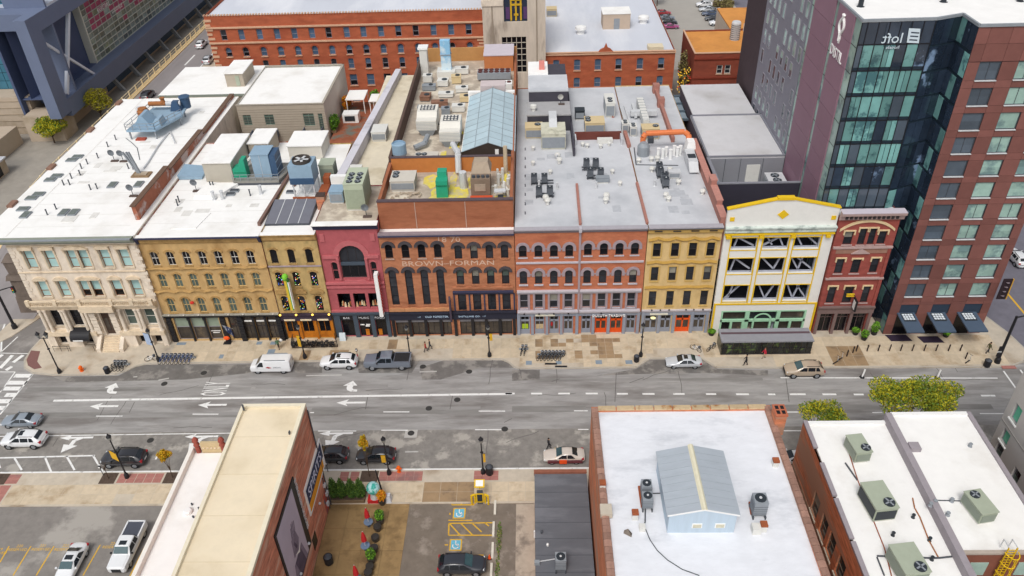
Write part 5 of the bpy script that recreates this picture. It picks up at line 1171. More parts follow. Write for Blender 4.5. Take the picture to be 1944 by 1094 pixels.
mb=MB(); mb.prismy([(47.5,12.45)] +arcpts(47.5,51.5,13.9,1.2,8) +[(51.5,12.45)],76,76.4); mb.obj('arched_parapet',mat('arch_grey','9a9188',var=.1,sc=1),t)
MB().box(47.3,64,93,108,0,11.6).obj('rear_block',mat('rear_cream','cfc3b2',var=.08,sc=.6),t); MB().box(47.3,64,93,108,11.6,11.9).obj('roof',roof_orange,t)
# the tan flats and the white roof beside them
t=thing('tan_flats','tan sided low apartment building with a white roof, balconies and green windows','building',(-40,40,0))
WN=[(-46.6,-45.2,14.4,16.3),(-42.9,-41.3,14.4,16.3),(-36.25,-34.4,14.1,16.35),(-33.7,-32.95,13.2,16.3)]
fr=T(0,40,0); mb=MB(fr); wall(mb,-47.3,-32.4,0,18.0,WN+[(-36.2,-34.6,9.6,11.4),(-42.9,-41.3,9.6,11.4)],.2); mb.tf=None; mb.m(1); shell(mb,-47.3,-32.4,40,58.6,0,18.0); mb.obj('wall',[condo_m,condo_light],t)
MB().box(-47.25,-32.45,40.3,58.5,17.5,17.7).obj('roof',roof_white,t)
for b in ((-47.35,-32.35,39.9,40.25),(-32.75,-32.35,40.25,58.6),(-47.3,-32.4,58.3,58.6)):MB().box(*b,18.0,18.12).obj('roof_edge',mat('edge_tan','a79f92',var=.06,sc=2),t)
for a,b,c,d in WN:win(t,fr,a,b,c,d,0,mat('frame_green','7f9a8d',var=0),glass_g,glass_g,grid='2x2',d=.1,split=.8)
for k in range(12):MB().box(-47.3,-32.4,39.96,40,12.2+k*.45,12.22+k*.45).obj('siding_line',mat('siding_line','978d7e',var=0),t)
for a,b,z in ((-36.4,-33.2,12.9),(-45.4,-41.0,12.6)):
    bl=MB(); bl.box(a,b,38.2,40,z-.2,z); bl.box(a,b,38.2,38.26,z,z+1.0); bl.box(a,a+.06,38.26,40,z,z+1.0); bl.box(b-.06,b,38.26,40,z,z+1.0); bl.obj('balcony',mat('balcony_steel','6f7786',var=.1,sc=2),t)
t=thing('white_roof_block','low tan block with a long white roof and small roof hut behind the corner bank','building',(-55,46,0))
mb=MB(); mb.box(-63.0,-47.5,46.2,60,0,17.4); mb.obj('wall',condo_m,t)
MB().box(-63.1,-47.4,46.1,60.1,17.4,17.6).obj('roof',roof_white,t); MB().box(-63.1,-47.4,46.0,46.1,17.2,17.66).obj('roof_edge',mat('edge_sage','8d948a',var=.05,sc=2),t)
q=at('A1',1790,690,17.6); hut=MB().box(-51.8,-48.6,49.6,56,17.6,20.0).obj('roof_hut',condo_m,t); MB().box(-52.0,-48.4,49.4,56.2,20.0,20.15).obj('hut_roof',roof_white,hut); MB().box(-50.0,-49.3,49.5,49.6,17.8,19.6).obj('hut_vent',sage,hut)
for x in (-53.6,-51.6):MB().box(x,x+1.7,46.05,46.2,11.6,15.2).obj('window',glass_k,t)
MB().box(-54.4,-47.6,45.9,46.2,15.3,15.5).obj('balcony_beam',condo_light,t)
t=thing('roof_terrace','red-floored roof terrace with white pergolas between the tan flats and the crimson building','terrace',(-28,46,0))
MB().box(-32.0,-23.4,28,55,0,11.9).obj('base',backbrick,t); MB().box(-31.9,-23.5,28,55,11.9,12.0).obj('floor',mat('terrace_floor','94583f',var=.25,sc=1.2,c2='6d6f66',c2t=(.52,.62),c2s=.3),t)
for a,b,c,d in ((-31.0,-27.6,49.5,54),(-26.6,-23.8,48.5,52)):
    pg=MB().box(a,b,c,d,14.6,14.75).obj('pergola_roof',roof_white,t)
    for u in (a+.1,b-.2):
        for v in (c+.1,d-.2):MB().box(u,u+.14,v,v+.14,12,14.6).obj('post',white_plain,pg)
MB().box(-31.0,-28.2,45.5,47.5,12,13.6).obj('outdoor_kitchen',white_plain,t); MB().box(-30.6,-28.8,45.4,45.5,12.4,13.3).obj('hatch',fan_dark,t)
for v in (36,41):MB().box(-25.9,-25.7,v,v+4.4,12,13.3).obj('divider',offwhite,t)
# ---------------------------------------------------------------- the arena and the bridge ramp on the left
t=thing('arena','large navy framed arena with a glass wall over stone and an open X-braced corner','arena',(-110,66,0))
FX_=-94.0
fr_=MB()
fr_.prismy([(-96.4,5.4),(FX_,5.4),(FX_,25.4),(-96.4,25.4)],65.4,69.6)          # corner post
fr_.box(-98.5,FX_,69.6,190,4.3,8.0); fr_.box(-104,FX_,69.6,190,22.2,25.4)
fr_.obj('frame',arena_navy,t)
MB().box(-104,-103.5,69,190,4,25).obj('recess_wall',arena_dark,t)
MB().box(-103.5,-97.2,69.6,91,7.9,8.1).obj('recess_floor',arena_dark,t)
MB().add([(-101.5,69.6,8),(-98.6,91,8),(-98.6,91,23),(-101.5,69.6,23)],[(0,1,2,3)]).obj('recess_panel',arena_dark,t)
xb=MB(); xb.bar((-94.7,82.4,22.3),(-94.7,71.2,8.4),.6,.7); xb.bar((-94.8,70.0,19.8),(-94.8,85.6,6.6),.4,.5); xb.obj('brace',mat('brace_pale','d5dae4',var=.06,sc=1),t)
gw=MB().box(-98.4,-97.6,91,190,8.0,22.2).obj('glass_wall',mat('arena_back','3f4746',var=.2,sc=.3),t)
MB().box(-98.6,-97.0,90.6,91.1,7.8,22.4).obj('end_mullion',mullion_l,t)
ef=T(-97.5,0,0) @ RZ(PI/2)
rp=random.Random(3)
for i in range(26):
    for j in range(11):
        y,z=91.2+i*2.6,8.05+j*1.28
        m=arena_glass
        if 1 <= i <= 9 and 5 <= j <= 9 and rp.random() < .72:m=banner_m
        elif 3 <= i <= 11 and 2 <= j <= 4 and rp.random() < .35:m=banner_m
        inst('pane',cached(('ap',m.name),lambda m=m:MB().box(0,2.5,-.06,0,0,1.2).mesh('pane',m)),gw,ef @ T(y,0,z))
mb=MB(ef)
for j in range(12):mb.box(91,170,-.32,-.06,8.0+j*1.28-.05,8.0+j*1.28+.05)
for i in range(33):mb.box(91.13+i*2.6,91.2+i*2.6,-.2,-.06,8,22.2)
mb.obj('mullion',mullion_l,gw)
for y in (100,106):text('banner_lettering','LOUISVILLE' if y > 103 else 'BASKETBALL',letter_w,gw,ef @ T(y+1.5,-.4,17.2-(y-100)*.35) @ UPRIGHT,size=1.3,ext=.01,font_scale=(.9,1))
MB().box(-103,-97.5,69,190,0,4.3).obj('stone_base',arena_stone,t)
for i in range(10):MB().add([(-97.3,93+i*9.4,4.4),(-96.3,93+i*9.4,4.4),(-94.2,94.2+i*9.4,-.5),(-95.2,94.2+i*9.4,-.5),(-97.3,93.7+i*9.4,4.4),(-96.3,93.7+i*9.4,4.4),(-94.2,94.9+i*9.4,-.5),(-95.2,94.9+i*9.4,-.5)],[(0,1,2,3),(7,6,5,4),(0,4,5,1),(1,5,6,2),(3,7,4,0),(2,6,7,3)]).obj('raking_column',metal_g,t)
MB().box(-97.5,-97.3,92,190,.6,2.0).obj('strip_window',glass_b,t)
MB().box(-103.0,-95.5,66.5,72,0,5.4).obj('corner_pier',arena_stone,t)
# south side: navy recess, teal glass wall, stone
MB().box(-102.6,-94.2,74,74.6,5.4,30).obj('south_wall',arena_navy,t)
sg_=MB(); sg_.box(-140,-103.2,75.4,76,8.2,30); sg_=sg_.obj('south_glass',spandrel,t)
for i in range(11):
    for j in range(12):inst('pane',cached(('st',),lambda:MB().box(0,1.9,-.08,0,0,1.7).mesh('pane',arena_teal)),sg_,T(-105.2-i*2.0,75.35,8.3+j*1.8))
MB().bar((-104.5,75.2,8.2),(-111,75.2,24),.3,.3).obj('edge_mullion',mullion_l,t)
MB().box(-140,-102.8,70.5,76,0,8.2).obj('stone_base',arena_stone,t)
for k in range(5):MB().box(-140,-102.75,70.4,70.5,1.5+k*1.45,1.56+k*1.45).obj('stone_joint',mat('joint_tan','978974',var=0),t)
MB().box(-103.5,-98.5,67.5,70.5,3.2,3.5).obj('entrance_canopy',metal_g,t)
MB().box(-108,-94.1,74.6,120,25.4,25.9).obj('roof',mat('arena_roof','c3c8d2',var=.05,sc=.2),t); MB().box(-150,-104,74.6,150,29.5,30.2).obj('roof',MATS['arena_roof'],t)
# low plaza structures
t=thing('plaza_kiosk','small pale stone kiosk with flat roof on the arena plaza','kiosk',(-104,48,0))
MB().box(-108,-100.5,44,53,0,2.8).obj('wall',arena_stone,t); MB().box(-108.3,-100.2,43.7,53.3,2.8,3.1).obj('roof',roof_grey,t); MB().box(-100.5,-100.4,46,51,.3,2.2).obj('window',glass_k,t)
t=thing('plaza_wall','stepped stone walls on the arena plaza','wall',(-112,62,0)); MB().box(-120,-104.5,57.5,66,0,3.8).obj('block',arena_stone,t); MB().box(-110.5,-104.4,57.3,57.5,.2,2.8).obj('shutter',mat('shutter_brown','8e8072',var=.1,sc=1),t)
# ramp
RY=[(4,0),(14,1.2),(28,4.4),(40,5.2),(160,5.2),(230,5.2)]
mb=MB()
for (ya,za),(yb,zb_) in zip(RY,RY[1:]):mb.add([(-84,ya,za),(-71,ya,za),(-71,yb,zb_),(-84,yb,zb_),(-84,ya,-1),(-71,ya,-1),(-71,yb,-1),(-84,yb,-1)],[(0,1,2,3),(0,3,7,4),(1,5,6,2)])
rp_=mb.obj('bridge_ramp',mat('ramp_asphalt','8f8a8a',var=.1,sc=.4,stretch=(1,.2,1))); rp_['kind'] ='structure'
mark('edge_line',[(-75.2,45),(-74.9,45),(-74.9,200),(-75.2,200)],z=5.21,parent=rp_); mark('lane_dash',[(-79.5,96),(-79.1,96),(-79.1,103),(-79.5,103)],z=5.21,parent=rp_)
MB().box(-74.6,-71,40,230,5.2,5.35).obj('ramp_pavement',concrete,rp_)
t=thing('ramp_parapet','cream parapet wall with posts and rail along the bridge ramp','parapet',(-83.5,60,0))
PY=[(16,1.6),(28,4.6),(40,5.4),(160,5.4)]
mb=MB(); rl=MB()
for (ya,za),(yb,zb_) in zip(PY,PY[1:]):
    mb.add([(-84.6,ya,-1),(-83.4,ya,-1),(-83.4,yb,-1),(-84.6,yb,-1),(-84.6,ya,za),(-83.4,ya,za),(-83.4,yb,zb_),(-84.6,yb,zb_)],[(0,3,2,1),(4,5,6,7),(0,1,5,4),(1,2,6,5),(2,3,7,6),(3,0,4,7)])
    rl.bar((-84.3,ya,za+1.25),(-84.3,yb,zb_+1.25),.1,.1); rl.bar((-84.3,ya,za+.7),(-84.3,yb,zb_+.7),.07,.07); rl.bar((-82.6,ya,za+.9),(-82.6,yb,zb_+.9),.08,.08)
mb.obj('wall',tan_wall,t); rl.obj('rail',rail_cream,t)
pm=MB().box(-.12,.12,-.1,.1,0,1.4).mesh('post',rail_cream)
for i in range(40):
    y=17+i*3.5; z=1.6+(y-16)*.25 if y < 28 else (4.6+(y-28)*.067 if y < 40 else 5.4)
    inst('post',pm,t,T(-84.3,y,z-.05))
t=thing('bridge_pylon','dark ornate stone pylon at the foot of the bridge ramp','pylon',(-72.3,7.5,0))
mb=MB(); mb.taper((-72.3,7.6,0),2.6,2.6,3.0,2.2,2.2); mb.taper((-72.3,7.6,3.0),2.0,2.0,3.0,1.8,1.8); mb.taper((-72.3,7.6,6.0),2.5,2.5,.7,2.1,2.1); mb.taper((-72.3,7.6,6.7),1.4,1.4,2.2,1.6,1.6); mb.taper((-72.3,7.6,8.9),1.9,1.9,1.0,.5,.5)
mb.obj('shaft',mat('pylon_stone','6d625a',var=.2,sc=1.2),t)
MB().prism([(-73.5,9.0),(-74.5,2.0),(-73.5,-.5),(-72.2,1.0),(-68.6,9)],-.02,.12).obj('pavement',concrete,t)
# ---------------------------------------------------------------- the buildings on the near side of the street
EF=lambda x:T(x,0,0) @ RZ(PI/2)           # a face looking towards +x: along = y
WF=lambda x:T(x,0,0) @ RZ(-PI/2)          # a face looking towards -x: along = -y
t=thing('billboard_building','brick building with cream roof and two large billboards on its side wall','building',(-23.4,-29,0))
mb=MB(); mb.box(-26.6,-20.25,-62,-29.0,0,14.9); mb.obj('wall',fgbrick,t)
MB().box(-26.3,-20.6,-61.9,-29.3,14.7,14.95).obj('roof',roof_cream,t)
for k in range(6):MB().box(-26.28,-20.62,-33.2-k*4.6,-33.16-k*4.6,14.945,14.96).obj('roof_seam',mat('seam_tan','cdbd9f',var=.1,sc=2),t)
for b in ((-26.62,-26.3,-62,-28.98),(-20.62,-20.22,-62,-28.98),(-26.3,-20.62,-29.35,-28.98)):MB().box(*b,14.9,15.25).obj('parapet',mat('parapet_cream','e4dac2',var=.06,sc=1.5),t)
MB().tube((-26.2,-29.8,15.2),(-26.2,-29.8,15.9),.1,n=8).obj('vent_pipe',metal_d,t)
MB().box(-21.0,-20.9,-33,-32.7,15,15.3).obj('roof_drain',metal_d,t)
ef=EF(-20.25)
def face(fr,pts,d):return [fr @ Vector((u,d,z)) for u,z in pts]
bb=thing('billboard','slanted looking white framed billboard in navy and orange nearest the street','billboard',(-20.1,-31.5,4))
def board(par,name,m,u0,u1,z0,z1,d0,d1):return MB(ef).box(u0,u1,d1,d0,z0,z1).obj(name,m,par)
# the board stands upright on the wall: along y, up z
board(bb,'frame',white_plain,-34.9,-27.9,5.3,9.1,0,-.12); board(bb,'navy_panel',mat('board_navy','39415c',var=.1,sc=2),-34.6,-28.2,6.75,8.75,-.12,-.15); board(bb,'orange_panel',mat('board_orange','e09a2c',var=.08,sc=2),-34.6,-28.6,5.65,6.72,-.12,-.15)
text('lettering','SPIRITS',mat('letter_lilac','cfd4ea',var=0),bb,ef @ T(-31.5,-.17,7.15) @ UPRIGHT,size=1.7,ext=.01,font_scale=(1.02,1))
bb=thing('billboard','large black framed billboard with a grey hand picture and lettering along its top','billboard',(-20.1,-39.7,5))
board(bb,'frame',black_m,-43.1,-36.4,3.2,13.0,0,-.12); board(bb,'picture',mat('board_lilac','bdb4c4',var=.06,sc=.6),-42.8,-37.5,3.5,12.6,-.12,-.15)
tm=text('lettering','EVERGREEN LIQUORS',mat('letter_grey2','c9d2d6',var=0),bb,ef @ T(-36.62,-.17,12.6) @ UPRIGHT @ Matrix.Rotation(-PI/2,4,'Z'),size=.72,ext=.01,align='LEFT',font_scale=(1.02,1))
gh=mat('board_grey','857b8c',var=.25,sc=1.2); gd=mat('board_dark','5b5264',var=.25,sc=1.2)
mb=MB(ef); mb.poly([(-40.6,-.16,8.9),(-39.3,-.16,9.0),(-38.9,-.16,7.3),(-39.6,-.16,6.4),(-40.9,-.16,6.8)]); mb.poly([(-41.3,-.16,6.2),(-38.7,-.16,6.3),(-38.0,-.16,3.5),(-42.0,-.16,3.5)])
for k in range(4):mb.poly([(-40.4+k*.33,-.162,8.8),(-40.15+k*.33,-.162,8.8),(-39.9+k*.33,-.162,10.3-.25*abs(k-1.3)),(-40.1+k*.33,-.162,10.4-.25*abs(k-1.3))])
mb.obj('picture_figure',gh,bb)
mb=MB(ef); mb.poly([(-41.0,-.165,6.2),(-39.2,-.165,6.2),(-38.6,-.165,3.5),(-40.4,-.165,3.5)]); mb.poly([(-40.3,-.168,8.0),(-40.0,-.168,8.1),(-39.6,-.168,7.0),(-39.9,-.168,6.9)]); mb.obj('picture_shade',gd,bb)
mb=MB(ef); mb.poly([(-40.6,-.17,6.8),(-39.6,-.17,6.35),(-38.9,-.17,6.75),(-39.5,-.17,5.9)]); mb.obj('picture_collar',letter_w,bb)
for u,z in ((-32.4,4.2),(-37.4,4.3),(-40.8,4.3)):MB(ef).blob((u,-.25,z),.16,.16,.16,8,5).obj('wall_lamp',metal_l,t)
for u,z0 in ((-35.4,1.2),):MB(ef).box(u-.6,u+.6,-.06,.02,z0,z0+1.7).obj('side_window',glass_k,t)
for u,z0,w_ in ((-29.6,2.2,.5),(-29.7,3.6,.35),(-30.0,1.0,.4)):MB(ef).box(u-w_/2,u+w_/2,-.25,.02,z0,z0+.5).obj('meter_box',metal_l,t)
mb=MB(ef); mb.tube((-29.2,-.12,0),(-29.2,-.12,14.5),.07,n=5); mb.tube((-29.7,-.1,0),(-29.7,-.1,5),.05,n=5); mb.obj('conduit',metal_d,t)
MB(ef).box(-30.6,-29.4,-.03,.02,.2,2.9).obj('mural_patch',mat('mural_red','b5503c',var=.2,sc=2,c2='5b6b74',c2t=(.5,.6),c2s=1.2),t)
t=thing('white_roof_shop','low narrow shop with plain white roof and red finials beside the parking lot','building',(-30,-29,0))
MB().box(-33.35,-26.65,-62,-29.1,0,8.6).obj('wall',mat('shop_wall','cfc8ba',var=.08,sc=1,c2='a8988a',c2t=(.52,.62),c2s=.4),t); MB().box(-33.0,-26.65,-61.9,-29.4,8.45,8.65).obj('roof',roof_white,t)
MB().box(-33.4,-33.0,-62,-29.1,8.6,9.3).obj('parapet',mat('parapet_white','eae6de',var=.05,sc=1.5,c2='bfa79a',c2t=(.62,.7),c2s=.8),t)
MB().box(-32.2,-30.0,-29.3,-29.0,8.6,10.0).obj('pediment',mat('pediment_tan','c9b48c',var=.1,sc=2),t)
for k in range(5):MB().lathe((-31.9+k*.4,-29.33,9.3),[(.1,0),(.14,.05),(.02,.1)],6).obj('rosette',limestone_trim,t)
fin=mat('finial_red','9a5145',var=.12,sc=2)
for u in (-32.6,-29.9):MB().lathe((u,-29.2,8.6),[(.26,0),(.26,.8),(.16,.9),(.34,1.1),(.2,1.5),(.33,1.65),(.28,1.95),(.06,2.2)],10).obj('finial',fin,t)
MB().lathe((-31.0,-37.0,8.65),[(.42,0),(.42,.3),(.3,.42)],12).obj('roof_fan',white_plain,t)
for x,y in ((-30.95,-36.1),(-30.1,-36.6),(-30.3,-37.6)):MB().lathe((x,y,8.65),[(.09,0),(.09,.25)],8).obj('vent_pipe',metal_d,t)
t=thing('dark_roof_shed','low flat building with a dark grey felt roof next to the brick wall','building',(5,-29,0))
MB().box(2.4,7.75,-62,-28.8,0,4.35).obj('wall',fgbrick,t); MB().box(2.35,7.9,-62,-28.95,4.35,4.55).obj('roof',roof_dark,t); MB().box(2.3,7.9,-29.0,-28.6,4.3,4.8).obj('coping',mat('coping_rust','8e5a48',var=.15,sc=2),t)
for k in range(9):MB().box(2.36,7.88,-31.5-k*1.9,-31.42-k*1.9,4.55,4.565).obj('felt_seam',mat('seam_dark','585a60',var=.1,sc=2),t)
MB().tube((2.3,-36.0,4.2),(2.3,-36.0,3.2),.1,n=6).obj('downpipe',white_plain,t)
# white roofed building with the gabled roof hut
t=thing('coped_brick_building','brick building with a bright white roof edged by clay coping tiles','building',(17,-29,0))
MB().box(8.1,25.6,-62,-29.0,0,13.85).obj('wall',fgbrick_o,t); MB().box(8.7,25.0,-61.9,-29.5,13.9,14.1).obj('roof',roof_cool,t)
MB().box(8.1,8.7,-62,-29.0,13.85,14.35).obj('parapet',fgbrick_o,t); MB().box(25.0,25.6,-62,-29.0,13.85,14.35).obj('parapet',fgbrick_o,t); MB().box(8.7,25.0,-29.5,-29.0,13.85,14.3).obj('parapet',fgbrick_o,t)
ct=cached(('cop1',),lambda:MB().prismy([(-.34,0),(.34,0),(.3,.12),(0,.2),(-.3,.12)],-.33,.33).mesh('coping_tile',coping_m))
for k in range(42):
    for x in (8.4,25.3):inst('coping_tile',ct,t,T(x+R.uniform(-.01,.01),-29.6-k*.7,14.35))
ct2=cached(('cop2',),lambda:MB().prismx([(-.3,0),(.3,0),(.25,.14),(-.25,.14)],-.86,.86).mesh('coping_tile',coping_tan))
for k in range(9):inst('coping_tile',ct2,t,T(9.6+k*1.84,-29.2,14.3))
MB().box(8.0,9.0,-42.3,-41.2,14.2,14.75).obj('parapet_block',concrete,t)
ch=MB(); ch.box(25.3,26.3,-31.9,-30.5,13.2,15.7); ch=ch.obj('chimney',fgbrick_o,t); MB().box(25.22,26.38,-31.98,-30.42,15.7,15.85).obj('chimney_cap',mat('cap_brick','b5694c',var=.12,sc=2),ch)
for a,b in ((25.55,-30.85),(26.05,-30.85),(25.55,-31.5),(26.05,-31.5)):MB().box(a-.16,a+.16,b-.22,b+.22,15.85,15.88).obj('flue',letter_k,ch)
ht=MB(); ht.prismy([(13.45,14.1),(19.0,14.1),(19.0,16.35),(16.25,17.05),(13.45,16.35)],-43.75,-37.0); ht=ht.obj('roof_hut',mat('hut_metal','b9c9d6',var=.06,sc=1.2,stretch=(3,1,.3)),t)
rs=MB()
for s in (-1,1):
    for k in range(9):
        y1=-36.8-k*.78; rs.add([(16.25,y1,17.2),(16.25+s*3.0,y1,16.42),(16.25+s*3.0,y1-.76,16.42),(16.25,y1-.76,17.2),(16.25,y1,17.12),(16.25+s*3.0,y1,16.34),(16.25+s*3.0,y1-.76,16.34),(16.25,y1-.76,17.12)],[(0,1,2,3),(7,6,5,4),(0,4,5,1),(1,5,6,2),(2,6,7,3)])
rs.obj('metal_roof',mat('hut_roof','a9b1b9',var=.07,sc=1.0,stretch=(.4,2,1),rough=.5),ht)
MB().prismy([(16.0,17.14),(16.5,17.14),(16.35,17.3),(16.15,17.3)],-43.85,-36.75).obj('ridge_cap',mat('ridge_cream','dcd6bc',var=.06,sc=2),ht)
for u in (15.85,17.75):o=MB().box(u-.42,u+.42,-43.8,-43.74,14.75,15.3).obj('hut_window',white_plain,ht); MB().box(u-.33,u+.33,-43.84,-43.8,14.83,15.22).obj('pane',mat('pane_sand','c9c4ae',var=.2,sc=3,rough=.2),o)
MB().prismy([(13.3,16.3),(16.25,17.04),(19.2,16.3),(19.2,16.42),(16.25,17.18),(13.3,16.42)],-43.86,-43.76).obj('bargeboard',white_plain,ht)
# right hand brick building with two white roofs
t=thing('double_roof_brick_building','brick building with two clean white roofs split by a grey parapet','building',(37,-29,0))
wf=WF(29.35); WH=[(35.0,36.6,6.2,8.9),(37.6,39.1,6.2,8.9),(39.7,41.2,6.3,9.1),(42.2,43.8,6.4,9.2),(44.8,46.4,6.4,9.2),(33.6,34.6,2.2,4.6),(36.2,37.6,1.6,4.3),(38.8,40.2,1.6,4.3)]
mb=MB(wf); wall(mb,28.9,62,0,11.9,WH,.3); mb.tf=None; mb.m(1); mb.poly([(29.35,-28.9,0),(37.6,-28.9,0),(37.6,-28.9,11.9),(29.35,-28.9,11.9)]); mb.poly([(37.6,-62,0),(37.6,-44.8,0),(37.6,-44.8,12.0),(37.6,-62,12)])
mb.box(37.6,45.6,-44.8,-28.5,0,12.25); mb.obj('wall',[fgbrick_o,mat('rear_brick','8a5747',var=.12,sc=1)],t)
for a,b,c,d in WH:win(t,wf,a,b,c,d,0,mat('frame_taupe','7b6a5c',var=0),glass_d,glass_k,d=.15,sill=concrete)
MB(wf).box(29.0,50,-.03,.01,0,6.0).obj('faded_plaster',mat('plaster_tan','a98a74',var=.15,sc=1,c2='8f5f48',c2t=(.46,.58),c2s=.4),t)
MB().box(29.7,37.5,-61.9,-29.2,11.55,11.75).obj('roof',roof_white,t); MB().box(37.9,45.4,-44.6,-28.8,12.3,12.5).obj('roof',roof_white,t)
gp=mat('parapet_mauve','9b9499',var=.08,sc=1.5)
for a,b in ((-32.5,-28.9),(-38.3,-34.4),(-42.9,-38.6),(-50,-43.2)):MB().box(29.3,29.72,a,b,11.9,12.1).obj('coping',gp,t)
MB().box(37.35,37.95,-62,-28.6,11.7,12.75).obj('divider',gp,t); MB().box(37.95,38.9,-33.6,-32.7,12.5,12.95).obj('divider_block',gp,t)
MB().box(45.35,45.75,-44.8,-28.5,12.45,12.7).obj('coping',gp,t); MB().box(37.9,45.6,-44.9,-44.55,12.45,12.65).obj('coping',mat('cap_tan','b0a498',var=.08,sc=2),t); MB().box(29.7,37.4,-29.25,-28.85,11.75,11.95).obj('coping',white_plain,t); MB().box(37.9,45.4,-28.85,-28.45,12.5,12.68).obj('coping',white_plain,t)
for a in (38.9,42.9):MB().box(a,a+1.5,-44.86,-44.8,9.6,11.3).obj('rear_window',mat('pane_mint','a9c4ba',var=.1,sc=2,rough=.2),t)
# far right grey building
t=thing('grey_concrete_building','pale grey concrete building with green-glazed windows at the right edge','building',(55,-29,0))
wf=WF(48.7); WH=[]
for z in (13.3,8.1,3.2):
    for u in (29.9,33.2,36.6,40):WH.append((u,u+1.15,z,z+1.95))
WH += [(29.9,31.05,10.3,11.9)]
mb=MB(wf); wall(mb,29.0,62,0,26,WH,.35); mb.tf=None; mb.add([(48.7,-29,0),(64,-29,0),(64,-29,26),(48.7,-29,26),(64,-62,0),(64,-62,26),(48.7,-62,0),(48.7,-62,26)],[(0,1,2,3),(1,4,5,2),(4,6,7,5),(3,2,5,7)]); mb.obj('wall',greyconc,t)
for i,(a,b,c,d) in enumerate(WH):win(t,wf,a,b,c,d,0,frame_g,mat('pane_green','5fb394',var=.15,sc=1,rough=.15) if i % 3 == 0 else glass_g,glass_d if i % 3 else MATS['pane_green'],grid='1x1',d=.2,sill=white_plain)
for z in (12.2,7.0):MB(wf).box(29,62,-.04,.01,z,z+.12).obj('string_course',mat('conc_line','98948f',var=.05,sc=2),t)

sm=mat('membrane_seam','d5d3ce',var=.1,sc=2)
for par,x0,x1,ys,z in ((BANK,-65,-49.9,range(2,44,3),17.552),(OCH,-48.2,-32.5,range(3,26,3),17.152),(t,29.8,37.3,(),0)):
    for y in ys:MB().box(x0,x1,y,y+.07,z-.01,z+.006).obj('membrane_seam',sm,par)
rq=random.Random(12)
for par,x0,x1,y0,y1,z,mm,n in ((BANK,-64,-51,2,42,17.552,mat('patch_pale','dcdad5',var=.08,sc=2,c2='c9c6c0',c2t=(.5,.7),c2s=.8),12),(OCH,-47,-33.5,1,12,17.152,MATS['patch_pale'],6),(ORG,1,16.5,1,23,17.052,mat('patch_grey','b2b5ba',var=.08,sc=2,c2='c2c4c8',c2t=(.5,.7),c2s=.8),12),(GLD,18,25.5,1,14,17.102,MATS['patch_grey'],6)):
    for i in range(n):
        x,y,a,b=rq.uniform(x0,x1-2),rq.uniform(y0,y1-2),rq.uniform(.6,2.2),rq.uniform(.5,1.8); MB().box(x,x+a,y,y+b,z-.02,z+.008+.003*i).obj('roof_patch',mm,par)
# ---------------------------------------------------------------- things standing on the roofs
def labelled(name,mk,items,cat,fmt,group,z):
    """items: (zoom, x, y) sight points; labels run from left to right"""
    pts=sorted([at(*i,z) for i in items],key=lambda p:p.x); n=len(pts); proto=None; out=[]
    for i,p in enumerate(pts):
        lab=fmt.replace('@',nth(i,n)).strip()
        if proto is None:
            proto=thing(name,lab,cat,p,0,group); mk(proto,p); out.append(proto)
        else:out.append(dup(proto,T(*p),lab))
    return out
def vent(r=.32,h=.7,m=offwhite):
    def mk(t,p):
        MB().lathe(p,[(r*.6,0),(r*.55,h*.6)],8).obj('pipe',m,t); MB().lathe((p[0],p[1],p[2]+h*.55),[(r,0),(r*1.05,h*.15),(r*.8,h*.38),(r*.2,h*.45)],10).obj('cap',m,t)
    return mk
def pipev(r=.08,h=.7,m=metal_d):
    def mk(t,p):MB().lathe(p,[(r*1.6,0),(r,.06),(r,h),(r*1.3,h),(r*1.3,h+.08)],7).obj('pipe',m,t)
    return mk
V6=lambda *a:[('A7',x,y) for x,y in a]
labelled('roof_vent',vent(),V6((160,45),(160,158),(290,225),(270,20),(535,15),(570,25),(672,28),(735,10),(760,222),(818,312)),'vent','@ of the small white vents at the orange brick roof rear','rear vents on the orange brick roof',17.1)
labelled('roof_vent',vent(.42,.95),V6((358,145),(345,110),(255,430),(270,455),(715,415),(712,445)),'vent','@ of the larger paired white vents on the orange brick roof','paired white vents on the orange brick roof',17.1)
labelled('roof_vent',vent(.38,.8),V6((1060,208),(1195,212),(1260,305),(1165,405),(1185,432),(1443,380),(960,140),(1055,130),(1100,125)),'vent','@ of the white capped vents on the gold building roof','capped vents on the gold building roof',17.1)
labelled('gas_vent',pipev(.16,.8,metal_l),V6((342,335),(637,330),(1080,315),(340,120),(205,318)),'vent','@ of the slim grey pipe vents on the grey shop roofs','slim vents on the grey roofs',17.1)
def condenser(t,p,s=1.0,m=metal_d):
    x,y,z=p
    MB().box(x-.42*s,x+.42*s,y-.42*s,y+.42*s,z+.35,z+1.45*s).obj('cabinet',m,t); MB().lathe((x,y,z+1.45*s),[(.36*s,0),(.36*s,.06)],12).obj('fan',fan_dark,t); MB().lathe((x,y,z+1.45*s+.06),[(.1*s,0),(.08*s,.05)],8).obj('fan_hub',metal_l,t)
    mb=MB()
    for k in range(5):mb.box(x-.43*s,x+.43*s,y-.43*s,y+.43*s,z+.45+k*.18*s,z+.48+k*.18*s)
    mb.obj('louvre',metal_g if m is not metal_g else metal_d,t)
    for a in (-.38,.38):MB().box(x+a*s-.05,x+a*s+.05,y-.55*s,y+.55*s,z,z+.35).obj('leg',metal_d,t)
SETS=[([(168,298),(246,298)],'rear pair of black condensers at the roof\'s left'),([(205,395),(287,393)],'front pair of black condensers at the roof\'s left'),([(563,182),(633,182)],'rear pair of black condensers at the grey roof\'s middle'),([(592,255),(670,255)],'front pair of black condensers at the grey roof\'s middle')]
first_c=None
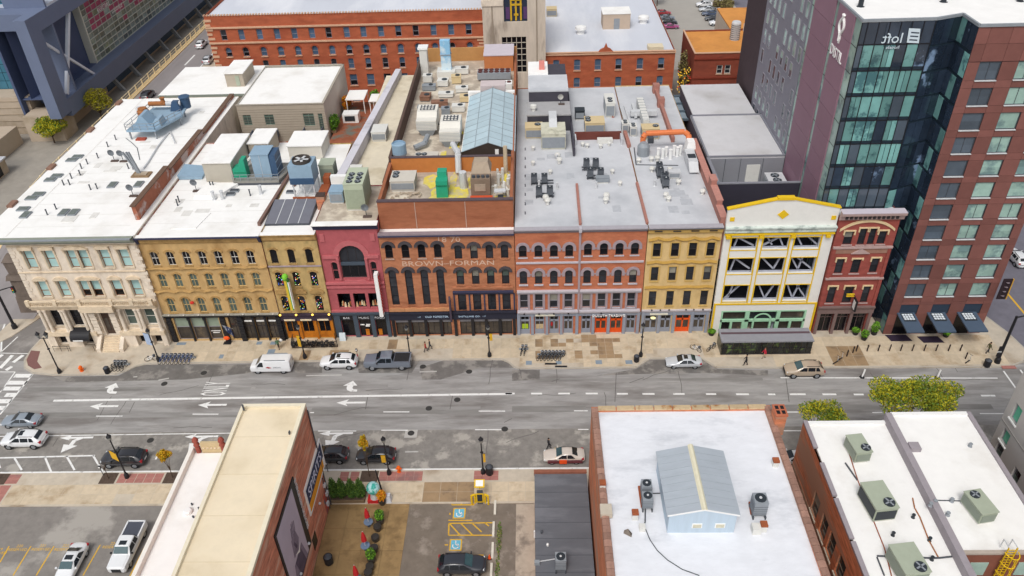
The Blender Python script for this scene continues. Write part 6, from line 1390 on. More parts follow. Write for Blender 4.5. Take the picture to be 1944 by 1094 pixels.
for its,desc in SETS:
    for i,(x,y) in enumerate(its):
        p=at('A7',x,y,17.1); lab=('left' if i == 0 else 'right') +' one of the ' +desc
        if first_c is None:first_c=thing('condenser',lab,'condenser',p,0,'black condensers on the grey roofs'); condenser(first_c,p)
        else:dup(first_c,T(*p),lab)
for i,((x,y),w_) in enumerate(zip([(1112,210),(1120,250),(1150,285),(1162,325)],('rearmost','second rearmost','second front','frontmost'))):
    dup(first_c,T(*at('A7',x,y,17.1)),w_+' black condenser in the slanting file on the gold building roof')
rk=[((150,305),(315,300)),((180,405),(320,400)),((530,200),(640,200)),((565,265),(695,262))]
for i,(a,b) in enumerate(rk):
    pa,pb=at('A7',*a,17.1),at('A7',*b,17.1); o=thing('condenser_rack',('rear left','front left','rear middle','front middle')[i]+' steel rack under black condensers on the grey roof','rack',pa,0,'racks under the condensers')
    MB().bar((pa.x,pa.y,17.25),(pb.x,pb.y,17.25),.12,.12).obj('rail',metal_d,o); MB().bar((pa.x,pa.y+.8,17.25),(pb.x,pb.y+.8,17.25),.12,.12).obj('rail',metal_d,o)
def rtu(name,lab,c,sx,sy,h,m,fans=(),md=None,rz=0,legs=.25,hood=0):
    t=thing(name,lab,'air handler',c,rz); mwl=W[t.name]; md=md or metal_g
    MB(mwl).box(-sx/2,sx/2,-sy/2,sy/2,legs,legs+h).obj('cabinet',m,t); MB(mwl).box(-sx/2-.05,sx/2+.05,-sy/2-.05,sy/2+.05,legs+h,legs+h+.08).obj('lid',m,t)
    for x,y,r in fans:
        MB(mwl).lathe((x,y,legs+h+.08),[(r,0),(r,.1)],14).obj('fan',fan_dark,t); f=MB(mwl)
        for k in range(4):f.bar((x,y,legs+h+.2),(x+r*.9*math.cos(k*PI/2+.4),y+r*.9*math.sin(k*PI/2+.4),legs+h+.2),r*.28,.03)
        f.obj('blade',metal_g,t)
    MB(mwl).box(-sx/2+.1,sx/2-.1,-sy/2-.05,-sy/2,legs+.15,legs+h*.8).obj('grille',md,t)
    for k in (-1,1):MB(mwl).box(sx/2*k-.03,sx/2*k+.03,-sy/2+.1,sy/2-.1,legs+.15,legs+h*.85).obj('side_panel',md,t)
    if legs:MB(mwl).box(-sx/2+.1,sx/2-.1,-sy/2+.1,sy/2-.1,0,legs).obj('curb',offwhite,t)
    if hood:MB(mwl).prismx([(sy/2,legs+h*.2),(sy/2,legs+h*.9),(sy/2+hood,legs+h*.5),(sy/2+hood,legs+h*.2)][::-1],-sx*.4,sx*.4).obj('hood',m,t)
    return t
# near buildings
p=at('B8',705,225,11.75); rtu('rooftop_unit','sage green rooftop unit nearest the street on the left white roof',(p.x-.2,p.y+.9,11.75),1.5,2.3,1.2,sage,[(.35,-.6,.45)],md=sage_d,rz=.12)
p=at('B8',850,670,11.75); rtu('rooftop_unit','large sage green rooftop unit midway along the left white roof',(p.x,p.y+1.3,11.75),2.0,3.0,1.5,sage,[(.4,-.9,.5)],md=fan_dark,rz=.12)
p=at('B8',1085,1125,11.75); rtu('rooftop_unit','sage green rooftop unit cut by the bottom edge of the picture',(p.x-.2,p.y+.9,11.75),2.1,2.8,1.4,sage,[(.4,-.9,.5)],md=sage_d,rz=.12)
p=at('B8',1625,700,12.5); rtu('rooftop_unit','sage green rooftop unit alone on the right hand white roof',(p.x,p.y+1.2,12.5),1.5,2.5,1.2,sage,[(-.1,.75,.42)],md=sage_d,rz=.18)
def condr(lab,k,x,y,z,s,m):
    p=at(k,x,y,z); t=thing('condenser',lab,'condenser',p,0,'round topped condensers on the near roofs'); condenser(t,p,s,m); return t
condr('rear of two grey condensers on sleepers by the gabled hut','B7',1012,475,14.1,1.05,metal_g); condr('front of two grey condensers on sleepers by the gabled hut','B7',1020,570,14.1,1.05,metal_g)
condr('tall grey condenser on sleepers right of the gabled roof hut','B7',1858,615,14.1,1.35,metal_g); condr('lone grey condenser on the dark felt roof','B7',368,1030,4.55,1.2,metal_g)
for i,(k,x0,y0,x1,y1) in enumerate((('B7',962,420,985,575),('B7',1045,420,1055,565),('B7',1800,540,1815,630))):
    a,b=at(k,x0,y0,14.1),at(k,x1,y1,14.1); tag(MB().bar((a.x,a.y,14.2),(b.x,b.y,14.2),.2,.2).obj('sleeper',rust),('left','right','single')[i]+' rust brown sleeper under condensers on the bright white roof','beam','wooden sleepers')
for i,(x,y,w_) in enumerate(((685,430,'nearest the left coping'),(930,655,'left of the roof hut'),(1900,745,'right of the roof hut'))):
    p=at('B7',x,y,14.1); o=thing('chimney_vent','small brick coloured box vent on bright white roof, '+w_,'vent',p,0,'box vents on the bright white roof'); MB().cbox(p,.5,.5,.7).obj('box',offwhite,o); MB().cbox((p.x,p.y,p.z+.7),.56,.56,.2).obj('cap',rust,o)
p=at('B8',52,255,14.1); o=thing('chimney_vent','small box vent at the right edge of the bright white roof below the chimney','vent',p,0,'box vents on the bright white roof'); MB().cbox(p,.5,.5,.6).obj('box',offwhite,o); MB().cbox((p.x,p.y,p.z+.6),.56,.56,.2).obj('cap',rust,o)
for x,y,s in ((985,740,.5),(1845,755,.7)):
    p=at('B7',x,y,14.1); tag(MB().cbox(p,s,s,s).obj('junction_box',offwhite),'white utility box on the bright roof '+('left' if x < 1500 else 'right')+' of the gabled hut','box')
tag(MB().add([tuple(at('B7',845,770,14.16)),tuple(at('B7',905,800,14.11)),tuple(at('B7',910,770,14.2)),tuple(at('B7',880,735,14.75)),tuple(at('B7',850,745,14.3))],[(0,1,2,3,4),(4,3,2,1,0)]).obj('cricket_patch',mat('patch_brown','7a7066',var=.15,sc=2)),'small brown pointed flashing lying on the bright white roof','flashing')
def cable(name,lab,pts,r,m,z,cat='cable'):
    q=[at(k,x,y,z) for k,x,y in pts]; return tag(MB().pipe([(v.x,v.y,z+r) for v in q],r,5).obj(name,m),lab,cat)
cable('cable','thin black cable curving across the bright white roof from the condensers',[('B7',1012,740),('B7',1045,820),('B7',1100,900),('B7',1180,975),('B7',1290,1045),('B7',1420,1092)],.04,metal_d,14.1)
cable('conduit','dark conduit from the grey condensers towards the front of the bright roof',[('B7',1010,580),('B7',1008,690),('B7',975,745)],.06,metal_d,14.1,'conduit')
cable('conduit','thin dark pipe between condensers and the side of the gabled hut',[('B7',1060,470),('B7',1150,468),('B7',1120,290)],.05,metal_d,14.1,'conduit')
cable('gas_pipe','long thin dark pipe running down the left white roof past the sage units',[('B8',615,170),('B8',680,370),('B8',760,580),('B8',880,880),('B8',935,1094)],.05,rust,11.75,'pipe')
cable('gas_pipe','dark cross pipe over the left white roof near the bottom edge',[('B8',825,945),('B8',1240,962),('B8',1300,960),('B8',1390,950)],.08,metal_d,11.75,'pipe')
cable('gas_pipe','tan pipe beside the grey parapet of the left white roof',[('B8',1095,505),('B8',1110,580),('B8',1150,650),('B8',1220,830),('B8',1290,955)],.06,copper,11.75,'pipe')
cable('gas_pipe','short dark pipe below the first sage unit on the left roof',[('B8',585,240),('B8',675,370)],.08,metal_d,11.75,'pipe')
cable('gas_pipe','thin dark pipe reaching the lone sage unit on the right roof',[('B8',1280,522),('B8',1505,528)],.05,metal_d,12.5,'pipe')
cable('gas_pipe','dark pipe turning down at the left end of the cross pipe',[('B8',825,955),('B8',880,1094)],.07,metal_d,11.75,'pipe')
labelled('pipe_support',pipev(.12,.35,fan_dark),[('B8',1098,650),('B8',945,785),('B8',1222,825),('B8',1240,970),('B8',925,940)],'support','@ of the small black supports on the left white roof','black pipe supports',11.75)
labelled('pipe_support',pipev(.14,.3,metal_g),[('B8',1230,560),('B8',1265,540),('B8',1530,110),('B8',1360,632),('B8',1390,527)],'support','@ of the small grey stubs on the right white roof','grey stubs on the right roof',12.5)
for x,y,l in ((225,765,'dark'),(270,862,'white')):
    p=at('B7',x,y,4.55); tag(MB().lathe(p,[(.12,0),(.12,.25),(.05,.3)],8).obj('mushroom_vent',metal_d if l == 'dark' else white_plain),'tiny '+l+' cap on the dark felt roof','vent')
p=at('B7',190,1000,4.55); tag(MB().cbox(p,.5,.4,.35).obj('junction_box',metal_g),'small grey box at the left edge of the dark felt roof','box')
cable('refrigerant_line','thin pale line from the condenser to the box on the dark felt roof',[('B7',205,985),('B7',270,975),('B7',330,965)],.05,metal_l,4.55,'pipe')
# yellow caged ladder at the right roof edge
t=thing('caged_ladder','yellow caged access ladder hooked over the rear edge of the right white roof','ladder',(41.60,-45.3,9)); mb=MB()
for u in (41.20,41.90):mb.bar((u,-45.05,7.5),(u,-45.05,13.6),.09,.09)
mb.obj('stile',yellow_m,t); mb=MB()
for k in range(18):mb.bar((41.20,-45.05,7.7+k*.33),(41.90,-45.05,7.7+k*.33),.05,.05)
mb.obj('rung',yellow_m,t); mb=MB()
for k in range(5):
    c=[(41.55+.55*math.cos(a),-45.1-.75*abs(math.sin(a)),8.3+k*1.2) for a in [PI*i/8 for i in range(9)]]; mb.pipe(c,.05,5)
for a in (PI*.2,PI*.5,PI*.8):mb.bar((41.55+.55*math.cos(a),-45.1-.75*math.sin(a),8.3),(41.55+.55*math.cos(a),-45.1-.75*math.sin(a),13.1),.06,.03)
mb.obj('cage',yellow_m,t); mb=MB()
for u in (41.20,41.90):mb.bar((u,-45.05,13.6),(u,-44.2,13.6),.06,.06); mb.bar((u,-44.2,13.6),(u,-44.2,12.5),.06,.06)
mb.obj('grab_rail',metal_l,t)
# ---------------------------------------------------------------- roof plant of the row, from the left
BZ=17.55
for i,(x0,y0,x1,y1) in enumerate(((515,130,570,100),(555,100,620,80),(355,275,405,255),(395,245,465,225),(212,415,265,392),(255,385,330,362),(135,497,215,475),(170,555,215,508),(460,535,505,490),(535,535,580,490),(832,325,870,283),(1035,320,1065,278))):
    a=at('A5',x0,y1,BZ+.2); b=at('A5',x1,y0,BZ+.2); c=((a.x+b.x)/2,(a.y+b.y)/2)
    wd,dp=(1.35,.85) if i < 7 else (.85,1.45)
    where=['rear left pair, front','rear left pair, back','second pair from the rear, front','second pair from the rear, back','third pair from the rear, front','third pair from the rear, back','flat one at the front left','upright one at the front left','left of the front middle pair','right of the front middle pair','single one in the middle right','single one by the brick party wall'][i]
    t=thing('skylight','dark glazed skylight on the white bank roof, '+where,'skylight',(c[0],c[1],BZ),0,'skylights on the bank roof')
    MB().cbox((c[0],c[1],BZ),wd+.2,dp+.2,.22).obj('curb',metal_g,t); MB().cbox((c[0],c[1],BZ+.22),wd,dp,.04).obj('pane',mat('skylight_dark','6d746f',var=.2,sc=2,rough=.2),t)
labelled('pipe_vent',pipev(.09,.75),[('A5',665,150),('A5',620,185),('A5',610,235),('A5',745,105),('A5',545,260),('A5',485,310),('A5',530,308),('A5',688,345),('A5',738,338),('A5',428,493),('A5',360,535),('A5',820,20),('A1',880,1060),('A5',975,185),('A5',1010,190)],'vent','@ of the thin dark pipe vents on the white bank roof','pipe vents on the bank roof',BZ)
def dish(lab,p,m=metal_g,s=1.0):
    t=thing('satellite_dish',lab,'satellite dish',p,0,'satellite dishes'); x,y,z=p
    MB().cbox((x+.15,y-.2,z),1.1*s,.5*s,.15).obj('ballast',mat('ballast','5b4e48',var=.2,sc=3),t); MB().tube((x,y,z),(x,y,z+1.3*s),.05,n=6).obj('mast',metal_d,t)
    d=MB(); 
    for i in range(14):
        a0,a1=2*PI*i/14,2*PI*(i+1)/14; c=Vector((x,y-.1,z+1.45*s)); r=.5*s
        d.add([c,c+Vector((r*math.cos(a0),-.22*s,r*math.sin(a0))),c+Vector((r*math.cos(a1),-.22*s,r*math.sin(a1)))],[(0,1,2),(2,1,0)])
    d.obj('dish',m,t)
for i,(k,x,y,z,l) in enumerate((('A5',868,125,BZ,'left one of two in the middle of the white bank roof'),('A5',935,128,BZ,'right one of two in the middle of the white bank roof'),('A5',1010,390,BZ,'by the front end of the brick party wall'),('A5',1490,352,17.2,'on the white ochre building roof left of a grey stack'),('A6',838,545,18.4,'on the crimson building roof near its front edge'))):dish('small grey satellite dish '+l,at(k,x,y,z))
p=at('A5',1075,235,BZ); t=thing('antenna','leaning grey cell antenna on a weighted frame, white bank roof','antenna',p)
MB().cbox((p.x,p.y,p.z),2.6,1.6,.2).obj('ballast_frame',mat('ballast_wood','8a7358',var=.2,sc=3),t); MB().cbox((p.x,p.y,p.z+.2),1.7,.9,.12).obj('ballast_block',concrete,t)
mb=MB()
for d in (-.5,0,.35):mb.bar((p.x-.3+d*.3,p.y+.1,p.z+.2),(p.x-1.3+d,p.y+.2,p.z+3.6),.28,.2)
mb.obj('antenna_panel',metal_g,t)
tag(MB().cbox(at('A1',1072,1060,BZ),1.5,.8,.25).obj('roof_hatch',mat('hatch_red','a6503f',var=.1,sc=2)),'flat red hatch on the white bank roof below the blue plant platform','hatch')
cable('pipe_run','long pale pipe running along the white bank roof to the blue plant',[('A1',1330,1092),('A1',1290,1000),('A5',1200,20),('A5',1120,150),('A5',1090,190)],.14,metal_l,BZ,'pipe')
cable('cable','thin dark cable from the antenna towards the blue plant platform',[('A5',1060,120),('A5',1040,30),('A1',1000,1085),('A1',955,1050)],.05,metal_d,BZ)
# blue steel plant platform with cooling plant
a=at('A1',955,990,19.2); b=at('A1',1400,840,19.2)
t=thing('plant_platform','blue steel plant platform with copper pipes and tanks at the rear of the bank roof','plant platform',((a.x+b.x)/2,a.y,BZ))
x0,x1,y0,y1=a.x,a.x+6.9,a.y,a.y+9.0
MB().prism([(x0,y0),(x0+4.6,y0),(x1,y0+5.5),(x1-.5,y1),(x0+.8,y1)],18.9,19.2).obj('deck',metal_b,t)
for x,y in ((x0+.3,y0+.3),(x0+4.3,y0+.3),(x1-.5,y0+5.4),(x0+1,y1-.4),(x1-1,y1-.3)):MB().box(x-.1,x+.1,y-.1,y+.1,BZ,18.9).obj('leg',metal_g,t)
mb=MB()
for p_,q_ in (((x0,y0),(x0+4.6,y0)),((x0+4.6,y0),(x1,y0+5.5)),((x0,y0),(x0+.8,y1))):
    for z in (19.75,20.25):mb.bar((*p_,z),(*q_,z),.06,.06)
    for k in range(5):mb.bar((p_[0]+(q_[0]-p_[0])*k/4,p_[1]+(q_[1]-p_[1])*k/4,19.2),(p_[0]+(q_[0]-p_[0])*k/4,p_[1]+(q_[1]-p_[1])*k/4,20.25),.06,.06)
mb.obj('railing',metal_g,t)
MB().taper((x0+2.0,y0+3.0,19.2),2.6,2.8,1.6,.5,2.6).obj('blue_hood',metal_b,t); MB().taper((x0+4.3,y0+2.2,19.2),1.8,2.2,1.2,.6,1.8,.4).obj('blue_cabinet',metal_b,t)
MB().lathe((x0+.9,y0+5.2,19.2),[(.85,0),(.95,1.0),(.7,1.3),(.7,1.5)],14).obj('copper_tank',copper,t); MB().lathe((x0-.4,y0+6.8,18.4),[(.6,0),(.6,1.6),(.45,1.8)],12).obj('steel_tank',metal_l,t)
MB().tube((x0+1.0,y0+7.6,20.4),(x0+3.8,y0+7.6,20.4),.38,n=12).obj('copper_pipe',copper,t); MB().tube((x0+3.8,y0+7.6,20.4),(x0+6.0,y0+8.0,20.2),.38,n=12).obj('steel_pipe',metal_l,t); MB().lathe((x0+3.4,y0+7.6,20.6),[(.4,0),(.3,.5),(.45,.8)],10).obj('copper_valve',copper,t)
MB().lathe((x1-.6,y1+.2,19.0),[(.75,0),(.8,1.6),(.95,1.9),(.8,2.0)],14).obj('fan_stack',metal_bd,t); MB().taper((x1-1.6,y1-1.2,19.2),1.8,1.4,1.5,.9,.9).obj('blue_hood',metal_bd,t)
# ochre roof: sheds, cooling boxes
def shed(lab,x0,x1,y0,y1,z0,z1,m,rm,name='roof_shed',eave=.15):
    t=thing(name,lab,'roof shed',((x0+x1)/2,y0,z0)); MB().box(x0,x1,y0,y1,z0,z1).obj('wall',m,t); MB().box(x0-eave,x1+eave,y0-eave,y1+eave,z1,z1+.15).obj('roof',rm,t); return t
OZ=17.15
shed('beige roof shed with flat white top next to the brick party wall',-43.9,-39.9,14.2,23.5,OZ,20.2,mat('shed_beige','b8b2a5',var=.05,sc=1),roof_white)
shed('smaller tan shed with white roof behind the beige roof shed',-39.6,-36.6,21.5,26.5,OZ,19.6,condo_m,roof_white)
shed('white flat box shed at the rear middle of the ochre roof',-33.6,-28.6,21,26,OZ,19.3,condo_light,roof_white)
tag(MB().prism([(-44.2,9.8),(-40.6,9.8),(-39.0,13.0),(-43.5,13.6)],OZ,OZ+.45).obj('roof_step',roof_white),'low raised white step in the ochre building roof before the beige shed','roof step')
tag(MB().prism([(-44.5,1.6),(-41.2,1.6),(-40.5,5.5),(-42.8,5.5)],OZ,OZ+.12).obj('roof_patch',roof_white),'low white raised patch at the front of the ochre building roof','roof step')
t=thing('canopy_roof','small blue metal lean-to roof between the party wall and the beige shed','lean-to',(-46.5,16,OZ)); MB().add([(-48.4,15.2,17.9),(-44.9,15.2,17.5),(-44.9,18.4,17.7),(-48.4,18.4,18.1),(-48.4,15.2,17.2),(-44.9,15.2,17.2),(-44.9,18.4,17.2),(-48.4,18.4,17.2)],[(0,1,2,3),(4,5,1,0),(5,6,2,1),(7,4,0,3)]).obj('sheet',metal_b,t)
t=thing('plant_deck','railed grey roof deck carrying a blue cooling box and a green tank','plant deck',(-35.5,13.5,OZ))
MB().prism([(-39.7,13.2),(-33.2,13.2),(-31.9,18.8),(-38.8,18.8)],17.5,17.8).obj('deck',mat('deck_board','8c8a84',var=.12,sc=2),t)
mb=MB()
for z in (18.3,18.75):mb.bar((-39.7,13.3,z),(-33.2,13.3,z),.06,.06); mb.bar((-33.2,13.3,z),(-31.9,18.8,z),.06,.06)
for k in range(7):mb.bar((-39.7+k*1.08,13.3,17.8),(-39.7+k*1.08,13.3,18.75),.06,.06)
mb.obj('railing',metal_g,t); MB().prism([(-39.7,13.2),(-33.2,13.2),(-33.0,13.5),(-39.5,13.5)],17.15,17.5).obj('fascia',metal_d,t)
t=thing('cooling_box','tall pale blue cooling box with dark blue slatted side on the roof deck','cooling unit',(-35.4,15.6,17.8))
MB().box(-36.9,-34.4,14.4,17.2,17.8,21.2).obj('cabinet',metal_b,t); MB().box(-34.4,-33.5,14.5,17.1,17.9,21.1).obj('coil',metal_bd,t); MB().box(-37.0,-34.3,14.3,17.3,21.2,21.35).obj('lid',metal_b,t)
for z in (18.9,20.0):MB().box(-33.52,-33.44,14.5,17.1,z,z+.08).obj('slat',metal_b,t)
MB().box(-35.7,-35.66,14.36,14.4,17.8,21.2).obj('seam',metal_l,t); MB().tube((-37.3,18.4,20.0),(-39.0,17.0,18.5),.25,n=8).obj('duct',offwhite,t)
t=thing('green_tank','bright green plastic tank with sloping spout on the roof deck','tank',(-38.8,14.8,17.8))
MB().prismy([(-39.8,17.8),(-37.9,17.8),(-37.9,20.6),(-38.5,20.6),(-38.9,19.6),(-39.8,19.2)],14.2,15.6).obj('body',greenbox,t); MB().box(-39.7,-38.0,14.15,14.2,18.6,18.7).obj('rib',mat('green_dark','23805f',var=.1,sc=2),t)
t=thing('cooling_tower','blue grey cooling tower with a big round fan on a braced stand','cooling tower',(-28.6,10.5,OZ))
MB().box(-30.2,-27.0,9.2,12.2,19.3,22.0).obj('cabinet',metal_b,t); MB().lathe((-28.6,10.7,22.0),[(1.25,0),(1.25,.45),(1.15,.45),(1.1,.15),(.1,.1)],18).obj('fan_ring',mat('fan_ring','4a4440',var=.1,sc=2),t)
mb=MB()
for k in range(5):mb.bar((-28.6,10.7,22.3),(-28.6+1.0*math.cos(k*2*PI/5),10.7+1.0*math.sin(k*2*PI/5),22.3),.35,.04)
mb.obj('fan_blade',metal_l,t); MB().box(-30.25,-26.95,9.1,9.2,19.3,20.2).obj('basin',metal_bd,t)
for x,y in ((-30.0,9.4),(-27.2,9.4),(-30.0,12.0),(-27.2,12.0),(-28.6,9.4)):MB().box(x-.08,x+.08,y-.08,y+.08,OZ,19.3).obj('leg',metal_l,t)
mb=MB(); mb.bar((-30,9.4,17.3),(-28.6,9.4,19.2),.08,.08); mb.bar((-28.6,9.4,17.3),(-27.2,9.4,19.2),.08,.08); mb.obj('brace',metal_l,t)
MB().box(-30.2,-26.2,8.8,9.0,OZ,OZ+.35).obj('stand_beam',rust,t); MB().box(-26.6,-25.4,8.6,11.2,OZ,18.2).obj('pump_skid',rust,t)
tag(MB().cbox((-25.9,12.0,OZ),.9,1.4,2.0).obj('rusty_housing',rust),'rust brown pump housing beside the blue cooling tower stand','pump')
rtu('rooftop_unit','slender sage green unit standing behind the blue cooling tower',(-26.2,14.3,OZ),2.0,2.2,2.6,sage,md=sage_d)
rtu('rooftop_unit','big pale green unit with six round fans on the crimson roof',(-20.3,5.6,18.4),2.5,4.6,3.6,mat('pale_green','b4bda6',var=.05,sc=1),[(sx_*.55,-1.6+k*1.0,.42) for sx_ in (-1,1) for k in range(3)],md=mat('pale_green_d','9ba48f',var=.08,sc=2))
rtu('rooftop_unit','low blue grey unit beside the six fan unit',(-23.2,6.2,18.4),1.8,2.0,1.5,metal_b,md=metal_g)
tag(MB().box(-24.9,-21.9,9.9,10.6,17.5,20.0).obj('white_upstand',white_plain),'white block upstand behind the blue unit on the crimson building','upstand')
# sloped four panel roof glazing
t=thing('roof_glazing','four panel grey sloped skylight at the front of the ochre bar roof','skylight',(-29.6,2.0,OZ))
MB().prismx([(2.0,OZ),(7.6,OZ),(7.6,OZ+.75),(2.0,OZ+.25)][::-1],-32.3,-26.4).obj('curb',metal_d,t)
for k in range(4):
    xa=-32.25+k*1.46; MB().add([(xa+.05,2.05,OZ+.27),(xa+1.41,2.05,OZ+.27),(xa+1.41,7.55,OZ+.77),(xa+.05,7.55,OZ+.77),(xa+.05,2.05,OZ+.31),(xa+1.41,2.05,OZ+.31),(xa+1.41,7.55,OZ+.81),(xa+.05,7.55,OZ+.81)],[(4,5,6,7),(0,1,5,4),(1,2,6,5),(3,0,4,7)]).obj('pane',mat('pane_slate','74757e',var=.06,sc=1,rough=.25),t)
for k in (1,2,3):MB().add([(-32.25+k*1.46-.05,2.0,OZ+.33),(-32.25+k*1.46+.05,2.0,OZ+.33),(-32.25+k*1.46+.05,7.6,OZ+.85),(-32.25+k*1.46-.05,7.6,OZ+.85)],[(0,1,2,3)]).obj('glazing_bar',metal_l,t)
t=thing('chimney','square brick chimney stub between the sloped skylight and the crimson roof','chimney',(-25.6,6.5,OZ)); MB().cbox((-25.6,6.4,OZ),1.1,1.0,2.0).obj('stack',fgbrick_o,t); MB().cbox((-25.6,6.4,OZ+2.0),1.2,1.1,.12).obj('cap',mat('cap_dark2','4c3d38',var=.1,sc=2),t)
for i,pts in enumerate((((-33.0,2.0),(-32.2,18.0)),((-25.2,1.0),(-24.9,6.0)),((-31.0,12.5),(-30.2,26)))):
    tag(MB().bar((*pts[0],OZ+.25),(*pts[1],OZ+.25),.4,.5).obj('parapet_strip',mat('strip_brown','7b6158',var=.12,sc=2)),('long brown parapet strip dividing the two white ochre roofs','short brown parapet strip at the crimson roof edge','rear brown parapet strip on the ochre bar roof')[i],'parapet')
labelled('roof_hatch',lambda t,p:(MB().cbox(p,1.2,.7,.25).obj('curb',metal_g,t),MB().cbox((p.x,p.y,p.z+.25),1.1,.6,.05).obj('lid',metal_d,t)),[('A5',1780,358),('A5',1750,385),('A6',265,368)],'hatch','@ of the small dark hatches on the ochre white roof','hatches on the ochre roofs',OZ)
labelled('roof_stack',pipev(.22,1.2,metal_l),[('A5',1625,420),('A6',40,375),('A5',1690,415)],'vent','@ of the grey stacks on the ochre white roof','stacks on the ochre roof',OZ)
labelled('pipe_vent',pipev(.09,.9),[('A5',1360,440),('A5',1348,465),('A5',1600,330),('A5',1622,330),('A5',1898,390)],'vent','@ of the thin pipes on the ochre white roof','pipes on the ochre roof',OZ)
# crimson rear roof
t=thing('light_parapet','long pale grey stepped parapet wall behind the crimson building','wall',(-23,30,12)); MB().add([(-24.6,10.6,17.5),(-23.4,10.6,17.5),(-21.0,54,17.5),(-22.0,54,17.5),(-24.6,10.6,19.3),(-23.4,10.6,19.3),(-21.0,54,18.6),(-22.0,54,18.6)],[(0,1,5,4),(1,2,6,5),(2,3,7,6),(3,0,4,7),(4,5,6,7)]).obj('wall',mat('parapet_lilac','cfcdd4',var=.06,sc=.6,c2='b3b0b6',c2t=(.52,.66),c2s=.3),t)
t=thing('cream_rear_roof','narrow cream roofed rear wing between the pale parapet and the dark brown wall','building',(-20,30,0)); MB().box(-23.9,-17.4,10,54,0,17.2).obj('wall',brownbrick,t); MB().box(-23.8,-17.5,10.05,53.9,17.2,17.4).obj('roof',mat('roof_creamy','ddd3bd',var=.08,sc=.6,c2='c9bda3',c2t=(.5,.65),c2s=.2),t); MB().box(-17.9,-17.3,10,54,17.4,19.0).obj('brown_wall',MATS['dark_brown'],t)
rtu('rooftop_unit','low white unit half way along the cream rear roof',(-20.9,27.5,17.4),2.2,3.0,1.3,offwhite); rtu('rooftop_unit','small white unit at the front of the cream rear roof',(-22.3,14.2,17.4),1.6,1.8,1.4,offwhite)
t=thing('exhaust_stack','tall pale blue exhaust stack on the brown wall of the distillery roof','stack',(-16.4,14.0,19)); MB().lathe((-15.8,14.2,17.5),[(.75,0),(.75,3.2),(1.0,3.6),(1.0,5.2),(.85,5.3),(.85,5.0)],16).obj('stack',metal_b,t); MB().lathe((-15.8,14.2,21.1),[(1.03,0),(1.03,.2)],16).obj('band',metal_g,t)
# distillery decks: front deck
DZ=19.2
t=rtu('rooftop_unit','pale grey unit with two fans at the left of the yellow patched deck',(-14.6,8.2,DZ),3.2,3.0,1.3,mat('unit_pale','c9c3b8',var=.06,sc=1),[(-1.0,.8,.45),(-1.0,-.1,.45)])
for i,b in enumerate(((-12.2,-9.8,7.6,11.8),(-11.2,-5.2,2.4,8.4),(-8.7,-7.6,7.2,12.0),(-2.6,-.8,3.0,5.4),(-6.2,-5.0,7.2,11.5))):
    n=16; cx,cy=(b[0]+b[1])/2,(b[2]+b[3])/2; tag(MB().prism([(cx+(b[1]-b[0])/2*math.cos(k*2*PI/n)*R.uniform(.72,1.15),cy+(b[3]-b[2])/2*math.sin(k*2*PI/n)*R.uniform(.72,1.15)) for k in range(n)],DZ,DZ+.05+.004*i).obj('insulation_patch',foam_y),('small yellow patch beside the pale grey unit','largest yellow patch around the green box','narrow yellow patch at the deck rear','yellow patch in the right front deck corner','yellow strip left of the brown machinery')[i],'insulation','yellow insulation patches')
t=thing('green_box','bright green metal cabinet with sloped top on the yellow deck','cabinet',(-9.2,5.6,DZ)); MB().taper((-9.2,5.6,DZ),1.5,1.5,2.4,1.5,1.2).obj('body',greenbox,t); MB().taper((-9.2,6.8,DZ),1.3,1.6,3.1,1.2,1.2).obj('rear_body',greenbox,t); MB().box(-9.95,-8.45,4.8,4.86,DZ+1.8,DZ+1.9).obj('rib',MATS['green_dark'] if 'green_dark' in MATS else greenbox,t)
t=thing('brown_machine','large brown steel dust machine with orange trough on the yellow deck','machine',(-4.2,6,DZ))
bm=mat('machine_brown','857464',var=.15,sc=1.2); MB().box(-5.4,-2.9,4.8,8.0,DZ,DZ+2.7).obj('lower_body',bm,t); MB().taper((-4.1,7.8,DZ+2.7),2.6,3.0,1.3,1.8,1.5).obj('hopper',mat('machine_tan','a89886',var=.1,sc=2),t); MB().box(-4.9,-3.5,4.7,4.8,DZ+1.0,DZ+2.0).obj('hatch',mat('machine_tan','a89886',var=.1,sc=2),t)
for k in range(4):MB().lathe((-5.0+k*.6,5.3,DZ+2.7),[(.22,0),(.22,.3)],8).obj('port',metal_d,t)
MB().box(-5.5,-2.6,3.8,4.6,DZ+.1,DZ+.45).obj('orange_trough',mat('trough','cc5330',var=.1,sc=2),t); MB().tube((-6.6,7.5,DZ),(-6.6,7.5,DZ+2.4),.5,n=10).obj('silo',metal_l,t)
t=thing('pipe_rack','tangle of pale pipes and valves right of the brown machine','pipework',(-1.6,7,DZ)); mb=MB()
for k in range(9):x,y=-2.4+R.uniform(0,2.0),5.0+R.uniform(0,4.5); mb.tube((x,y,DZ),(x,y,DZ+R.uniform(.8,2.0)),R.uniform(.12,.3),n=8); mb.tube((x,y,DZ+.9),(x+R.uniform(-.8,.8),y+R.uniform(-.5,.5),DZ+1.2),.1,n=6)
mb.obj('pipes',offwhite,t); MB().box(-2.4,-.9,4.2,5.0,DZ+1.0,DZ+1.2).obj('tray',metal_l,t); MB().box(-1.9,-1.2,3.6,4.3,DZ,DZ+.7).obj('pump',fan_dark,t)
t=thing('flue','tall slender rusty white flue at the right of the distillery deck','flue',(-.9,10,DZ)); MB().tube((-1.0,10.0,DZ),(-1.0,10.4,DZ+4.6),.28,n=10).obj('pipe',mat('flue_tan','bfae94',var=.15,sc=2),t); MB().lathe((-1.0,9.8,DZ),[(.9,0),(.5,.8)],10).obj('base',foam_y,t)
t=thing('debris','scatter of broken pale boards at the front left of the deck','debris',(-14.6,4,DZ)); t['kind']='stuff'; mb=MB()
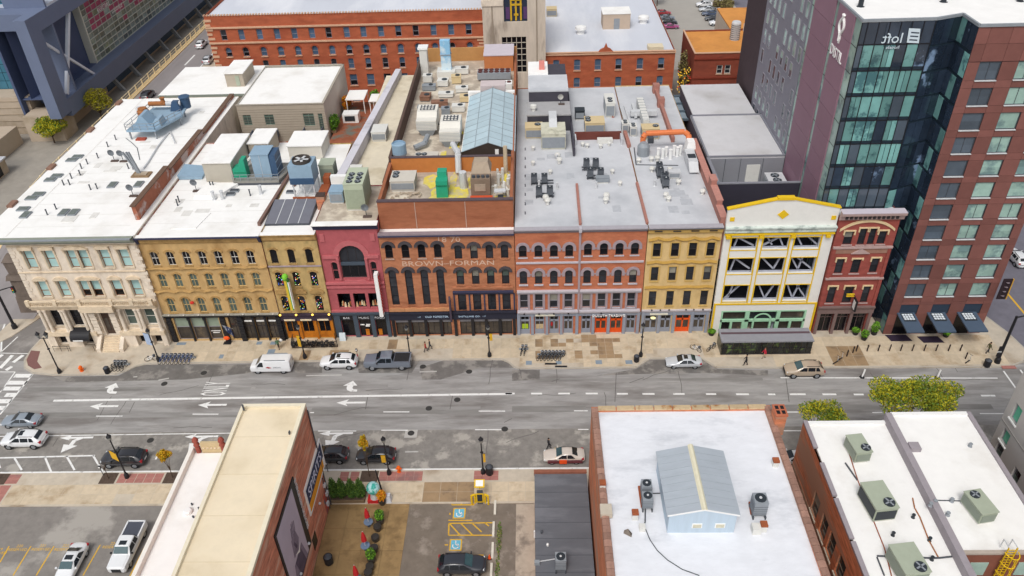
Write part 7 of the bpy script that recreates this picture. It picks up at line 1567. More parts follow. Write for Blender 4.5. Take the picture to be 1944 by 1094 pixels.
for k in range(40):x,y=-16.2+R.uniform(0,4.2),2.8+R.uniform(0,3.2); a=R.uniform(0,PI); mb.bar((x,y,DZ+.05+R.uniform(0,.25)),(x+R.uniform(.2,.9)*math.cos(a),y+R.uniform(.2,.9)*math.sin(a),DZ+.08+R.uniform(0,.3)),R.uniform(.06,.3),.06)
mb.obj('boards',wood,t)
# rear deck
def white_unit(lab,x,y,w_=3.0,d=5.0):
    t=thing('condensing_unit',lab,'air handler',(x,y,DZ),0,'twin white units on the distillery rear deck'); m=mat('unit_white','dcd9d0',var=.04,sc=1)
    MB().prismx([(y-2.3,DZ+1.0),(y+2.5,DZ+1.0),(y+2.5,DZ+3.1),(y-.2,DZ+3.1),(y-1.0,DZ+2.5),(y-2.3,DZ+2.5)][::-1],x-1.5,x+1.5).obj('cabinet',m,t)
    MB().box(x-1.1,x+1.1,y+.3,y+2.2,DZ+3.1,DZ+3.14).obj('fan_plate',metal_d,t)
    mb=MB()
    for a in (-.75,-.25,.25,.75):
        for b in (.6,1.25,1.9):mb.lathe((x+a,y+b,DZ+3.14),[(.18,0),(.18,.06)],8)
    mb.obj('fan_guards',m,t)
    for k in range(6):MB().box(x-1.52,x+1.52,y-2.33,y-2.3,DZ+1.1+k*.22,DZ+1.14+k*.22).obj('louvre',metal_g,t)
    MB().taper((x,y-1.2,DZ),1.6,1.6,1.0,2.6,2.2).obj('duct',metal_g,t)
    for a in (-1.3,1.3):MB().box(x+a-.08,x+a+.08,y+1.8,y+2.0,DZ,DZ+1.0).obj('leg',metal_d,t)
white_unit('left one of the twin white louvred units behind the stack',-13.1,26.0); white_unit('right one of the twin white louvred units nearest the glass roof',-9.3,22.0)
t=thing('glass_roof','pale blue pitched glass roof lantern on the distillery','roof lantern',(-3.6,24,DZ)); GX,GY0,GY1=-3.55,15.5,36.0
MB().prismy([(-7.4,DZ),(.1-.4,DZ),(-.3,DZ+1.3),(GX,DZ+2.7),(-7.4,DZ+1.3)],GY0,GY0+.2).obj('gable_wall',mat('gable_brown','3d342f',var=.12,sc=1),t); MB().box(-2.6,-2.1,GY0-.05,GY0,DZ+.9,DZ+1.7).obj('gable_vent',white_plain,t)
MB().box(-7.4,-7.2,GY0+.2,GY1,DZ,DZ+1.3).obj('side_wall',roof_white,t); MB().box(-.5,-.3,GY0+.2,GY1,DZ,DZ+1.3).obj('side_wall',roof_white,t)
for k in range(10):
    ya,yb_=GY0+k*2.0,GY0+k*2.0+1.92
    for s in (-1,1):
        for j in range(2):
            xa,xb=GX+s*(.02+1.9*j),GX+s*(1.86+1.9*j); za,zb_=DZ+2.75-.7*j,DZ+2.75-.68-.7*j
            MB().add([(xa,ya,za),(xb,ya,zb_),(xb,yb_,zb_),(xa,yb_,za),(xa,ya,za-.06),(xb,ya,zb_-.06),(xb,yb_,zb_-.06),(xa,yb_,za-.06)],[(0,1,2,3),(7,6,5,4),(0,4,5,1),(1,5,6,2)]).obj('pane',skylight_m,t)
mb=MB(); mb.bar((GX,GY0,DZ+2.76),(GX,GY1,DZ+2.76),.12,.1)
for s in (-1,1):mb.bar((GX+s*1.88,GY0,DZ+2.06),(GX+s*1.88,GY1,DZ+2.06),.08,.08)
for k in range(11):
    for s in (-1,1):mb.bar((GX,GY0+k*2-.04,DZ+2.74),(GX+s*3.78,GY0+k*2-.04,DZ+1.36),.08,.06)
mb.obj('glazing_bar',mat('bar_grey','8a949a',var=0),t)
MB().prismy([(-7.6,DZ),(.1-.2,DZ),(-.1,DZ+1.8),(-7.6,DZ+1.8)],36.1,36.9).obj('rear_upstand',roof_white,t); MB().box(-5.6,-1.6,36.2,38.6,DZ+1.8,DZ+2.8).obj('rear_hood',mat('hood_lilac','c9bcbc',var=.05,sc=1),t)
t=thing('cooler_bank','row of paired dark fans on a grey cooler at the distillery rear','cooler',(-3.6,47,DZ)); MB().box(-6.6,-.9,45.2,47.4,DZ+.4,DZ+1.5).obj('cabinet',metal_g,t)
for k in range(6):
    for j in range(2):MB().lathe((-6.1+k*.94,45.8+j*1.0,DZ+1.5),[(.4,0),(.4,.12)],10).obj('fan',mat('fan_rust','5a3532',var=.1,sc=2),t)
t=thing('cooler_bank','shorter row of dark fans behind the glass roof','cooler',(-2.2,41,DZ)); MB().box(-5.0,-.6,40.4,42.2,DZ+.4,DZ+1.4).obj('cabinet',white_plain,t)
for k in range(5):MB().lathe((-4.5+k*.85,41.3,DZ+1.4),[(.36,0),(.36,.12)],10).obj('fan',MATS['fan_rust'],t)
t=thing('blue_duct','upright pale blue duct by the rear wall of the distillery roof','duct',(-12.2,49,DZ)); MB().box(-13.0,-11.3,48.5,49.7,DZ,25.3).obj('duct',mat('duct_blue','8ec0e0',var=.08,sc=1,c2='cfe0e8',c2t=(.5,.6),c2s=.3),t); MB().box(-13.1,-11.2,48.4,49.8,22.8,22.95).obj('band',metal_g,t); MB().box(-13.8,-10.6,47.5,50,DZ,20.2).obj('base_box',offwhite,t)
t=thing('white_stack','white ribbed stack at the rear left corner of the distillery roof','stack',(-16,50,DZ)); MB().box(-16.7,-15.4,48.8,50.4,DZ,24.0).obj('duct',offwhite,t); MB().box(-16.9,-15.2,48.6,50.6,23.8,24.1).obj('cap',white_plain,t)
JUNK=[(-14.6,42,2.2,1.2,.9,metal_g),(-12.4,44,1.8,1.6,1.0,offwhite),(-10.2,45,1.6,1.4,1.3,beige_m),(-9.0,41,2.0,1.4,.8,offwhite),(-14.8,38,1.6,2.0,.8,mat('junk_rust','8a6654',var=.2,sc=2)),(-11.5,39,2.4,1.3,.7,offwhite),(-8.2,37,1.6,1.6,.9,beige_m),(-12.2,35,2.6,1.2,.9,mat('junk_rust','8a6654',var=.2,sc=2)),(-9.0,33,2.0,1.4,1.0,offwhite),(-10.9,31.5,1.3,1.3,1.2,metal_g),(-14.8,33.5,1.5,1.1,.7,metal_g),(-9.6,49.5,2.4,1.6,1.0,offwhite),(-6.6,30.0,.8,1.6,1.0,fan_dark),(-15.2,45.8,1.5,1.5,1.2,offwhite)]
for i,(x,y,a,b,h,m) in enumerate(JUNK):
    lab='small %s plant box on the cluttered rear deck, %s' % ({'metal_grey':'grey','offwhite_metal':'white','beige_metal':'cream','junk_rust':'rusty','fan_dark':'black'}[m.name],('by the left wall behind the units','in front of the blue duct','right of the blue duct foot','third row, centre right','left wall, nearer than the first','deck centre, long and low','near the lantern rear corner','behind the left white unit','behind the right white unit','between the twin units','beside the left white unit','furthest back near the fans','against the lantern side wall','below the white stack')[i])
    t=thing('plant_box',lab,'plant box',(x,y,DZ),R.uniform(-.08,.08)); mwl=W[t.name]; MB(mwl).box(-a/2,a/2,-b/2,b/2,.15,h).obj('cabinet',m,t); MB(mwl).box(-a/2-.05,a/2+.05,-b/2-.05,b/2+.05,h,h+.06).obj('lid',m,t); MB(mwl).lathe((a*.15,0,h+.06),[(min(a,b)*.3,0),(min(a,b)*.3,.08)],10).obj('fan',fan_dark,t); MB(mwl).box(-a/2+.1,a/2-.1,-b/2+.1,b/2-.1,0,.15).obj('curb',metal_d,t)
t=thing('air_duct','bent grey duct dropping over the dividing wall of the distillery decks','duct',(-8.2,14,DZ)); MB().pipe([(-8.8,18.5,DZ+1.2),(-7.9,15.5,DZ+1.3),(-7.6,13.2,DZ+2.6),(-7.5,12.0,DZ+2.6),(-7.5,11.2,DZ+.4)],.42,8).obj('duct',metal_l,t)
t=thing('air_duct','short grey duct under the left white unit','duct',(-12.2,19.5,DZ)); MB().pipe([(-12.8,22.0,DZ+.9),(-13.0,19.8,DZ+.8),(-14.4,18.8,DZ+.6)],.4,8).obj('duct',metal_g,t)
rtu('rooftop_unit','low pale unit with two fans beside the blue exhaust stack',(-12.2,14.6,DZ),3.2,2.2,1.1,mat('unit_pale','c9c3b8',var=.06,sc=1),[(-1.1,.3,.4),(-.3,.3,.4)])
for i,b in enumerate(((-9.5,-8.0,19.5,23.0),(-10.8,-9.6,15.2,18.6),(-8.4,-6.9,13.6,16.5),(-9.6,-7.6,24,25.2))):tag(MB().prism([(b[0],b[2]),(b[1],b[2]+.3),(b[1]-.2,b[3]),(b[0]+.3,b[3]-.3)],DZ,DZ+.06).obj('insulation_patch',foam_y),('yellow insulation strip between the twin units','yellow patch behind the low pale unit','yellow patch left of the lantern gable','yellow scrap behind the right white unit')[i],'insulation','yellow insulation patches')
# orange brick / gold roofs, rear plant
GZ=17.05
t=thing('dark_penthouse','stepped dark grey roof house with pale flat tops at the rear of the grey roof','roof house',(4,32,GZ)); db=mat('pent_dark','47454e',var=.1,sc=1)
MB().box(1.9,8.6,29.5,34.5,GZ,19.6).obj('wall',db,t); MB().box(1.8,8.7,29.4,34.6,19.6,19.8).obj('roof',mat('pent_roof','a8a7a8',var=.06,sc=1),t); MB().box(2.2,8.4,34.7,47,GZ,21.4).obj('wall',db,t); MB().box(2.1,8.5,34.65,41.5,21.4,21.6).obj('roof',roof_grey,t); MB().box(2.1,5.4,41.5,47,21.4,21.9).obj('roof',roof_white,t)
MB().box(8.6,8.9,20.5,47,GZ,18.4).obj('fin_wall',db,t)
tag(MB().cbox((4.4,43.5,21.9),.9,.9,1.3).obj('red_box',mat('box_salmon','d88a80',var=.05,sc=2)),'salmon red box on top of the dark roof house','box')
dish('white satellite dish on the dark roof house beside a low wall',Vector((7.2,33.5,19.8)),offwhite,.9)
tag(MB().lathe((2.9,31.2,19.8),[(.35,0),(.35,.4),(.55,.5),(.5,.9),(.1,1.0)],10).obj('mushroom_vent',offwhite),'white mushroom vent at the left of the dark roof house','vent')
p=at('A3',165,985,GZ); rtu('rooftop_unit','beige unit at the left front of the dark roof house',(2.9,27.6,GZ),2.6,2.2,1.6,beige_m,[(.6,.2,.5)])
t=rtu('air_handler','large pale weathered air handler with a kinked duct before the dark roof house',(5.8,24.8,GZ),3.6,4.2,2.3,mat('weathered_pale','c9c7b4',var=.1,sc=1.2,c2='a8a692',c2t=(.52,.64),c2s=.7)); MB().prismx([(25,GZ+2.6),(29.4,GZ+2.6),(29.4,GZ+3.4),(26.5,GZ+3.4)][::-1],5.2,6.4).obj('kinked_duct',metal_l,t)
for s,(x,y,a,b,h,m,f) in {'beige unit with two fans between red upstands at the roof rear':(12.3,29.2,3.0,2.6,1.6,beige_m,[(-1.0,.6,.45),(-1.0,-.3,.45)]),'tall white unit with many fans at the rear of the grey roof':(15.2,36.0,1.5,4.0,2.2,offwhite,[(0,-1.2,.4),(0,-.2,.4)]),'beige unit on the right part of the grey roof behind the orange pipe':(20.6,26.5,2.6,2.0,1.5,beige_m,[(.8,.1,.45)]),'small dark square unit at the rear left of the grey roof':(10.3,34,1.5,1.5,1.3,fan_dark,[]),'pale twin unit left of the brick upstand strip':(17.0,28.6,1.0,1.4,1.4,offwhite,[(0,.3,.3),(0,-.4,.3)]),'second pale twin unit nearest the brick upstand strip':(18.1,27.4,1.0,1.4,1.4,offwhite,[(0,.3,.3),(0,-.4,.3)])}.items():rtu('rooftop_unit',s,(x,y,GZ),a,b,h,m,f)
t=thing('duct_cross','white cross shaped duct run on the right rear of the grey roof','duct',(20.4,33,GZ)); MB().box(19.9,20.9,29.5,38.5,GZ+.4,GZ+1.5).obj('spine',offwhite,t); MB().box(18.4,22.6,33.3,34.2,GZ+.5,GZ+1.3).obj('cross_arm',metal_l,t); MB().box(19.0,19.4,33,38,GZ+.3,GZ+.8).obj('side_duct',metal_l,t)
mb=MB()
for k in range(8):mb.box(19.85,20.95,29.8+k*1.1,29.85+k*1.1,GZ+.35,GZ+1.55)
mb.obj('flanges',metal_g,t)
tag(MB().box(20.1,20.9,24.2,25.2,GZ,GZ+.9).obj('compressor',metal_d),'small dark compressor before the beige unit on the right roof','compressor')
for k,x in enumerate((17.4,18.1)):tag(MB().bar((x,31.5,GZ+.3),(x-.2,38,GZ+.3),.25,.2).obj('cable_tray',metal_l),('left','right')[k]+' one of two long pale cable trays on the grey roof','cable tray')
t=thing('red_upstand','low red walled pit with a white box on the grey roof','roof pit',(12.8,25,GZ)); mr=mat('pit_red','6d3c34',var=.1,sc=1); MB().box(9.1,16.2,26.0,26.3,GZ,18.3).obj('rear_wall',mr,t); MB().box(9.1,9.3,24.0,26,GZ,18.1).obj('side_wall',roof_grey,t); MB().box(16.0,16.2,24.0,26,GZ,18.1).obj('side_wall',roof_grey,t); MB().box(12.5,14.8,24.6,25.5,GZ,17.7).obj('white_box',offwhite,t)
for i,(xa,ya,xb,yb_,w_,h) in enumerate(((8.6,1.0,8.7,11.6,.34,.35),(17.1,1.0,17.0,11.7,.34,.35),(17.1,23.0,16.9,29.5,.5,.6),(15.7,34,15.6,42,.4,.7))):
    tag(MB().bar((xa,ya,GZ+h/2),(xb,yb_,GZ+h/2),w_,h).obj('party_strip',parapet_red),('left party wall strip at the front of the grey roof','right party wall strip at the front of the grey roof','middle brick party strip by the pale twin units','rear brick party strip behind the tall white unit')[i],'parapet','brick party wall strips')
# right hand brick parapet, stepped
t=thing('stepped_parapet','stepped reddish brick parapet along the right side of the gold building roof','parapet',(26.4,25,GZ))
for ya,yb_,z in ((.4,3.4,18.2),(3.4,7.5,18.9),(7.5,9.2,19.6),(9.2,23,18.3)):MB().box(26.2,26.9,ya,yb_,12,z).obj('wall',parapet_red,t); MB().box(26.1,27.0,ya,yb_,z,z+.12).obj('coping',mat('coping_pink','b98478',var=.12,sc=2),t)
t=thing('stepped_parapet','rear brick parapet with square piers beside the steel canopy','parapet',(24,35,GZ)); MB().box(23.6,24.1,24.5,46.5,14,17.9).obj('wall',parapet_red,t)
for y in (37.5,43.5):MB().box(23.3,24.4,y,y+1.2,14,18.6).obj('pier',parapet_red,t)
t=thing('steel_canopy','blue grey steel framed canopy over the alley behind the gold building','canopy',(26,40,13)); MB().box(24.5,28.6,36.8,46.8,15.0,15.1).obj('sheet',mat('canopy_sheet','8b9aa6',var=.08,sc=1),t)
mb=MB()
for x in (24.5,26.5,28.5):mb.box(x-.1,x+.1,36.8,46.8,15.1,15.4)
for y in (36.8,40.1,43.4,46.7):mb.box(24.4,28.7,y-.12,y+.12,15.1,15.45)
mb.obj('frame',mat('canopy_frame','5f6e7a',var=.08,sc=1),t); 
for y in (36.9,46.6):MB().box(28.4,28.6,y,y+.2,0,15).obj('post',metal_d,t)
for k in range(3):tag(MB().cbox((25+k*1.3,36.2,12.2),.9,.8,1.2).obj('storage_crate',fan_dark),('left','middle','right')[k]+' dark crate under the front of the steel canopy','crate')
t=thing('alley_block','low tan roofed block in the alley below the steel canopy','building',(26,30,0)); MB().box(24.2,27.4,24,46,0,11.8).obj('wall',parapet_red,t); MB().box(24.2,27.4,24,46,11.8,12.0).obj('roof',mat('alley_roof','a08f74',var=.12,sc=.6),t)
# orange pipe bridge and white duct
t=thing('orange_pipe','fat orange pipe arching across the rear of the gold building roof','pipe',(22,22,GZ)); a=at('A7',990,25,GZ); MB().pipe([(18.9,21.5,GZ+.2),(18.9,21.7,GZ+2.3),(19.3,21.9,GZ+2.8),(24.9,22.0,GZ+2.9),(25.5,21.7,GZ+2.5),(25.6,20.9,GZ+1.6)],.42,10).obj('pipe',orange_pipe,t); MB().lathe((18.9,20.5,GZ),[(.9,0),(.9,1.5),(.5,2.0)],12).obj('fan_base',metal_g,t)
t=thing('white_duct','white and steel duct unit at the end of the orange pipe','duct',(25.3,18.5,GZ)); MB().taper((25.6,20.2,GZ+.5),1.6,2.0,1.9,1.0,1.4).obj('white_hood',white_plain,t); MB().box(24.6,25.9,15.4,19.2,GZ+.3,GZ+1.5).obj('steel_body',metal_l,t); MB().prismx([(14.0,GZ+.4),(15.4,GZ+.4),(15.4,GZ+1.4)][::-1],24.6,25.9).obj('outlet',metal_l,t); MB().box(24.7,25.8,16.3,17.5,GZ+1.5,GZ+1.56).obj('grille',fan_dark,t)
labelled('vent_stack',pipev(.22,1.5,white_plain),[('A7',x,y) for x,y in ((1105,105),(1140,110),(1165,95),(1198,115),(1225,85),(1250,95),(1270,85))],'vent','@ of the close set white vent stacks behind the orange pipe','white vent stacks by the orange pipe',GZ)
cable('gas_pipe','dark pipe framing the vent stacks on the gold roof',[('A7',925,30),('A7',940,160),('A7',1260,165)],.08,metal_d,GZ,'pipe')
cable('gas_pipe','thin dark pipe by the stepped parapet on the gold roof',[('A7',1455,330),('A7',1500,390)],.08,metal_g,GZ,'pipe')
p=at('A7',1225,255,GZ); rtu('heat_pump','low grey unit beside the slanting condensers on the gold roof',(p.x,p.y,GZ),1.6,1.0,.8,metal_l); p=at('A7',685,290,GZ); rtu('heat_pump','low lilac grey unit in front of the middle condensers',(p.x,p.y,GZ),1.8,.8,.6,metal_g)
labelled('roof_bolt',pipev(.06,.3,metal_d),[('A7',100,y) for y in (45,115,180,250,320,388,460,530)] ,'roof anchor','@ of the small anchors in the line on the grey roof','roof anchors along the left grey roof',GZ)
# grey metal block yard
t=thing('blue_fan','bright blue round fan housing with white cone in the screened yard','fan',(29.6,13,14)); MB().lathe((29.6,12.6,14),[(.9,0),(1.1,1.0),(.9,1.9)],14).obj('housing',mat('fan_blue','2f93c4',var=.08,sc=2,rough=.5),t); MB().tube((30.3,12.6,15.0),(31.8,12.6,14.8),.7,.3,12).obj('cone',offwhite,t)
tag(MB().box(28.8,30.9,10.6,11.6,14,15.3).obj('white_crate',white_plain),'white box in front of the blue fan housing','box')
rtu('rooftop_unit','large grey unit with gridded top in the screened yard',(36.8,13.2,14),2.4,5.0,2.0,metal_l,[(0,-1.4,.6),(0,.2,.6),(0,1.6,.6)]); rtu('rooftop_unit','dark low machine between the blue fan and the grey unit',(32.6,12.6,14),2.2,1.6,1.0,metal_d)
# plant on the back buildings
for i,(k,x,y,z,l) in enumerate((('A3',520,255,11.2,'left'),('A3',995,175,11.2,'right'))):p=at(k,x,y,z); tag(MB().lathe(p,[(.9,0),(.9,.9),(1.3,1.0),(1.2,1.6),(.2,1.9)],14).obj('mushroom_vent',white_plain),l+' white mushroom vent on the pale annex roof','vent')
p=at('A3',790,222,11.2); shed('beige roof cabin with grey door on the pale annex roof',p.x-3.1,p.x+3.1,p.y,p.y+5,11.2,14.6,mat('cabin_beige','c0ad9b',var=.05,sc=1),roof_white); tag(MB().box(p.x-.6,p.x+.7,p.y-.06,p.y,11.2,13.6).obj('cabin_door',metal_g),'grey door leaf of the beige roof cabin on the annex','door')
p=at('A3',1085,375,11.2); tag(MB().cbox(p,3.2,2.4,.9).obj('wooden_crate',mat('crate_cream','d8cbaf',var=.08,sc=1)),'cream crate on the pale annex roof near its right front corner','crate')
p=at('A3',300,120,11.2); rtu('rooftop_unit','tan plant on the annex roof next to the concrete tower',(p.x,p.y,11.2),2.4,2.4,1.6,beige_m)
p=at('A3',1685,300,12); t=rtu('tank_unit','ribbed grey cylinder plant on the orange roof','%s' % '' or p,1.2,1.2,.4,metal_g) if False else thing('tank_unit','ribbed grey cylinder plant on the far orange roof','tank',p); MB().lathe(p,[(1.0,0),(1.0,3.6),(.8,3.9)],14).obj('tank',metal_l,t); mb=MB()
for k in range(8):mb.lathe((p.x,p.y,p.z+.2+k*.42),[(1.06,0),(1.06,.1)],14)
mb.obj('hoops',metal_d,t)
p=at('A3',1775,240,12); tag(MB().cbox(p,1.2,1.2,1.6).obj('roof_cowl',white_plain),'white cowl right of the ribbed cylinder on the far orange roof','vent')
labelled('pipe_vent',pipev(.3,1.2,fan_dark),[('A4',700,50),('A4',1330,15),('A4',1910,10)],'vent','@ of the dark round vents on the hotel roof','vents on the hotel roof',42.05)
# ---------------------------------------------------------------- vehicles
tyre_m=mat('tyre','232325',var=.1,sc=4); rim_m=mat('rim','a9adb2',var=.05,sc=4,rough=.35,metal=.6); carglass=mat('car_glass','20262c',var=.1,sc=2,rough=.06,spec=.7); carglass_t=mat('car_windscreen','3c565c',var=.12,sc=2,rough=.06,spec=.7)
head_m=mat('headlight','dfe6ea',var=0,rough=.15); tail_m=mat('taillight','a8202a',var=0,rough=.3); trim_m=mat('car_trim','2d2e31',var=.05,sc=3,rough=.5)
def paint(n,c):return mat('car_'+n,c,var=.03,sc=1.5,rough=.28,spec=.5,coat=1.0)
for n,c in (('white','e6e8ea'),('silver','c3c8cd'),('grey','6f7783'),('champagne','b5a490'),('black','26272d'),('navy','2c3038'),('steel','8b95a0'),('maroon','6b2c35'),('cream','d2c8bd'),('magenta','a3447c'),('red','a02c34'),('blue','42506a')):paint(n,c)
SPEC={
 'sedan':dict(W=1.8,wb=(1.4,-1.4),r=.33,st=[(2.36,.36,.6,.64,.68,.5),(2.25,.22,.7,.76,.82,.68),(1.35,.2,.84,.94,.9,.74),(.95,.2,.9,1.0,.9,.7),(.15,.2,.93,1.42,.9,.62),(-.85,.2,.95,1.43,.9,.62),(-1.6,.2,.97,1.1,.9,.68),(-2.2,.24,.95,1.05,.86,.68),(-2.36,.38,.8,.86,.74,.56)],cowl=3,rf=4,rr=5,dk=6,side=[(.78,-.3,.18,-.3),(-.38,-1.3,-.38,-.82)]),
 'suv':dict(W=1.92,wb=(1.42,-1.42),r=.39,st=[(2.36,.44,.8,.86,.7,.52),(2.2,.28,.98,1.06,.86,.7),(1.5,.26,1.06,1.17,.95,.78),(1.15,.26,1.1,1.21,.95,.76),(.25,.26,1.13,1.68,.95,.7),(-.55,.26,1.16,1.73,.95,.69),(-1.7,.26,1.2,1.64,.94,.66),(-2.15,.28,1.16,1.28,.92,.72),(-2.29,.3,1.05,1.14,.88,.72),(-2.37,.44,.8,.86,.78,.58)],cowl=3,rf=4,rr=6,dk=7,side=[(.92,-.12,.3,-.12),(-.22,-1.08,-.22,-1.08),(-1.19,-1.72,-1.19,-1.5)]),
 'van':dict(W=2.0,wb=(1.75,-1.75),r=.38,st=[(2.8,.45,.9,.96,.8,.62),(2.66,.32,1.08,1.16,.94,.8),(2.1,.3,1.18,1.3,1.0,.84),(1.95,.3,1.2,1.34,1.0,.84),(1.2,.3,1.22,2.05,1.0,.84),(-2.55,.3,1.25,2.12,1.0,.84),(-2.74,.34,1.25,2.02,.98,.82),(-2.8,.42,1.2,1.9,.94,.8)],cowl=3,rf=4,rr=5,dk=6,side=[(1.8,.85,1.2,.85)]),
 'pickup':dict(W=2.02,wb=(1.85,-1.8),r=.41,st=[(2.9,.48,.98,1.04,.82,.66),(2.76,.36,1.12,1.2,.96,.82),(1.75,.36,1.17,1.27,1.0,.84),(1.4,.36,1.19,1.31,1.0,.82),(.7,.36,1.22,1.86,1.0,.76),(-.6,.36,1.22,1.87,1.0,.76),(-.82,.36,1.2,1.26,1.0,.94),(-2.8,.38,1.2,1.26,1.0,.94),(-2.9,.46,1.1,1.16,.96,.86)],cowl=3,rf=4,rr=5,dk=6,side=[(1.25,.1,.7,.1),(.02,-.62,.02,-.58)]),
}
def sect(st):
    x,zl,zb,zr,wl,wr=st
    h=[(wl*.88,zl),(wl,zl+.18),(wl*1.0,zb-.18),(wl*.965,zb),(wr,zr-.06),(wr*.84,zr),(0,zr+.025)]
    return [(x,y,z) for y,z in h] +[(x,-y,z) for y,z in h[-2::-1]]
def car(kind,name,label,col,p,rz,group=None,s=1.0,bed=None,roofglass=False,wind=None):
    S=SPEC[kind]; t=thing(name,label,'van' if kind == 'van' else ('pickup truck' if kind == 'pickup' else 'car'),p,rz,group); mw=W[t.name] @ Matrix.Scale(s,4)
    def o(nm,fn,m,par=t):
        mb=MB(); fn(mb); return inst(nm,cached(('car',kind,nm,len(mb.v),tuple(mb.v[0]),m.name),lambda:mb.mesh(nm,m)),par,mw)
    st=S['st']; n=len(sect(st[0]))
    def body(mb):
        vs=[v for q in st for v in sect(q)]; fs=[]
        for i in range(len(st)-1):
            for j in range(n-1):fs.append((i*n+j,i*n+j+1,(i+1)*n+j+1,(i+1)*n+j))
            fs.append((i*n+n-1,i*n,(i+1)*n,(i+1)*n+n-1))
        fs += [tuple(range(n)),tuple((len(st)-1)*n+j for j in range(n-1,-1,-1))]; mb.add(vs,fs)
    b=o('body',body,col); soft=kind in ('sedan','suv')
    if soft:sb=b.modifiers.new('round','SUBSURF'); sb.levels=sb.render_levels=1
    if soft and not b.data.polygons[0].use_smooth:b.data.polygons.foreach_set('use_smooth',[True]*len(b.data.polygons))
    c,f,r,d=(st[S[k]] for k in ('cowl','rf','rr','dk'))
    def quad(a,b_,ka,kb,off):   # glass between two stations over the roof edge
        za,zb_=a[3],b_[3]; dx=.012 if off > 0 else -.012; k0,k1=.1,.9
        def P(t_,y):return (a[0]+(b_[0]-a[0])*t_+dx*1.5,y,za+(zb_-za)*t_+.035)
        return [P(k0,ka),P(k1,kb),P(k1,-kb),P(k0,-ka)]
    o('windscreen',lambda mb:mb.poly(quad(c,f,c[5]*.92,f[5]*.92,1)),wind or carglass)
    if kind != 'van':o('rear_window',lambda mb:mb.poly(quad(d,r,d[5]*.92,r[5]*.9,-1)[::-1]),carglass)
    for sg in (1,-1):
        for k,(xb0,xb1,xt0,xt1) in enumerate(S['side']):
            yb=f[4]*.965+.012; yt=f[5]+.016; zb0=f[2]+.03; zt=f[3]-.1
            o('side_window',lambda mb:mb.poly([(xb0,sg*yb,zb0),(xb1,sg*yb,zb0),(xt1,sg*(yt+.03),zt),(xt0,sg*(yt+.03),zt)]),carglass)
        o('mirror',lambda mb:mb.taper((c[0]-.25,sg*(S['W']/2+.08),c[2]+.02),.16,.22,.16,.12,.18),trim_m if bed else col)
        for x in S['wb']:
            R_=S['r']; wy=S['W']/2-.02
            w_=o('wheel',lambda mb:mb.tube((x,sg*(wy-.22),R_),(x,sg*wy,R_),R_,n=14),tyre_m); o('rim',lambda mb:mb.tube((x,sg*(wy-.05),R_),(x,sg*(wy+.015),R_),R_*.62,n=10),rim_m,w_)
            o('wheel_arch',lambda mb:mb.tube((x,sg*(wy-.3),R_+.02),(x,sg*(wy-.015),R_+.02),R_*1.16,n=14),trim_m)
        zf,zr_=st[1][2],st[-2][2]
        o('headlight',lambda mb:mb.box(st[1][0]-.28,st[1][0]+.03,sg*.5 if sg > 0 else -.8,.8 if sg > 0 else -.5,zf-.2,zf-.03),head_m)
        o('taillight',lambda mb:mb.box(st[-2][0]-.06,st[-2][0]+.2,sg*.6 if sg > 0 else -.88,.88 if sg > 0 else -.6,zr_-.22,zr_-.02 if kind not in ('van','suv') else zr_+.05),tail_m)
    o('grille',lambda mb:mb.box(st[0][0]-.08,st[0][0]+.015,-.5,.5,st[0][1]+.02,st[0][2]-.02),trim_m)
    o('number_plate',lambda mb:mb.box(st[-1][0]-.02,st[-1][0]+.05,-.24,.24,st[-1][2]-.16,st[-1][2]-.03),white_plain)
    if kind in ('suv',) :
        for sg in (1,-1):o('roof_rail',lambda mb:mb.bar((f[0]-.3,sg*f[5]*.9,f[3]+.04),(r[0]+.1,sg*f[5]*.9,r[3]+.04),.05,.05),trim_m)
    if roofglass:o('sunroof',lambda mb:mb.box(f[0]-.62,f[0]-.1,-.38,.38,f[3]+.02,f[3]+.034),carglass)
    if kind == 'pickup':
        o('bed_cover' if bed != 'open' else 'bed_floor',lambda mb:mb.box(-2.72,-.9,-.84,.84,1.262,1.3),mat('bed_grey','4d515c',var=.06,sc=2) if bed != 'open' else mat('bed_black','2b2b2d',var=.2,sc=2))
        for sg in (1,-1):o('bed_rail',lambda mb:mb.box(-2.82,-.84,sg*.84 if sg > 0 else -.99,.99 if sg > 0 else -.84,1.25,1.36),col)
        o('tailgate',lambda mb:mb.box(-2.9,-2.74,-.94,.94,.9,1.36),col)
    return t
def carpx(kind,name,label,colname,xa,xb,yn,face=-1,z=0,**kw):
    a,b=G(xa,yn,z),G(xb,yn,z); L_=5.6 if kind == 'van' else (5.8 if kind == 'pickup' else 4.72); s=max(.92,min(1.08,(b.x-a.x)/L_)); Wd=SPEC[kind]['W']*s
    return car(kind,name,label,MATS['car_'+colname],((a.x+b.x)/2,a.y+Wd/2,z+.006),0 if face > 0 else PI,s=s,**kw)
tv=carpx('van','parked_van','white delivery van with red logo parked by the north kerb','white',476,553,711)
mwv=W[tv.name]
text('lettering','SMITH\'S',mat('van_text','6a7078',var=0),tv,mwv @ T(-1.0,1.013,1.05) @ RZ(PI) @ UPRIGHT,size=.3,ext=.002); MB(mwv).prismy([(.5,1.15),(.2,1.3),(-.3,1.1),(.1,1.0)],1.0,1.013).obj('emblem',tail_m,tv)
MB(mwv).box(-2.2,.6,-.75,-.7,2.1,2.2).obj('roof_bar',metal_g,tv); MB(mwv).box(-2.2,.6,.7,.75,2.1,2.2).obj('roof_bar',metal_g,tv)
carpx('suv','parked_car','white SUV with black sunroof parked behind the white van','white',608,677,704,roofglass=True)
carpx('pickup','parked_pickup','dark grey pickup truck with open black bed at the north kerb','grey',691,780,705,bed='open')
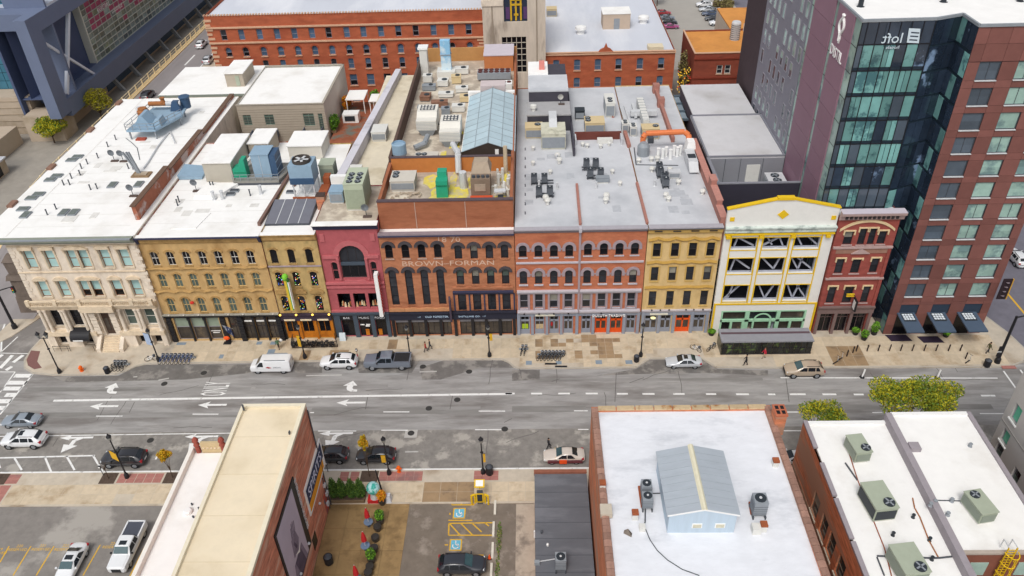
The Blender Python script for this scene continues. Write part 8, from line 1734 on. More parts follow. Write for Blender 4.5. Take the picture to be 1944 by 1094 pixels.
carpx('sedan','parked_car','silver sedan with sunroof parked in the kerb bay by the gold building','silver',1265,1333,702,roofglass=True)
carpx('suv','parked_car','champagne crossover driving or waiting near the dining shelter','champagne',1491,1565,720,wind=carglass_t)
carpx('sedan','moving_car','steel grey sedan entering the crossing at the far left','steel',2,73,815)
carpx('suv','moving_car','white crossover with sunroof at the far left of the street','white',0,83,855,roofglass=True)
carpx('suv','parked_car','black minivan behind the yellow diamond flag and small orange tree','black',192,273,891)
carpx('suv','parked_car','black SUV half hidden by the billboard building corner','navy',586,660,883)
carpx('suv','parked_car','dark SUV beside the lamp post and slim orange tree','black',676,750,884)
td=carpx('sedan','parked_car','battered cream and maroon sedan with orange cover on its door','cream',1032,1110,883,wind=carglass_t)
mwd=W[td.name]
for sgn in (1,):MB(mwd).box(-2.1,1.9,.88,.93,.28,.78).obj('lower_side',MATS['car_maroon'],td); MB(mwd).box(-.3,.55,.93,1.0,.25,.85).obj('orange_cover',mat('cover_orange','f0561f',var=.05,sc=2),td)
MB(mwd).add([(.97,-.9,1.0),(.97,.9,1.0),(1.0,.9,1.02),(1.0,-.9,1.02)],[(0,1,2,3)]).obj('yellow_tape',yellow_m,td)
carpx('sedan','parked_car','white car glimpsed between the coped roof and the double roofed building','white',1474,1544,886)
p=at('B5',560,1020); car('sedan','parked_car','white sedan nosed towards the camera in the numbered parking lot',MATS['car_white'],(p.x,p.y-.2,.03),-PI/2,s=1.04,roofglass=True,wind=carglass_t)
p=at('B5',985,905); car('pickup','parked_pickup','white pickup with dark bed cover beside the white roofed shop',MATS['car_white'],(p.x,p.y,.03),-PI/2,s=1.0,bed='cover',roofglass=True,wind=carglass_t)
a,b=at('B6',1378,1100),at('B6',1742,1100); car('suv','parked_car','black SUV parked nose right below the blue wheelchair squares',MATS['car_navy'],((a.x+b.x)/2,a.y+.9,.03),0,s=(b.x-a.x)/4.72,wind=carglass_t)
for (x,y,cn,l) in ((1530,352,'white','white SUV further up the bridge ramp'),(1585,472,'silver','silver car nearer on the bridge ramp'),(1125,742,'black','dark car on the ramp just showing above the bank roof')):
    p=at('A1',x,y,5.3); car('suv','ramp_car',l,MATS['car_'+cn],(p.x,p.y,5.22 if x > 1200 else 5.22),PI/2+.05)
p=at('A8',1872,885); car('suv','street_car','white and blue car on the side street right of the hotel',MATS['car_white'],(p.x,p.y,0),PI/2)
for x,y,cn,l,f in ((1142,112,'red','dark red car, rearmost of the left column in the back lot',0),(1168,150,'grey','grey car, second in the left column of the back lot',0),(1185,190,'black','black car, third in the left column of the back lot',0),(1200,216,'magenta','magenta car, nearest in the left column of the back lot',0),(1455,52,'white','white car, rearmost of the right column in the back lot',1),(1478,85,'silver','silver car, second of the right column in the back lot',1),(1500,118,'blue','dark blue car, third of the right column in the back lot',1),(1525,155,'navy','near black car, fourth of the right column in the back lot',1),(1558,192,'white','white SUV, nearest of the right column in the back lot',1)):
    p=at('A3',x,y); car('suv' if cn in ('white','black') else 'sedan','lot_car',l,MATS['car_'+cn],(p.x,p.y,0),PI*f,'cars in the lot behind the annex')
bl=sheet('back_lot',[(36,100),(62,100),(62,200),(36,200)],mat('back_lot','a6a29b',var=.06,sc=.2),-.012); bl['kind'] ='structure'

# ---------------------------------------------------------------- street lamps, signals and small street things
def banner(t,p,m,w_=.7,bh=1.5,z=2.0,ang=0):
    MB(T(*p) @ RZ(ang)).box(.12,.12+w_,-.02,.02,z,z+bh).obj('banner',m,t); MB(T(*p) @ RZ(ang)).bar((0,0,z+bh),(.15+w_,0,z+bh),.04,.04).obj('banner_arm',black_m,t)
def lamp(lab,p,h=4.9,heads=1,bm=None,**kw):
    p=Vector((p.x,p.y,.12)); t=thing('street_lamp',lab,'street lamp',p,0,'black street lamps along the street')
    MB().lathe(p,[(.28,0),(.26,.5),(.13,.75),(.09,1.0),(.07,h-.5)],10).obj('post',black_m,t)
    offs=[0] if heads == 1 else [-.55,.55]
    if heads == 2:MB().bar((p.x-.6,p.y,p.z+h-.6),(p.x+.6,p.y,p.z+h-.6),.08,.08).obj('crossarm',black_m,t)
    for d in offs:
        hd=MB().lathe((p.x+d,p.y,p.z+h-.5),[(.08,0),(.16,.12),(.28,.55),(.3,.6),(.12,.85),(.03,1.05)],8).obj('lantern',black_m,t)
        MB().lathe((p.x+d,p.y,p.z+h-.36),[(.19,0),(.285,.36)],8).obj('glass',mat('lamp_glass','8d8f8c',var=0,rough=.2),hd)
    MB().lathe((p.x,p.y,p.z+h*.62),[(.12,0),(.2,.08),(.12,.2)],8).obj('collar',black_m,t)
    if bm:banner(t,p,bm,**kw)
    return t
yb_=mat('banner_yellow','d9a92c',var=.12,sc=2); bb_=mat('banner_blue','a9bbd6',var=.15,sc=3)
lamp('double headed black lamp on the tactile corner at the left',at('B1',455,638,.12),6.6,2); lamp('black lamp with pale blue banner by the long bike rack',at('B1',1205,548,.12),5.2,1,bb_,ang=PI*.9,w_=.9,bh=2.0,z=2.7)
lamp('black lamp with yellow banner in front of the ochre bar',at('B2',372,525,.12),5.4,1,yb_,ang=PI*.9,w_=.5,bh=1.9,z=1.9); lamp('black lamp behind the dark grey pickup',at('B2',1168,515,.12),5.0)
lamp('black lamp with yellow banner before the black distillery front',at('B2',1770,512,.12),5.0,1,yb_,w_=.4,bh=1.2,z=2.7); lamp('black lamp between the orange door shops',at('B3',975,512,.12),5.2)
lamp('black lamp with yellow diamond flag beside the black minivan',at('B5',965,345,.12),6.6,1,yb_,ang=PI*.85,w_=1.2,bh=1.3,z=2.6); lamp('black lamp with yellow banner near the orange hydrant',at('B6',1010,318,.12),5.6,1,yb_,ang=PI,w_=.5,bh=1.2,z=1.9)
lamp('black lamp with small yellow banner by the driveway bin',at('B6',1722,312,.12),5.4,1,yb_,w_=.25,bh=1.4,z=1.8)
def signal(lab,p,h,tip,heads):
    p=Vector((p.x,p.y,.1)); t=thing('traffic_signal',lab,'traffic signal',p); MB().lathe(p,[(.38,0),(.34,.7),(.2,.9),(.16,h)],10).obj('pole',black_m,t); e=Vector(tip); MB().tube((p.x,p.y,p.z+h-.2),e,.1,.06,8).obj('mast_arm',black_m,t)
    for k in heads:
        c=Vector((p.x,p.y,p.z+h-.2)).lerp(e,k); hd=MB().box(c.x-.2,c.x+.2,c.y-.15,c.y+.15,c.z-1.0,c.z).obj('signal_head',black_m,t)
        for j,mm in enumerate((tail_m,yellow_m,greenbox)):MB().tube((c.x,c.y-.15,c.z-.2-j*.3),(c.x,c.y-.2,c.z-.2-j*.3),.1,n=8).obj('lens',mm,hd)
    return t
p=at('B1',115,300,.1); signal('black signal pole with arm on the traffic island at far left',p,6.8,(p.x+2.6,p.y+.2,7.4),(.9,)); 
p=at('B4',1735,560,.12); ts=signal('tall black signal mast with long arm at the right street corner',p,7.6,(p.x+6.5,p.y+1.0,8.4),(.4,.85)); 
o=MB().box(p.x-.55,p.x-.15,p.y-.12,p.y-.04,1.2,2.9).obj('banner',black_m,ts); text('lettering','ETR',letter_w,o,T(p.x-.35,p.y-.14,1.9) @ UPRIGHT,size=.32)
MB().box(p.x+6.3,p.x+7.3,p.y+.8,p.y+.9,8.6,9.2).obj('yellow_sign',yellow_m,ts)
def hydrant(lab,p):
    t=thing('fire_hydrant',lab,'fire hydrant',p,0,'orange hydrants'); m=mat('hydrant_orange','ee6a1f',var=.06,sc=3); MB().lathe(p,[(.24,0),(.24,.08),(.17,.1),(.17,.6),(.24,.64),(.2,.82),(.06,.95)],10).obj('barrel',m,t)
    for s in (-1,1):MB().tube((p.x+s*.15,p.y,p.z+.48),(p.x+s*.34,p.y,p.z+.48),.1,n=8).obj('outlet',m,t)
    MB().tube((p.x,p.y-.15,p.z+.45),(p.x,p.y-.32,p.z+.45),.12,n=8).obj('outlet',m,t)
hydrant('orange hydrant on the left street corner',at('B1',622,625,.12)); hydrant('orange hydrant on the south brick strip by the dark SUV',at('B6',1085,302,.12))
def bin_(lab,p,r=.36,h=1.05):
    t=thing('litter_bin',lab,'bin',p,0,'black litter bins'); MB().lathe(p,[(r*.85,0),(r,.1),(r,h*.8),(r*1.08,h*.82),(r*1.05,h*.9)],12).obj('drum',black_m,t); MB().lathe((p.x,p.y,p.z+h*.9),[(r*.9,0),(r*.5,h*.18),(r*.45,h*.19)],12).obj('lid',metal_d,t)
bin_('black bin by the short bike rack at the left',at('B1',818,640,.12)); bin_('black bin in front of the orange shop bump-out',at('B3',942,552,.12)); bin_('black bin beside the driveway lamp',at('B6',1770,318,.12),.42,1.3); bin_('black bin at the foot of the right signal mast',at('B4',1655,588,.12),.42,1.1); bin_('black barrel standing alone on the tan plaza',at('B6',556,995,.06),.45,1.2)
fr_blue=mat('bike_blue','5d6f9c',var=.1,sc=4,rough=.5); fr_grey=mat('bike_grey','55595f',var=.1,sc=4,rough=.5); chrome=mat('chrome','b9bcc0',var=.05,sc=4,rough=.35)
def bike(lab,p,rz,col,grp):
    t=thing('bicycle',lab,'bicycle',p,rz,grp); mw=W[t.name]
    for x in (-.52,.52):
        w_=MB(mw); pts=[(x+.33*math.cos(a),0,.34+.33*math.sin(a)) for a in [2*PI*i/12 for i in range(13)]]; w_.pipe(pts,.035,4); inst('wheel',cached(('bw',x),lambda:w_.mesh('wheel',tyre_m,inv=mw.inverted())),t,mw)
    def f():
        mb=MB()
        for a,b in (((-.52,.34),(-.1,.3)),((-.1,.3),(.38,.78)),((-.1,.3),(-.22,.82)),((-.2,.78),(.38,.78)),((-.52,.34),(-.2,.78)),((.52,.34),(.36,.9))):mb.tube((a[0],0,a[1]),(b[0],0,b[1]),.045,n=5)
        return mb.mesh('frame',col)
    inst('frame',cached(('bf',col.name),f),t,mw); inst('saddle',cached(('bs',),lambda:MB().taper((-.24,0,.82),.28,.16,.07,.24,.1).mesh('saddle',black_m)),t,mw); inst('handlebar',cached(('bh',),lambda:MB().tube((.34,-.27,.98),(.34,.27,.98),.025,n=5).tube((.36,0,.85),(.34,0,.98),.025,n=5).mesh('handlebar',chrome)),t,mw); inst('basket',cached(('bk',),lambda:MB().taper((.52,0,.72),.26,.3,.24,.3,.36).mesh('basket',metal_d)),t,mw)
    return t
def row_of(bases,lab,col,grp,dock=True,ang=PI*.42):
    n=len(bases)
    for i,p in enumerate(bases):
        bike(lab.replace('@',nth(i,n)),p,ang,col,grp)
    a,b=bases[0],bases[-1]; t=thing('bike_dock','dock rail under the '+grp,'bike dock',a,0); MB().bar((a.x-.4,a.y+.75,a.z+.08),(b.x+.4,b.y+.75,b.z+.08),.3,.12).obj('rail',metal_g,t)
    for p in bases:MB().cbox((p.x+.15,p.y+.75,p.z),.16,.2,.8).obj('dock_post',metal_l,t)
row_of([at('B1',1232+i*31,553,.12) for i in range(8)],'@ of the blue hire bikes before the ochre building',fr_blue,'blue hire bikes in the long dock')
row_of([at('B1',868+i*26,605,.12) for i in range(4)],'@ of the grey hire bikes by the corner bin',fr_grey,'grey hire bikes in the short dock')
row_of([at('B3',215+i*27,530,.12) for i in range(7)],'@ of the dark bikes racked on the bump-out pavement',fr_grey,'dark bikes on the bump-out',ang=PI*.3)
row_of([at('B3',75+i*26,488,.12) for i in range(2)],'@ of two dark bikes at the bump-out edge',fr_grey,'two bikes left on the bump-out')
bike('white bicycle leaning by the lamp with the blue banner',at('B1',1150,548,.12),.2,white_plain,None); bike('white bicycle on the pavement before the gold building',at('B3',1390,470,.12),-.7,white_plain,None); bike('black bicycle lying near the dining shelter end',at('B3',1508,465,.12),.6,fr_grey,None)
for k,x,y in (('B3',295,572),('B3',372,592)):q=at(k,x,y,.12); tag(MB().bar((q.x-.8,q.y,q.z+.06),(q.x+.8,q.y-.05,q.z+.06),.25,.1).obj('kerb_frame',black_m),'flat black rack frame on the bump-out, '+('rear' if y < 580 else 'front')+' one','rack')
bpts=[(597,513),(643,486),(668,474),(750,474),(834,473),(920,472),(1004,472),(1092,472),(1182,472),(1272,472),(1366,472),(1455,472),(1495,532)]
bps=[at('B4',x,y,.12) for x,y in bpts]
bproto=None
for i,p in enumerate(bps):
    lab=(nth(i,len(bps))+' of the black bollards fronting the hotel').strip()
    if not bproto:bproto=thing('bollard',lab,'bollard',p,0,'black bollards before the hotel'); MB().lathe(p,[(.1,0),(.085,.05),(.085,1.0),(.05,1.1)],8).obj('post',mat('bollard_brown','3a302d',var=.1,sc=3),bproto); MB().lathe((p.x,p.y,p.z+.82),[(.11,0),(.11,.08)],8).obj('ring',black_m,bproto)
    else:dup(bproto,T(*p),lab)
for i,(x,y) in enumerate(((712,672),(1282,676))):
    p=at('B4',x,y); t=thing('flex_post',('left','right')[i]+' white leaning lane post on the bike lane line','lane post',p,0,'white lane posts'); MB().tube(p,(p.x+.25,p.y+.25,1.1),.11,n=8).obj('post',white_plain,t); MB().lathe(p,[(.34,0),(.25,.12)],10).obj('base',black_m,t)
def meter(lab,p):
    t=thing('parking_meter',lab,'parking meter',p,0,'parking meters'); MB().tube(p,(p.x,p.y,p.z+1.2),.045,n=6).obj('post',metal_d,t); MB().taper((p.x,p.y,p.z+1.2),.3,.2,.4,.24,.14).obj('head',metal_d,t); MB().box(p.x-.1,p.x+.1,p.y-.13,p.y-.1,p.z+1.35,p.z+1.5).obj('screen',white_plain,t)
meter('parking meter between the white SUV and the pickup',at('B2',772,525,.12)); meter('parking meter at the billboard building corner',at('B6',546,302,.12)); meter('parking meter before the black minivan',at('B5',785,330,.12))
for x0,y0,x1,y1,l in ((935,400,1060,350,'under the left blue canopy'),(1180,412,1300,362,'between the left and middle blue canopies')):
    a,b=at('B4',x0,y0,.13),at('B4',x1,y1,.13); tag(MB().add([(a.x,a.y,.135),(b.x+.1,a.y,.135),(b.x-.3,b.y,.135),(a.x-.4,b.y,.135),(a.x,a.y,.165),(b.x+.1,a.y,.165),(b.x-.3,b.y,.165),(a.x-.4,b.y,.165)],[(4,5,6,7),(0,1,5,4),(1,2,6,5),(3,0,4,7)]).obj('entrance_mat',mat('mat_purple','33283a',var=.1,sc=2)),'dark entrance mat '+l,'mat')
t=thing('sandwich_board','white sandwich board outside the crimson bar','sign',at('B2',660,392,.12)); p=at('B2',660,392,.12); MB().add([(p.x-.45,p.y-.2,.13),(p.x+.45,p.y-.2,.13),(p.x+.42,p.y+.12,1.35),(p.x-.42,p.y+.12,1.35),(p.x-.45,p.y+.5,.13),(p.x+.45,p.y+.5,.13),(p.x+.42,p.y+.18,1.35),(p.x-.42,p.y+.18,1.35)],[(0,1,2,3),(5,4,7,6),(3,2,6,7)]).obj('board',mat('board_pale','cfd9df',var=.05,sc=3),t)
t=thing('patio_railing','black railing of the bar patio hung with dark planting','railing',at('B2',445,455,.12)); a,b,c,d=at('B2',275,455,.12),at('B2',620,445,.12),at('B2',285,385,.12),at('B2',600,378,.12)
mb=MB()
for p_,q_ in ((a,b),(a,c),(b,d)):
    n=max(3,int((q_-p_).length/.22)); mb.bar(p_+Vector((0,0,1.0)),q_+Vector((0,0,1.0)),.07,.07); mb.bar(p_+Vector((0,0,.15)),q_+Vector((0,0,.15)),.05,.05)
    for k in range(n+1):e=p_.lerp(q_,k/n); mb.tube(e,e+Vector((0,0,1.0)),.022,n=4)
mb.obj('bars',black_m,t)
# ---------------------------------------------------------------- greenery
def crown_mesh(cs,n,size,seed,ms,name='crown'):
    """leaf sized faces spread through several uneven clumps; cs: (centre, radii)"""
    r=random.Random(seed); mb=MB(); tot=sum(q[1][0]*q[1][1]*q[1][2] for q in cs)
    for (c,rad) in cs:
        for _ in range(int(n*rad[0]*rad[1]*rad[2]/tot)):
            while True:
                v=Vector((r.uniform(-1,1),r.uniform(-1,1),r.uniform(-1,1)))
                if .25 < v.length < 1 and r.random() < .35+.65*v.length:break
            p=Vector((c[0]+v.x*rad[0],c[1]+v.y*rad[1],c[2]+v.z*rad[2])); s=size*r.uniform(.6,1.3)
            a=Vector((r.gauss(0,1),r.gauss(0,1),r.gauss(0,.7))).normalized(); b=a.cross(Vector((r.gauss(0,1),r.gauss(0,1),r.gauss(0,1)))).normalized()
            mb.m(0 if len(ms) == 1 else int(r.random() < .35)).add([p-a*s,p+b*s*.5,p+a*s,p-b*s*.5],[(0,1,2,3)])
    return mb
def tree(name,lab,p,h,cz,rx,rz_,n,leaf,ms,seed,grp=None,bare=False,tr=.16,fy=1.0):
    t=thing(name,lab,'tree',p,0,grp); r=random.Random(seed); z0=p[2]; mb=MB(); top=Vector((p[0],p[1],z0+cz)); mb.tube(p,(p[0]+.05,p[1],z0+h*.45),tr,tr*.7,7); fork=Vector((p[0]+.05,p[1],z0+h*.45)); cs=[]
    k=11 if rx > 1.5 else 6
    for i in range(k):
        a=2*PI*i*(.382 if rx > 1.5 else 1/k)+r.uniform(-.3,.3); q=r.uniform(.3,.72); e=Vector((p[0]+rx*q*math.cos(a),p[1]+fy*rx*q*math.sin(a),z0+cz+rz_*r.uniform(-.3,.55)*(1-q*.6))); mid=fork.lerp(e,.5)+Vector((0,0,.2)); mb.tube(fork,mid,tr*.5,tr*.32,5); mb.tube(mid,e,tr*.32,tr*.1,5)
        for _ in range(3 if bare else 1):e2=e+Vector((r.uniform(-.5,.5)*rx*.5,r.uniform(-.5,.5)*rx*.5,r.uniform(.1,.6)*rz_)); mb.tube(mid.lerp(e,.6),e2,tr*.16,tr*.06,4)
        cs.append((e,(rx*r.uniform(.26,.44),fy*rx*r.uniform(.3,.46),rz_*r.uniform(.3,.5))))
    cs.append((top+Vector((0,0,rz_*.3)),(rx*.42,fy*rx*.42,rz_*.55)))
    mb.obj('trunk',bark,t)
    if not bare:crown_mesh(cs,n,leaf,seed,ms).obj('crown',ms,t)
    return t
def atp(x,y,yy):d=_ray(x,y); s=(yy-CAM.y)/d.y; return CAM+d*s
c=atp(1730,757,-24.9); tree('street_tree','large yellow green tree rising behind the right white roofs',(c.x,c.y,.12),c.z*.9,c.z,5.8,2.5,12000,.13,[leaf_y,leaf_g],27,'street trees',fy=.5)
c=atp(1564,790,-24.9); tree('street_tree','smaller yellow green tree left of the large street tree',(c.x,c.y,.12),c.z*.9,c.z,2.9,2.0,4200,.13,[leaf_y,leaf_g],22,'street trees',fy=.7)
c=atp(282,869,-25.3); tree('young_tree','small round orange tree behind the black minivan',(-39.2,-25.3,.12),2.6,c.z,.9,1.2,2200,.09,[leaf_o,leaf_y],23,'young orange trees',tr=.06)
c=atp(672,845,-25.3); tree('young_tree','slim orange tree between two dark SUVs',(-16.5,-25.3,.12),3.2,c.z+.1,.62,1.5,1800,.09,[leaf_o,leaf_y],24,'young orange trees',tr=.06)
tree('bare_tree','bare young tree in the pit at the far left corner',(-59.6,-25.3,.12),3.4,3.0,1.3,1.2,0,.1,[leaf_o],25,'bare young trees',True,.08); tree('bare_tree','thin bare sapling in the pit before the black minivan',(-46.7,-25.3,.12),3.0,2.7,.9,1.1,0,.1,[leaf_o],26,'bare young trees',True,.06)
for i,(k,x,y,h,cz,rx,rz_,ms,l) in enumerate((('A1',775,905,3,4.6,3.8,3.0,[leaf_y,leaf_dry],'yellowing tree beneath the navy arena corner'),('A1',415,1085,3,3.8,3.6,2.6,[leaf_y,leaf_g],'olive green tree on the plaza below the arena wall'),('A3',1098,45,4,5.5,2.6,3.0,[leaf_g,leaf_y],'green tree at the left rear edge of the back lot'),('A3',1655,55,4,5.5,2.6,3.0,[leaf_g,leaf_y],'green tree right of the back lot cars'),('A3',1600,105,2,2.4,3.4,1.8,[leaf_dry,bark],'brown dry shrubbery tree beside the back lot cars'))):
    p=at(k,x,y,0); tree('tree',l,(p.x,p.y,0),h,cz,rx,rz_,4500,.2,ms,40+i)
t=tree('festive_tree','dry brown tree wound with yellow and red lights beside the annex',(35.0,78.5,0),6,7.0,1.5,6.5,1500,.25,[leaf_dry,bark],51); mb=MB(); rr=random.Random(9)
for k in range(80):mb.m(rr.choice((0,0,1))).blob((35.0+rr.uniform(-1.3,1.3),77.2+rr.uniform(-.5,.5),1+rr.uniform(0,8)),.12,.12,.12,5,3)
mb.obj('lights',[mat('fairy_yellow','f2c23a',var=0,emit=.5),mat('fairy_red','c8402e',var=0,emit=.4)],t)
def conifer(lab,p,h,r,seed,grp):
    t=thing('cypress',lab,'shrub',p,0,grp); MB().tube(p,(p[0],p[1],p[2]+.5),.08,n=6).obj('trunk',bark,t)
    crown_mesh([((p[0],p[1],p[2]+h*.32),(r,r,h*.34)),((p[0],p[1],p[2]+h*.6),(r*.78,r*.78,h*.28)),((p[0],p[1],p[2]+h*.84),(r*.42,r*.42,h*.2))],1500,.11,seed,[leaf_d,leaf_g]).obj('crown',[leaf_d,leaf_g],t)
hp=[at('B6',x,522,.05) for x in (600,660,735,800)]
for i,p in enumerate(hp):conifer(nth(i,4)+' of four clipped dark green cypresses in the plaza planter',(p.x,p.y+.2,.5),3.0,.6,60+i,'cypresses in the plaza planter')
a,b=at('B6',560,545,.05),at('B6',825,540,.05); t=thing('planter','long low planter wall holding four cypresses','planter',((a.x+b.x)/2,a.y,0)); MB().box(a.x,b.x,a.y,a.y+1.6,.03,.55).obj('box',mat('planter_brown','7d6a52',var=.15,sc=2),t); MB().box(a.x+.1,b.x-.1,a.y+.1,a.y+1.5,.55,.57).obj('soil',soil,t)
def pot(lab,p,plant,seed,h=.8,grp='pots along the plaza edge'):
    t=thing('plant_pot',lab,'plant pot',p,0,grp); MB().lathe(p,[(.3,0),(.45,.5),(.42,.75),(.36,.76)],12).obj('pot',mat('pot_dark','3b3734',var=.15,sc=3,rough=.4),t)
    if plant:crown_mesh([((p[0],p[1],p[2]+.75+h*.5),(.5,.5,h*.6))],420,.14,seed,plant).obj('plant',plant,t)
og=[leaf_o,mat('leaf_bright','d9761e',var=.2,sc=2)]; gg=[mat('leaf_fresh','6fa02e',var=.2,sc=2),leaf_d]
for i,(x,y,pl,h,l) in enumerate(((960,545,og,1.3,'pot with orange foliage nearest the street on the plaza edge'),(945,690,gg,1.2,'pot with tall green foliage on the plaza edge'),(925,745,None,0,'empty dark pot below the tall green plant'),(908,825,None,0,'glossy dark pot midway along the plaza edge'),(900,905,None,0,'dark pot above the green and yellow plant'),(880,985,gg,1.2,'pot with green and yellow foliage low on the plaza edge'),(868,1045,None,0,'dark pot low on the plaza edge'),(855,1090,None,0,'pale rimmed pot at the bottom of the plaza edge'))):
    p=at('B6',x,y,.05); pot(l,(p.x,p.y,.04),pl,70+i,h)
for i,(x,y) in enumerate(((858,715),(835,895),(775,1150))):
    p=at('B6',x,y,.05); p=Vector((p.x,p.y,.04)); w_=('rear','middle','front')[i]
    t=thing('cafe_table',w_+' blue cafe table under a closed red umbrella','table',p,0,'cafe tables'); MB().lathe((p.x,p.y,p.z+.72),[(.5,0),(.5,.05)],12).obj('table_top',mat('table_blue','6d7f99',var=.1,sc=3),t); MB().lathe(p,[(.3,0),(.05,.06),(.05,.72)],8).obj('pedestal',metal_d,t)
    u=thing('parasol',w_+' closed red umbrella on the tan plaza','umbrella',p,0,'closed red umbrellas'); MB().tube((p.x,p.y,.76),(p.x,p.y,3.1),.035,n=6).obj('pole',metal_l,u); MB().lathe((p.x,p.y,1.55),[(.12,0),(.3,.1),(.24,.7),(.08,1.4),(.02,1.5)],8).obj('canopy',mat('parasol_red','c02a2e',var=.1,sc=2),u)
p=at('B6',905,520,.05); t=thing('globe_sculpture','teal and white globe on a grey stand with red base at the plaza entrance','sculpture',(p.x,p.y,.04)); MB().box(p.x-.75,p.x+.75,p.y-.5,p.y+.5,.04,.6).obj('base',mat('base_red','c22c2c',var=.1,sc=2),t); MB().lathe((p.x,p.y,.6),[(.5,0),(.35,.8),(.4,.9)],10).obj('stand',metal_l,t); MB().blob((p.x,p.y,2.1),.75,.75,.75,14,8).obj('globe',mat('globe','a9d4d6',var=.05,sc=1,c2='3fa79a',c2t=(.5,.56),c2s=1.6),t)
p=at('B6',955,450,.05); tag(MB().tube((p.x,p.y,.05),(p.x-.25,p.y-.1,3.6),.1,.08,8).obj('pole',black_m),'plain black pole leaning behind the globe sculpture','pole'); p=at('B6',1005,520,.05); tag(MB().taper((p.x,p.y,.03),.8,.9,1.0,.5,.5).obj('wrapped_bundle',mat('bundle','c9ccd2',var=.15,sc=3)),'pale wrapped bundle right of the orange plant','bundle')
p=at('B6',1700,545,.03); t=thing('pay_station','yellow framed parking pay station with a solar panel top','pay station',(p.x,p.y,.03))
for s in (-1,1):
    for q in (0,1):MB().tube((p.x+s*(.55+.35*q),p.y+.1-.2*q,.03),(p.x+s*(.55+.35*q),p.y+.1-.2*q,1.5),.11,n=8).obj('guard_post',yellow_m,t)
    MB().bar((p.x+s*.55,p.y+.1,1.45),(p.x+s*.9,p.y-.1,1.45),.2,.14).obj('guard_rail',yellow_m,t)
MB().box(p.x-.32,p.x+.32,p.y,p.y+.5,.03,1.7).obj('kiosk',metal_d,t); MB().box(p.x-.42,p.x+.42,p.y-.05,p.y+.0,.3,1.75).obj('kiosk_frame',yellow_m,t); MB().box(p.x-.28,p.x+.28,p.y-.08,p.y-.05,.5,1.6).obj('kiosk_face',fan_dark,t)
MB().tube((p.x,p.y+.6,1.7),(p.x,p.y+.6,2.6),.05,n=6).obj('panel_post',yellow_m,t); MB().add([(p.x-.55,p.y+.2,2.5),(p.x+.55,p.y+.2,2.5),(p.x+.55,p.y+1.1,2.75),(p.x-.55,p.y+1.1,2.75),(p.x-.55,p.y+.2,2.42),(p.x+.55,p.y+.2,2.42),(p.x+.55,p.y+1.1,2.67),(p.x-.55,p.y+1.1,2.67)],[(0,1,2,3),(7,6,5,4),(4,5,1,0),(5,6,2,1),(7,4,0,3)]).obj('solar_frame',yellow_m,t); MB().add([(p.x-.4,p.y+.32,2.54),(p.x+.4,p.y+.32,2.54),(p.x+.4,p.y+1.0,2.735),(p.x-.4,p.y+1.0,2.735)],[(0,1,2,3)]).obj('solar_panel',white_plain,t)
ws=[at('B6',a_,b_,.05) for a_,b_ in ((1812,575),(1800,740),(1793,900),(1783,1060))]
for i,p in enumerate(ws):tag(MB().box(p.x-.12,p.x+.12,p.y-.95,p.y+.95,.03,.18).obj('wheel_stop',mat('stop_white','d8d3c6',var=.1,sc=2)),('rearmost','second','third','nearest')[i]+' white concrete wheel stop along the driveway edge','wheel stop','white wheel stops')
p=at('B6',1770,960,.03); t=thing('traffic_cone','orange cone by the black SUV in the driveway lot','traffic cone',(p.x,p.y,.03)); MB().cbox((p.x,p.y,.03),.42,.42,.05).obj('base',trim_m,t); MB().lathe((p.x,p.y,.08),[(.17,0),(.04,.6)],10).obj('cone',mat('cone_orange','ef5a22',var=.05,sc=3),t)
p=at('B6',1840,900,.03); g_=crown_mesh([((p.x,p.y+1.5,.1),(.28,2.2,.14)),((p.x-.1,p.y-2,.1),(.25,1.5,.12))],500,.1,88,[leaf_g,leaf_dry]).obj('weeds',[leaf_g,leaf_dry]); tag(g_,'strip of green weeds along the driveway edge','weeds',kind='stuff')
sd_=sheet('side_path',rect(.3,2.3,-70,-29.3),mat('side_path','b5a898',var=.14,sc=.8,c2='877d72',c2t=(.5,.6),c2s=.3),.026); sd_['kind'] ='structure'
for i,(k,x,y,h,l) in enumerate((('B4',725,385,1.2,'dark planter with green shrubs beside the ornate brick shopfront'),('B4',800,345,1.7,'taller green shrub by the dark glass of the hotel'),('B4',660,345,.7,'small green plant in front of the ornate brick shopfront'),('B4',1345,362,.5,'low green planting under the middle blue canopy'),('B2',600,340,.7,'bright green plant beside the slate bar front'),('B3',1510,350,.5,'green plant at the foot of the yellow trim'))):
    p=at(k,x,y,.12); t=thing('potted_shrub',l,'plant',p); MB().lathe(p,[(.35,0),(.42,.45),(.36,.46)],10).obj('pot',black_m,t); crown_mesh([((p.x,p.y,.5+h*.5),(.55,.45,h*.55))],350,.14,90+i,gg).obj('plant',gg,t)
mb=crown_mesh([((a_.x,a_.y+.1,.75),(.42,.35,.5)) for a_ in [at('B2',290+i*36,450-(i%2)*8,.12) for i in range(9)]],1500,.12,97,[mat('shrub_dark','2f2f33',var=.3,sc=3),mat('shrub_dark2','41413a',var=.3,sc=3)]); tag(mb.obj('patio_hedge',[MATS['shrub_dark'],MATS['shrub_dark2']]),'dark hedge of potted plants along the bar patio railing','hedge')
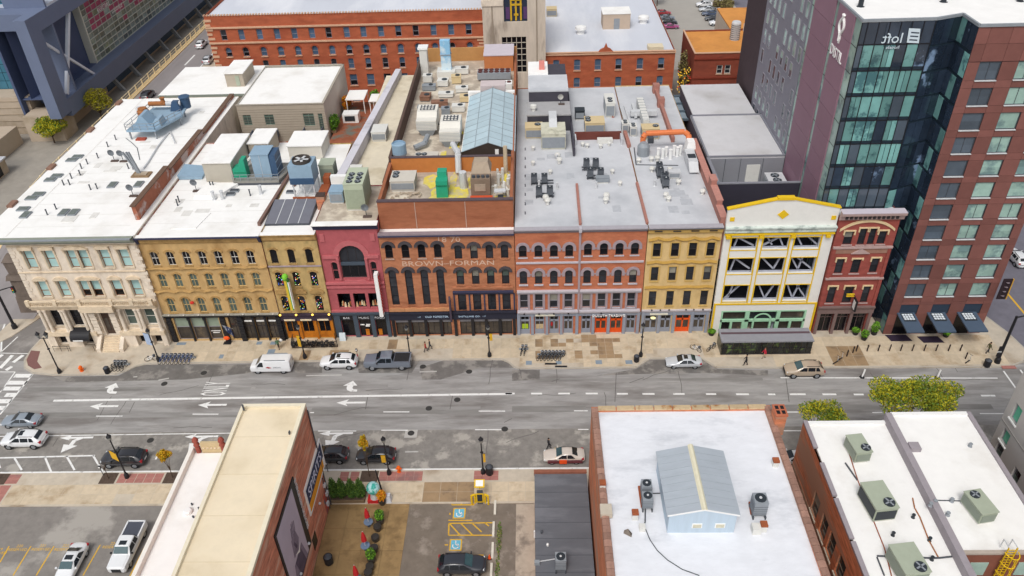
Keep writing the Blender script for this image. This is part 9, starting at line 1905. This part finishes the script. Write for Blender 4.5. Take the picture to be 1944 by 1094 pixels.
for i,(x,y,z,h,ms,l) in enumerate(((600,990,12,2.6,gg,'bright green hedge at the corner of the tan flats terrace'),(690,830,12,2.2,og,'brown autumn plants on the roof terrace pergola'),(900,775,12,1.8,gg,'green plants at the rear edge of the roof terrace'))):
    p=at('A2',x,y,z); t=thing('terrace_plant',l,'plant',p); MB().cbox(p,.9,2.2,.5).obj('planter',mat('planter_brown','7d6a52',var=.15,sc=2),t); crown_mesh([((p.x,p.y-.6,p.z+.5+h*.5),(.6,.9,h*.6)),((p.x+.2,p.y+.8,p.z+.5+h*.4),(.6,.9,h*.5))],700,.2,110+i,ms).obj('foliage',ms,t)
# flag on the ochre building
p=at('B1',1775,340,1.5); t=thing('flag','blue and white flag with orange end on a pole at the ochre shopfront','flag',(-39.4,-1.2,1.8)); MB().bar((-39.2,-.6,2.2),(-39.9,-2.0,4.0),.05,.05).obj('pole',metal_l,t); MB().add([(-39.35,-.95,2.7),(-39.9,-2.0,4.0),(-39.3,-2.1,2.7),(-39.0,-1.3,1.3)],[(0,1,2,3),(3,2,1,0)]).obj('cloth',mat('flag_blue','4b5d92',var=.1,sc=2,c2='d9dde8',c2t=(.5,.54),c2s=2.0),t); MB().blob((-40.0,-1.6,1.4),.45,.25,.3,8,5).obj('orange_end',mat('cone_orange','ef5a22',var=.05,sc=3),t)

# ---------------------------------------------------------------- people
def person_mat(name,legs,top,skin='c79a7c'):
    m=bpy.data.materials.new(name); m.use_nodes=True; N=m.node_tree.nodes; L=m.node_tree.links; b=N['Principled BSDF']; b.inputs['Roughness'].default_value=.85
    tc=N.new('ShaderNodeTexCoord'); sx=N.new('ShaderNodeSeparateXYZ'); L.new(tc.outputs['Object'],sx.inputs[0]); mr=N.new('ShaderNodeMath'); mr.operation='DIVIDE'; mr.inputs[1].default_value=1.8; L.new(sx.outputs['Z'],mr.inputs[0])
    cr=N.new('ShaderNodeValToRGB'); cr.color_ramp.interpolation='CONSTANT'; e=cr.color_ramp.elements; e[0].position=0; e[0].color=(*lin('2a2624'),1); e[1].position=.06; e[1].color=(*lin(legs),1)
    q=e.new(.48); q.color=(*lin(top),1); q=e.new(.83); q.color=(*lin(skin),1); L.new(mr.outputs[0],cr.inputs[0]); L.new(cr.outputs[0],b.inputs['Base Color']); MATS[name] =m; return m
def person(lab,p,rz,m,hairc,stride=.22,s=1.0):
    t=thing('person',lab,'person',p,rz); mw=W[t.name] @ Matrix.Scale(s,4)
    V=[]; E_=[]; Rr=[]
    def add(v,r,par=None):
        V.append(v); Rr.append(r); 
        if par is not None:E_.append((par,len(V)-1))
        return len(V)-1
    pel=add((0,0,.95),.15); wst=add((0,0,1.12),.135,pel); ch=add((0,0,1.32),.165,wst); nk=add((0,.0,1.49),.06,ch); jaw=add((.015,0,1.58),.085,nk); hd=add((0,0,1.68),.1,jaw); add((0,0,1.76),.07,hd); add((.12,0,1.63),.018,jaw)
    for sg in (1,-1):
        d=stride*sg; hip=add((0,sg*.09,.9),.1,pel); kn=add((d*.55+.03,sg*.1,.5),.07,hip); an=add((d-.05,sg*.1,.1),.045,kn); add((d+.13,sg*.11,.04),.04,an)
        sh=add((0,sg*.19,1.43),.07,ch); el=add((-d*.4-.02,sg*.24,1.14),.05,sh); wr=add((-d*.8+.06,sg*.25,.9),.034,el); pm=add((-d*.9+.07,sg*.25,.83),.036,wr)
        for k in range(4):f1=add((-d*.95+.05+.018*k,sg*.255,.77-.004*abs(k-1)),.0095,pm); add((-d*.95+.07+.018*k,sg*.245,.725-.006*abs(k-1)),.008,f1)
        th=add((-d*.9+.11,sg*.235,.8),.01,pm); add((-d*.9+.125,sg*.23,.765),.009,th)
    me=bpy.data.meshes.new('body'); me.from_pydata(V,E_,[]); me.materials.append(m)
    o=inst('body',me,t,mw); md=o.modifiers.new('skin','SKIN'); md.use_smooth_shade=True
    for i,sv in enumerate(me.skin_vertices[0].data):sv.radius=(Rr[i],Rr[i]); sv.use_root=(i == 0)
    o.modifiers.new('sub','SUBSURF').levels=1
    hm=mat('hair_'+hairc,hairc,var=.15,sc=6); MB(mw).blob((-.02,0,1.72),.115,.105,.1,10,6).obj('hair',hm,t)
    for sg in (1,-1):MB(mw).blob((.095,sg*.035,1.685),.012,.014,.01,6,4).obj('eye',letter_k,t)
    return t
pd=person_mat('clothes_dark','2d2f36','34343c'); pr=person_mat('clothes_red','3a3438','a8352f'); po=person_mat('clothes_olive','33343a','5b5a3c'); pg=person_mat('clothes_green','3c2f2c','4a6a4a'); pk=person_mat('clothes_black','1f1f24','232328'); pp=person_mat('clothes_scarlet','b9a48c','d02c44')
P12=lambda k,x,y:(lambda v:(v.x,v.y,.125))(at(k,x,y,.125))
person('pedestrian in rust red coat walking past the distillery front',P12('B2',1288,480),0,pr,'3a2a22'); person('pedestrian in dark clothes beside the one in rust red',P12('B2',1320,462),0,pd,'2a2422')
person('pedestrian in black walking before the dining shelter',P12('B3',1768,582),PI*.9,pk,'1f1a18',s=1.05); person('pedestrian in scarlet top right of the dining shelter walker',P12('B3',1908,528),PI,pp,'5a3a28')
person('pedestrian in olive coat near the right signal mast',P12('B4',1660,490),0,po,'3a2e26',s=1.05); person('pedestrian in green jacket with pale bag outside the ochre bar',P12('B2',175,458),PI*.5,pg,'2a2422',s=1.05); v=P12('B2',188,440); tag(MB().blob((v[0]+.2,v[1],1.25),.25,.2,.25,8,5).obj('shoulder_bag',white_plain),'pale shoulder bag carried by the pedestrian in green','bag')
v=at('B7',278,128); person('person in black standing in the road behind the battered sedan',(v.x,v.y,.005),0,pk,'1f1a18')
for i,(k,x,y) in enumerate((('B4',510,565),('B4',545,538),('B4',1512,558))):
    v=P12(k,x,y); t=thing('scooter',('left','middle','right')[i]+' dark kick scooter parked near the bollards','scooter',v,.6,'kick scooters'); mw=W[t.name]; MB(mw).box(-.45,.45,-.07,.07,.1,.15).obj('deck',black_m,t); MB(mw).tube((.42,0,.12),(.3,0,1.1),.035,n=6).obj('stem',metal_l,t); MB(mw).tube((.3,-.25,1.1),(.3,.25,1.1),.025,n=5).obj('handlebar',black_m,t)
    for q in (-.45,.45):MB(mw).tube((q,-.03,.1),(q,.03,.1),.1,n=10).obj('wheel',tyre_m,t)
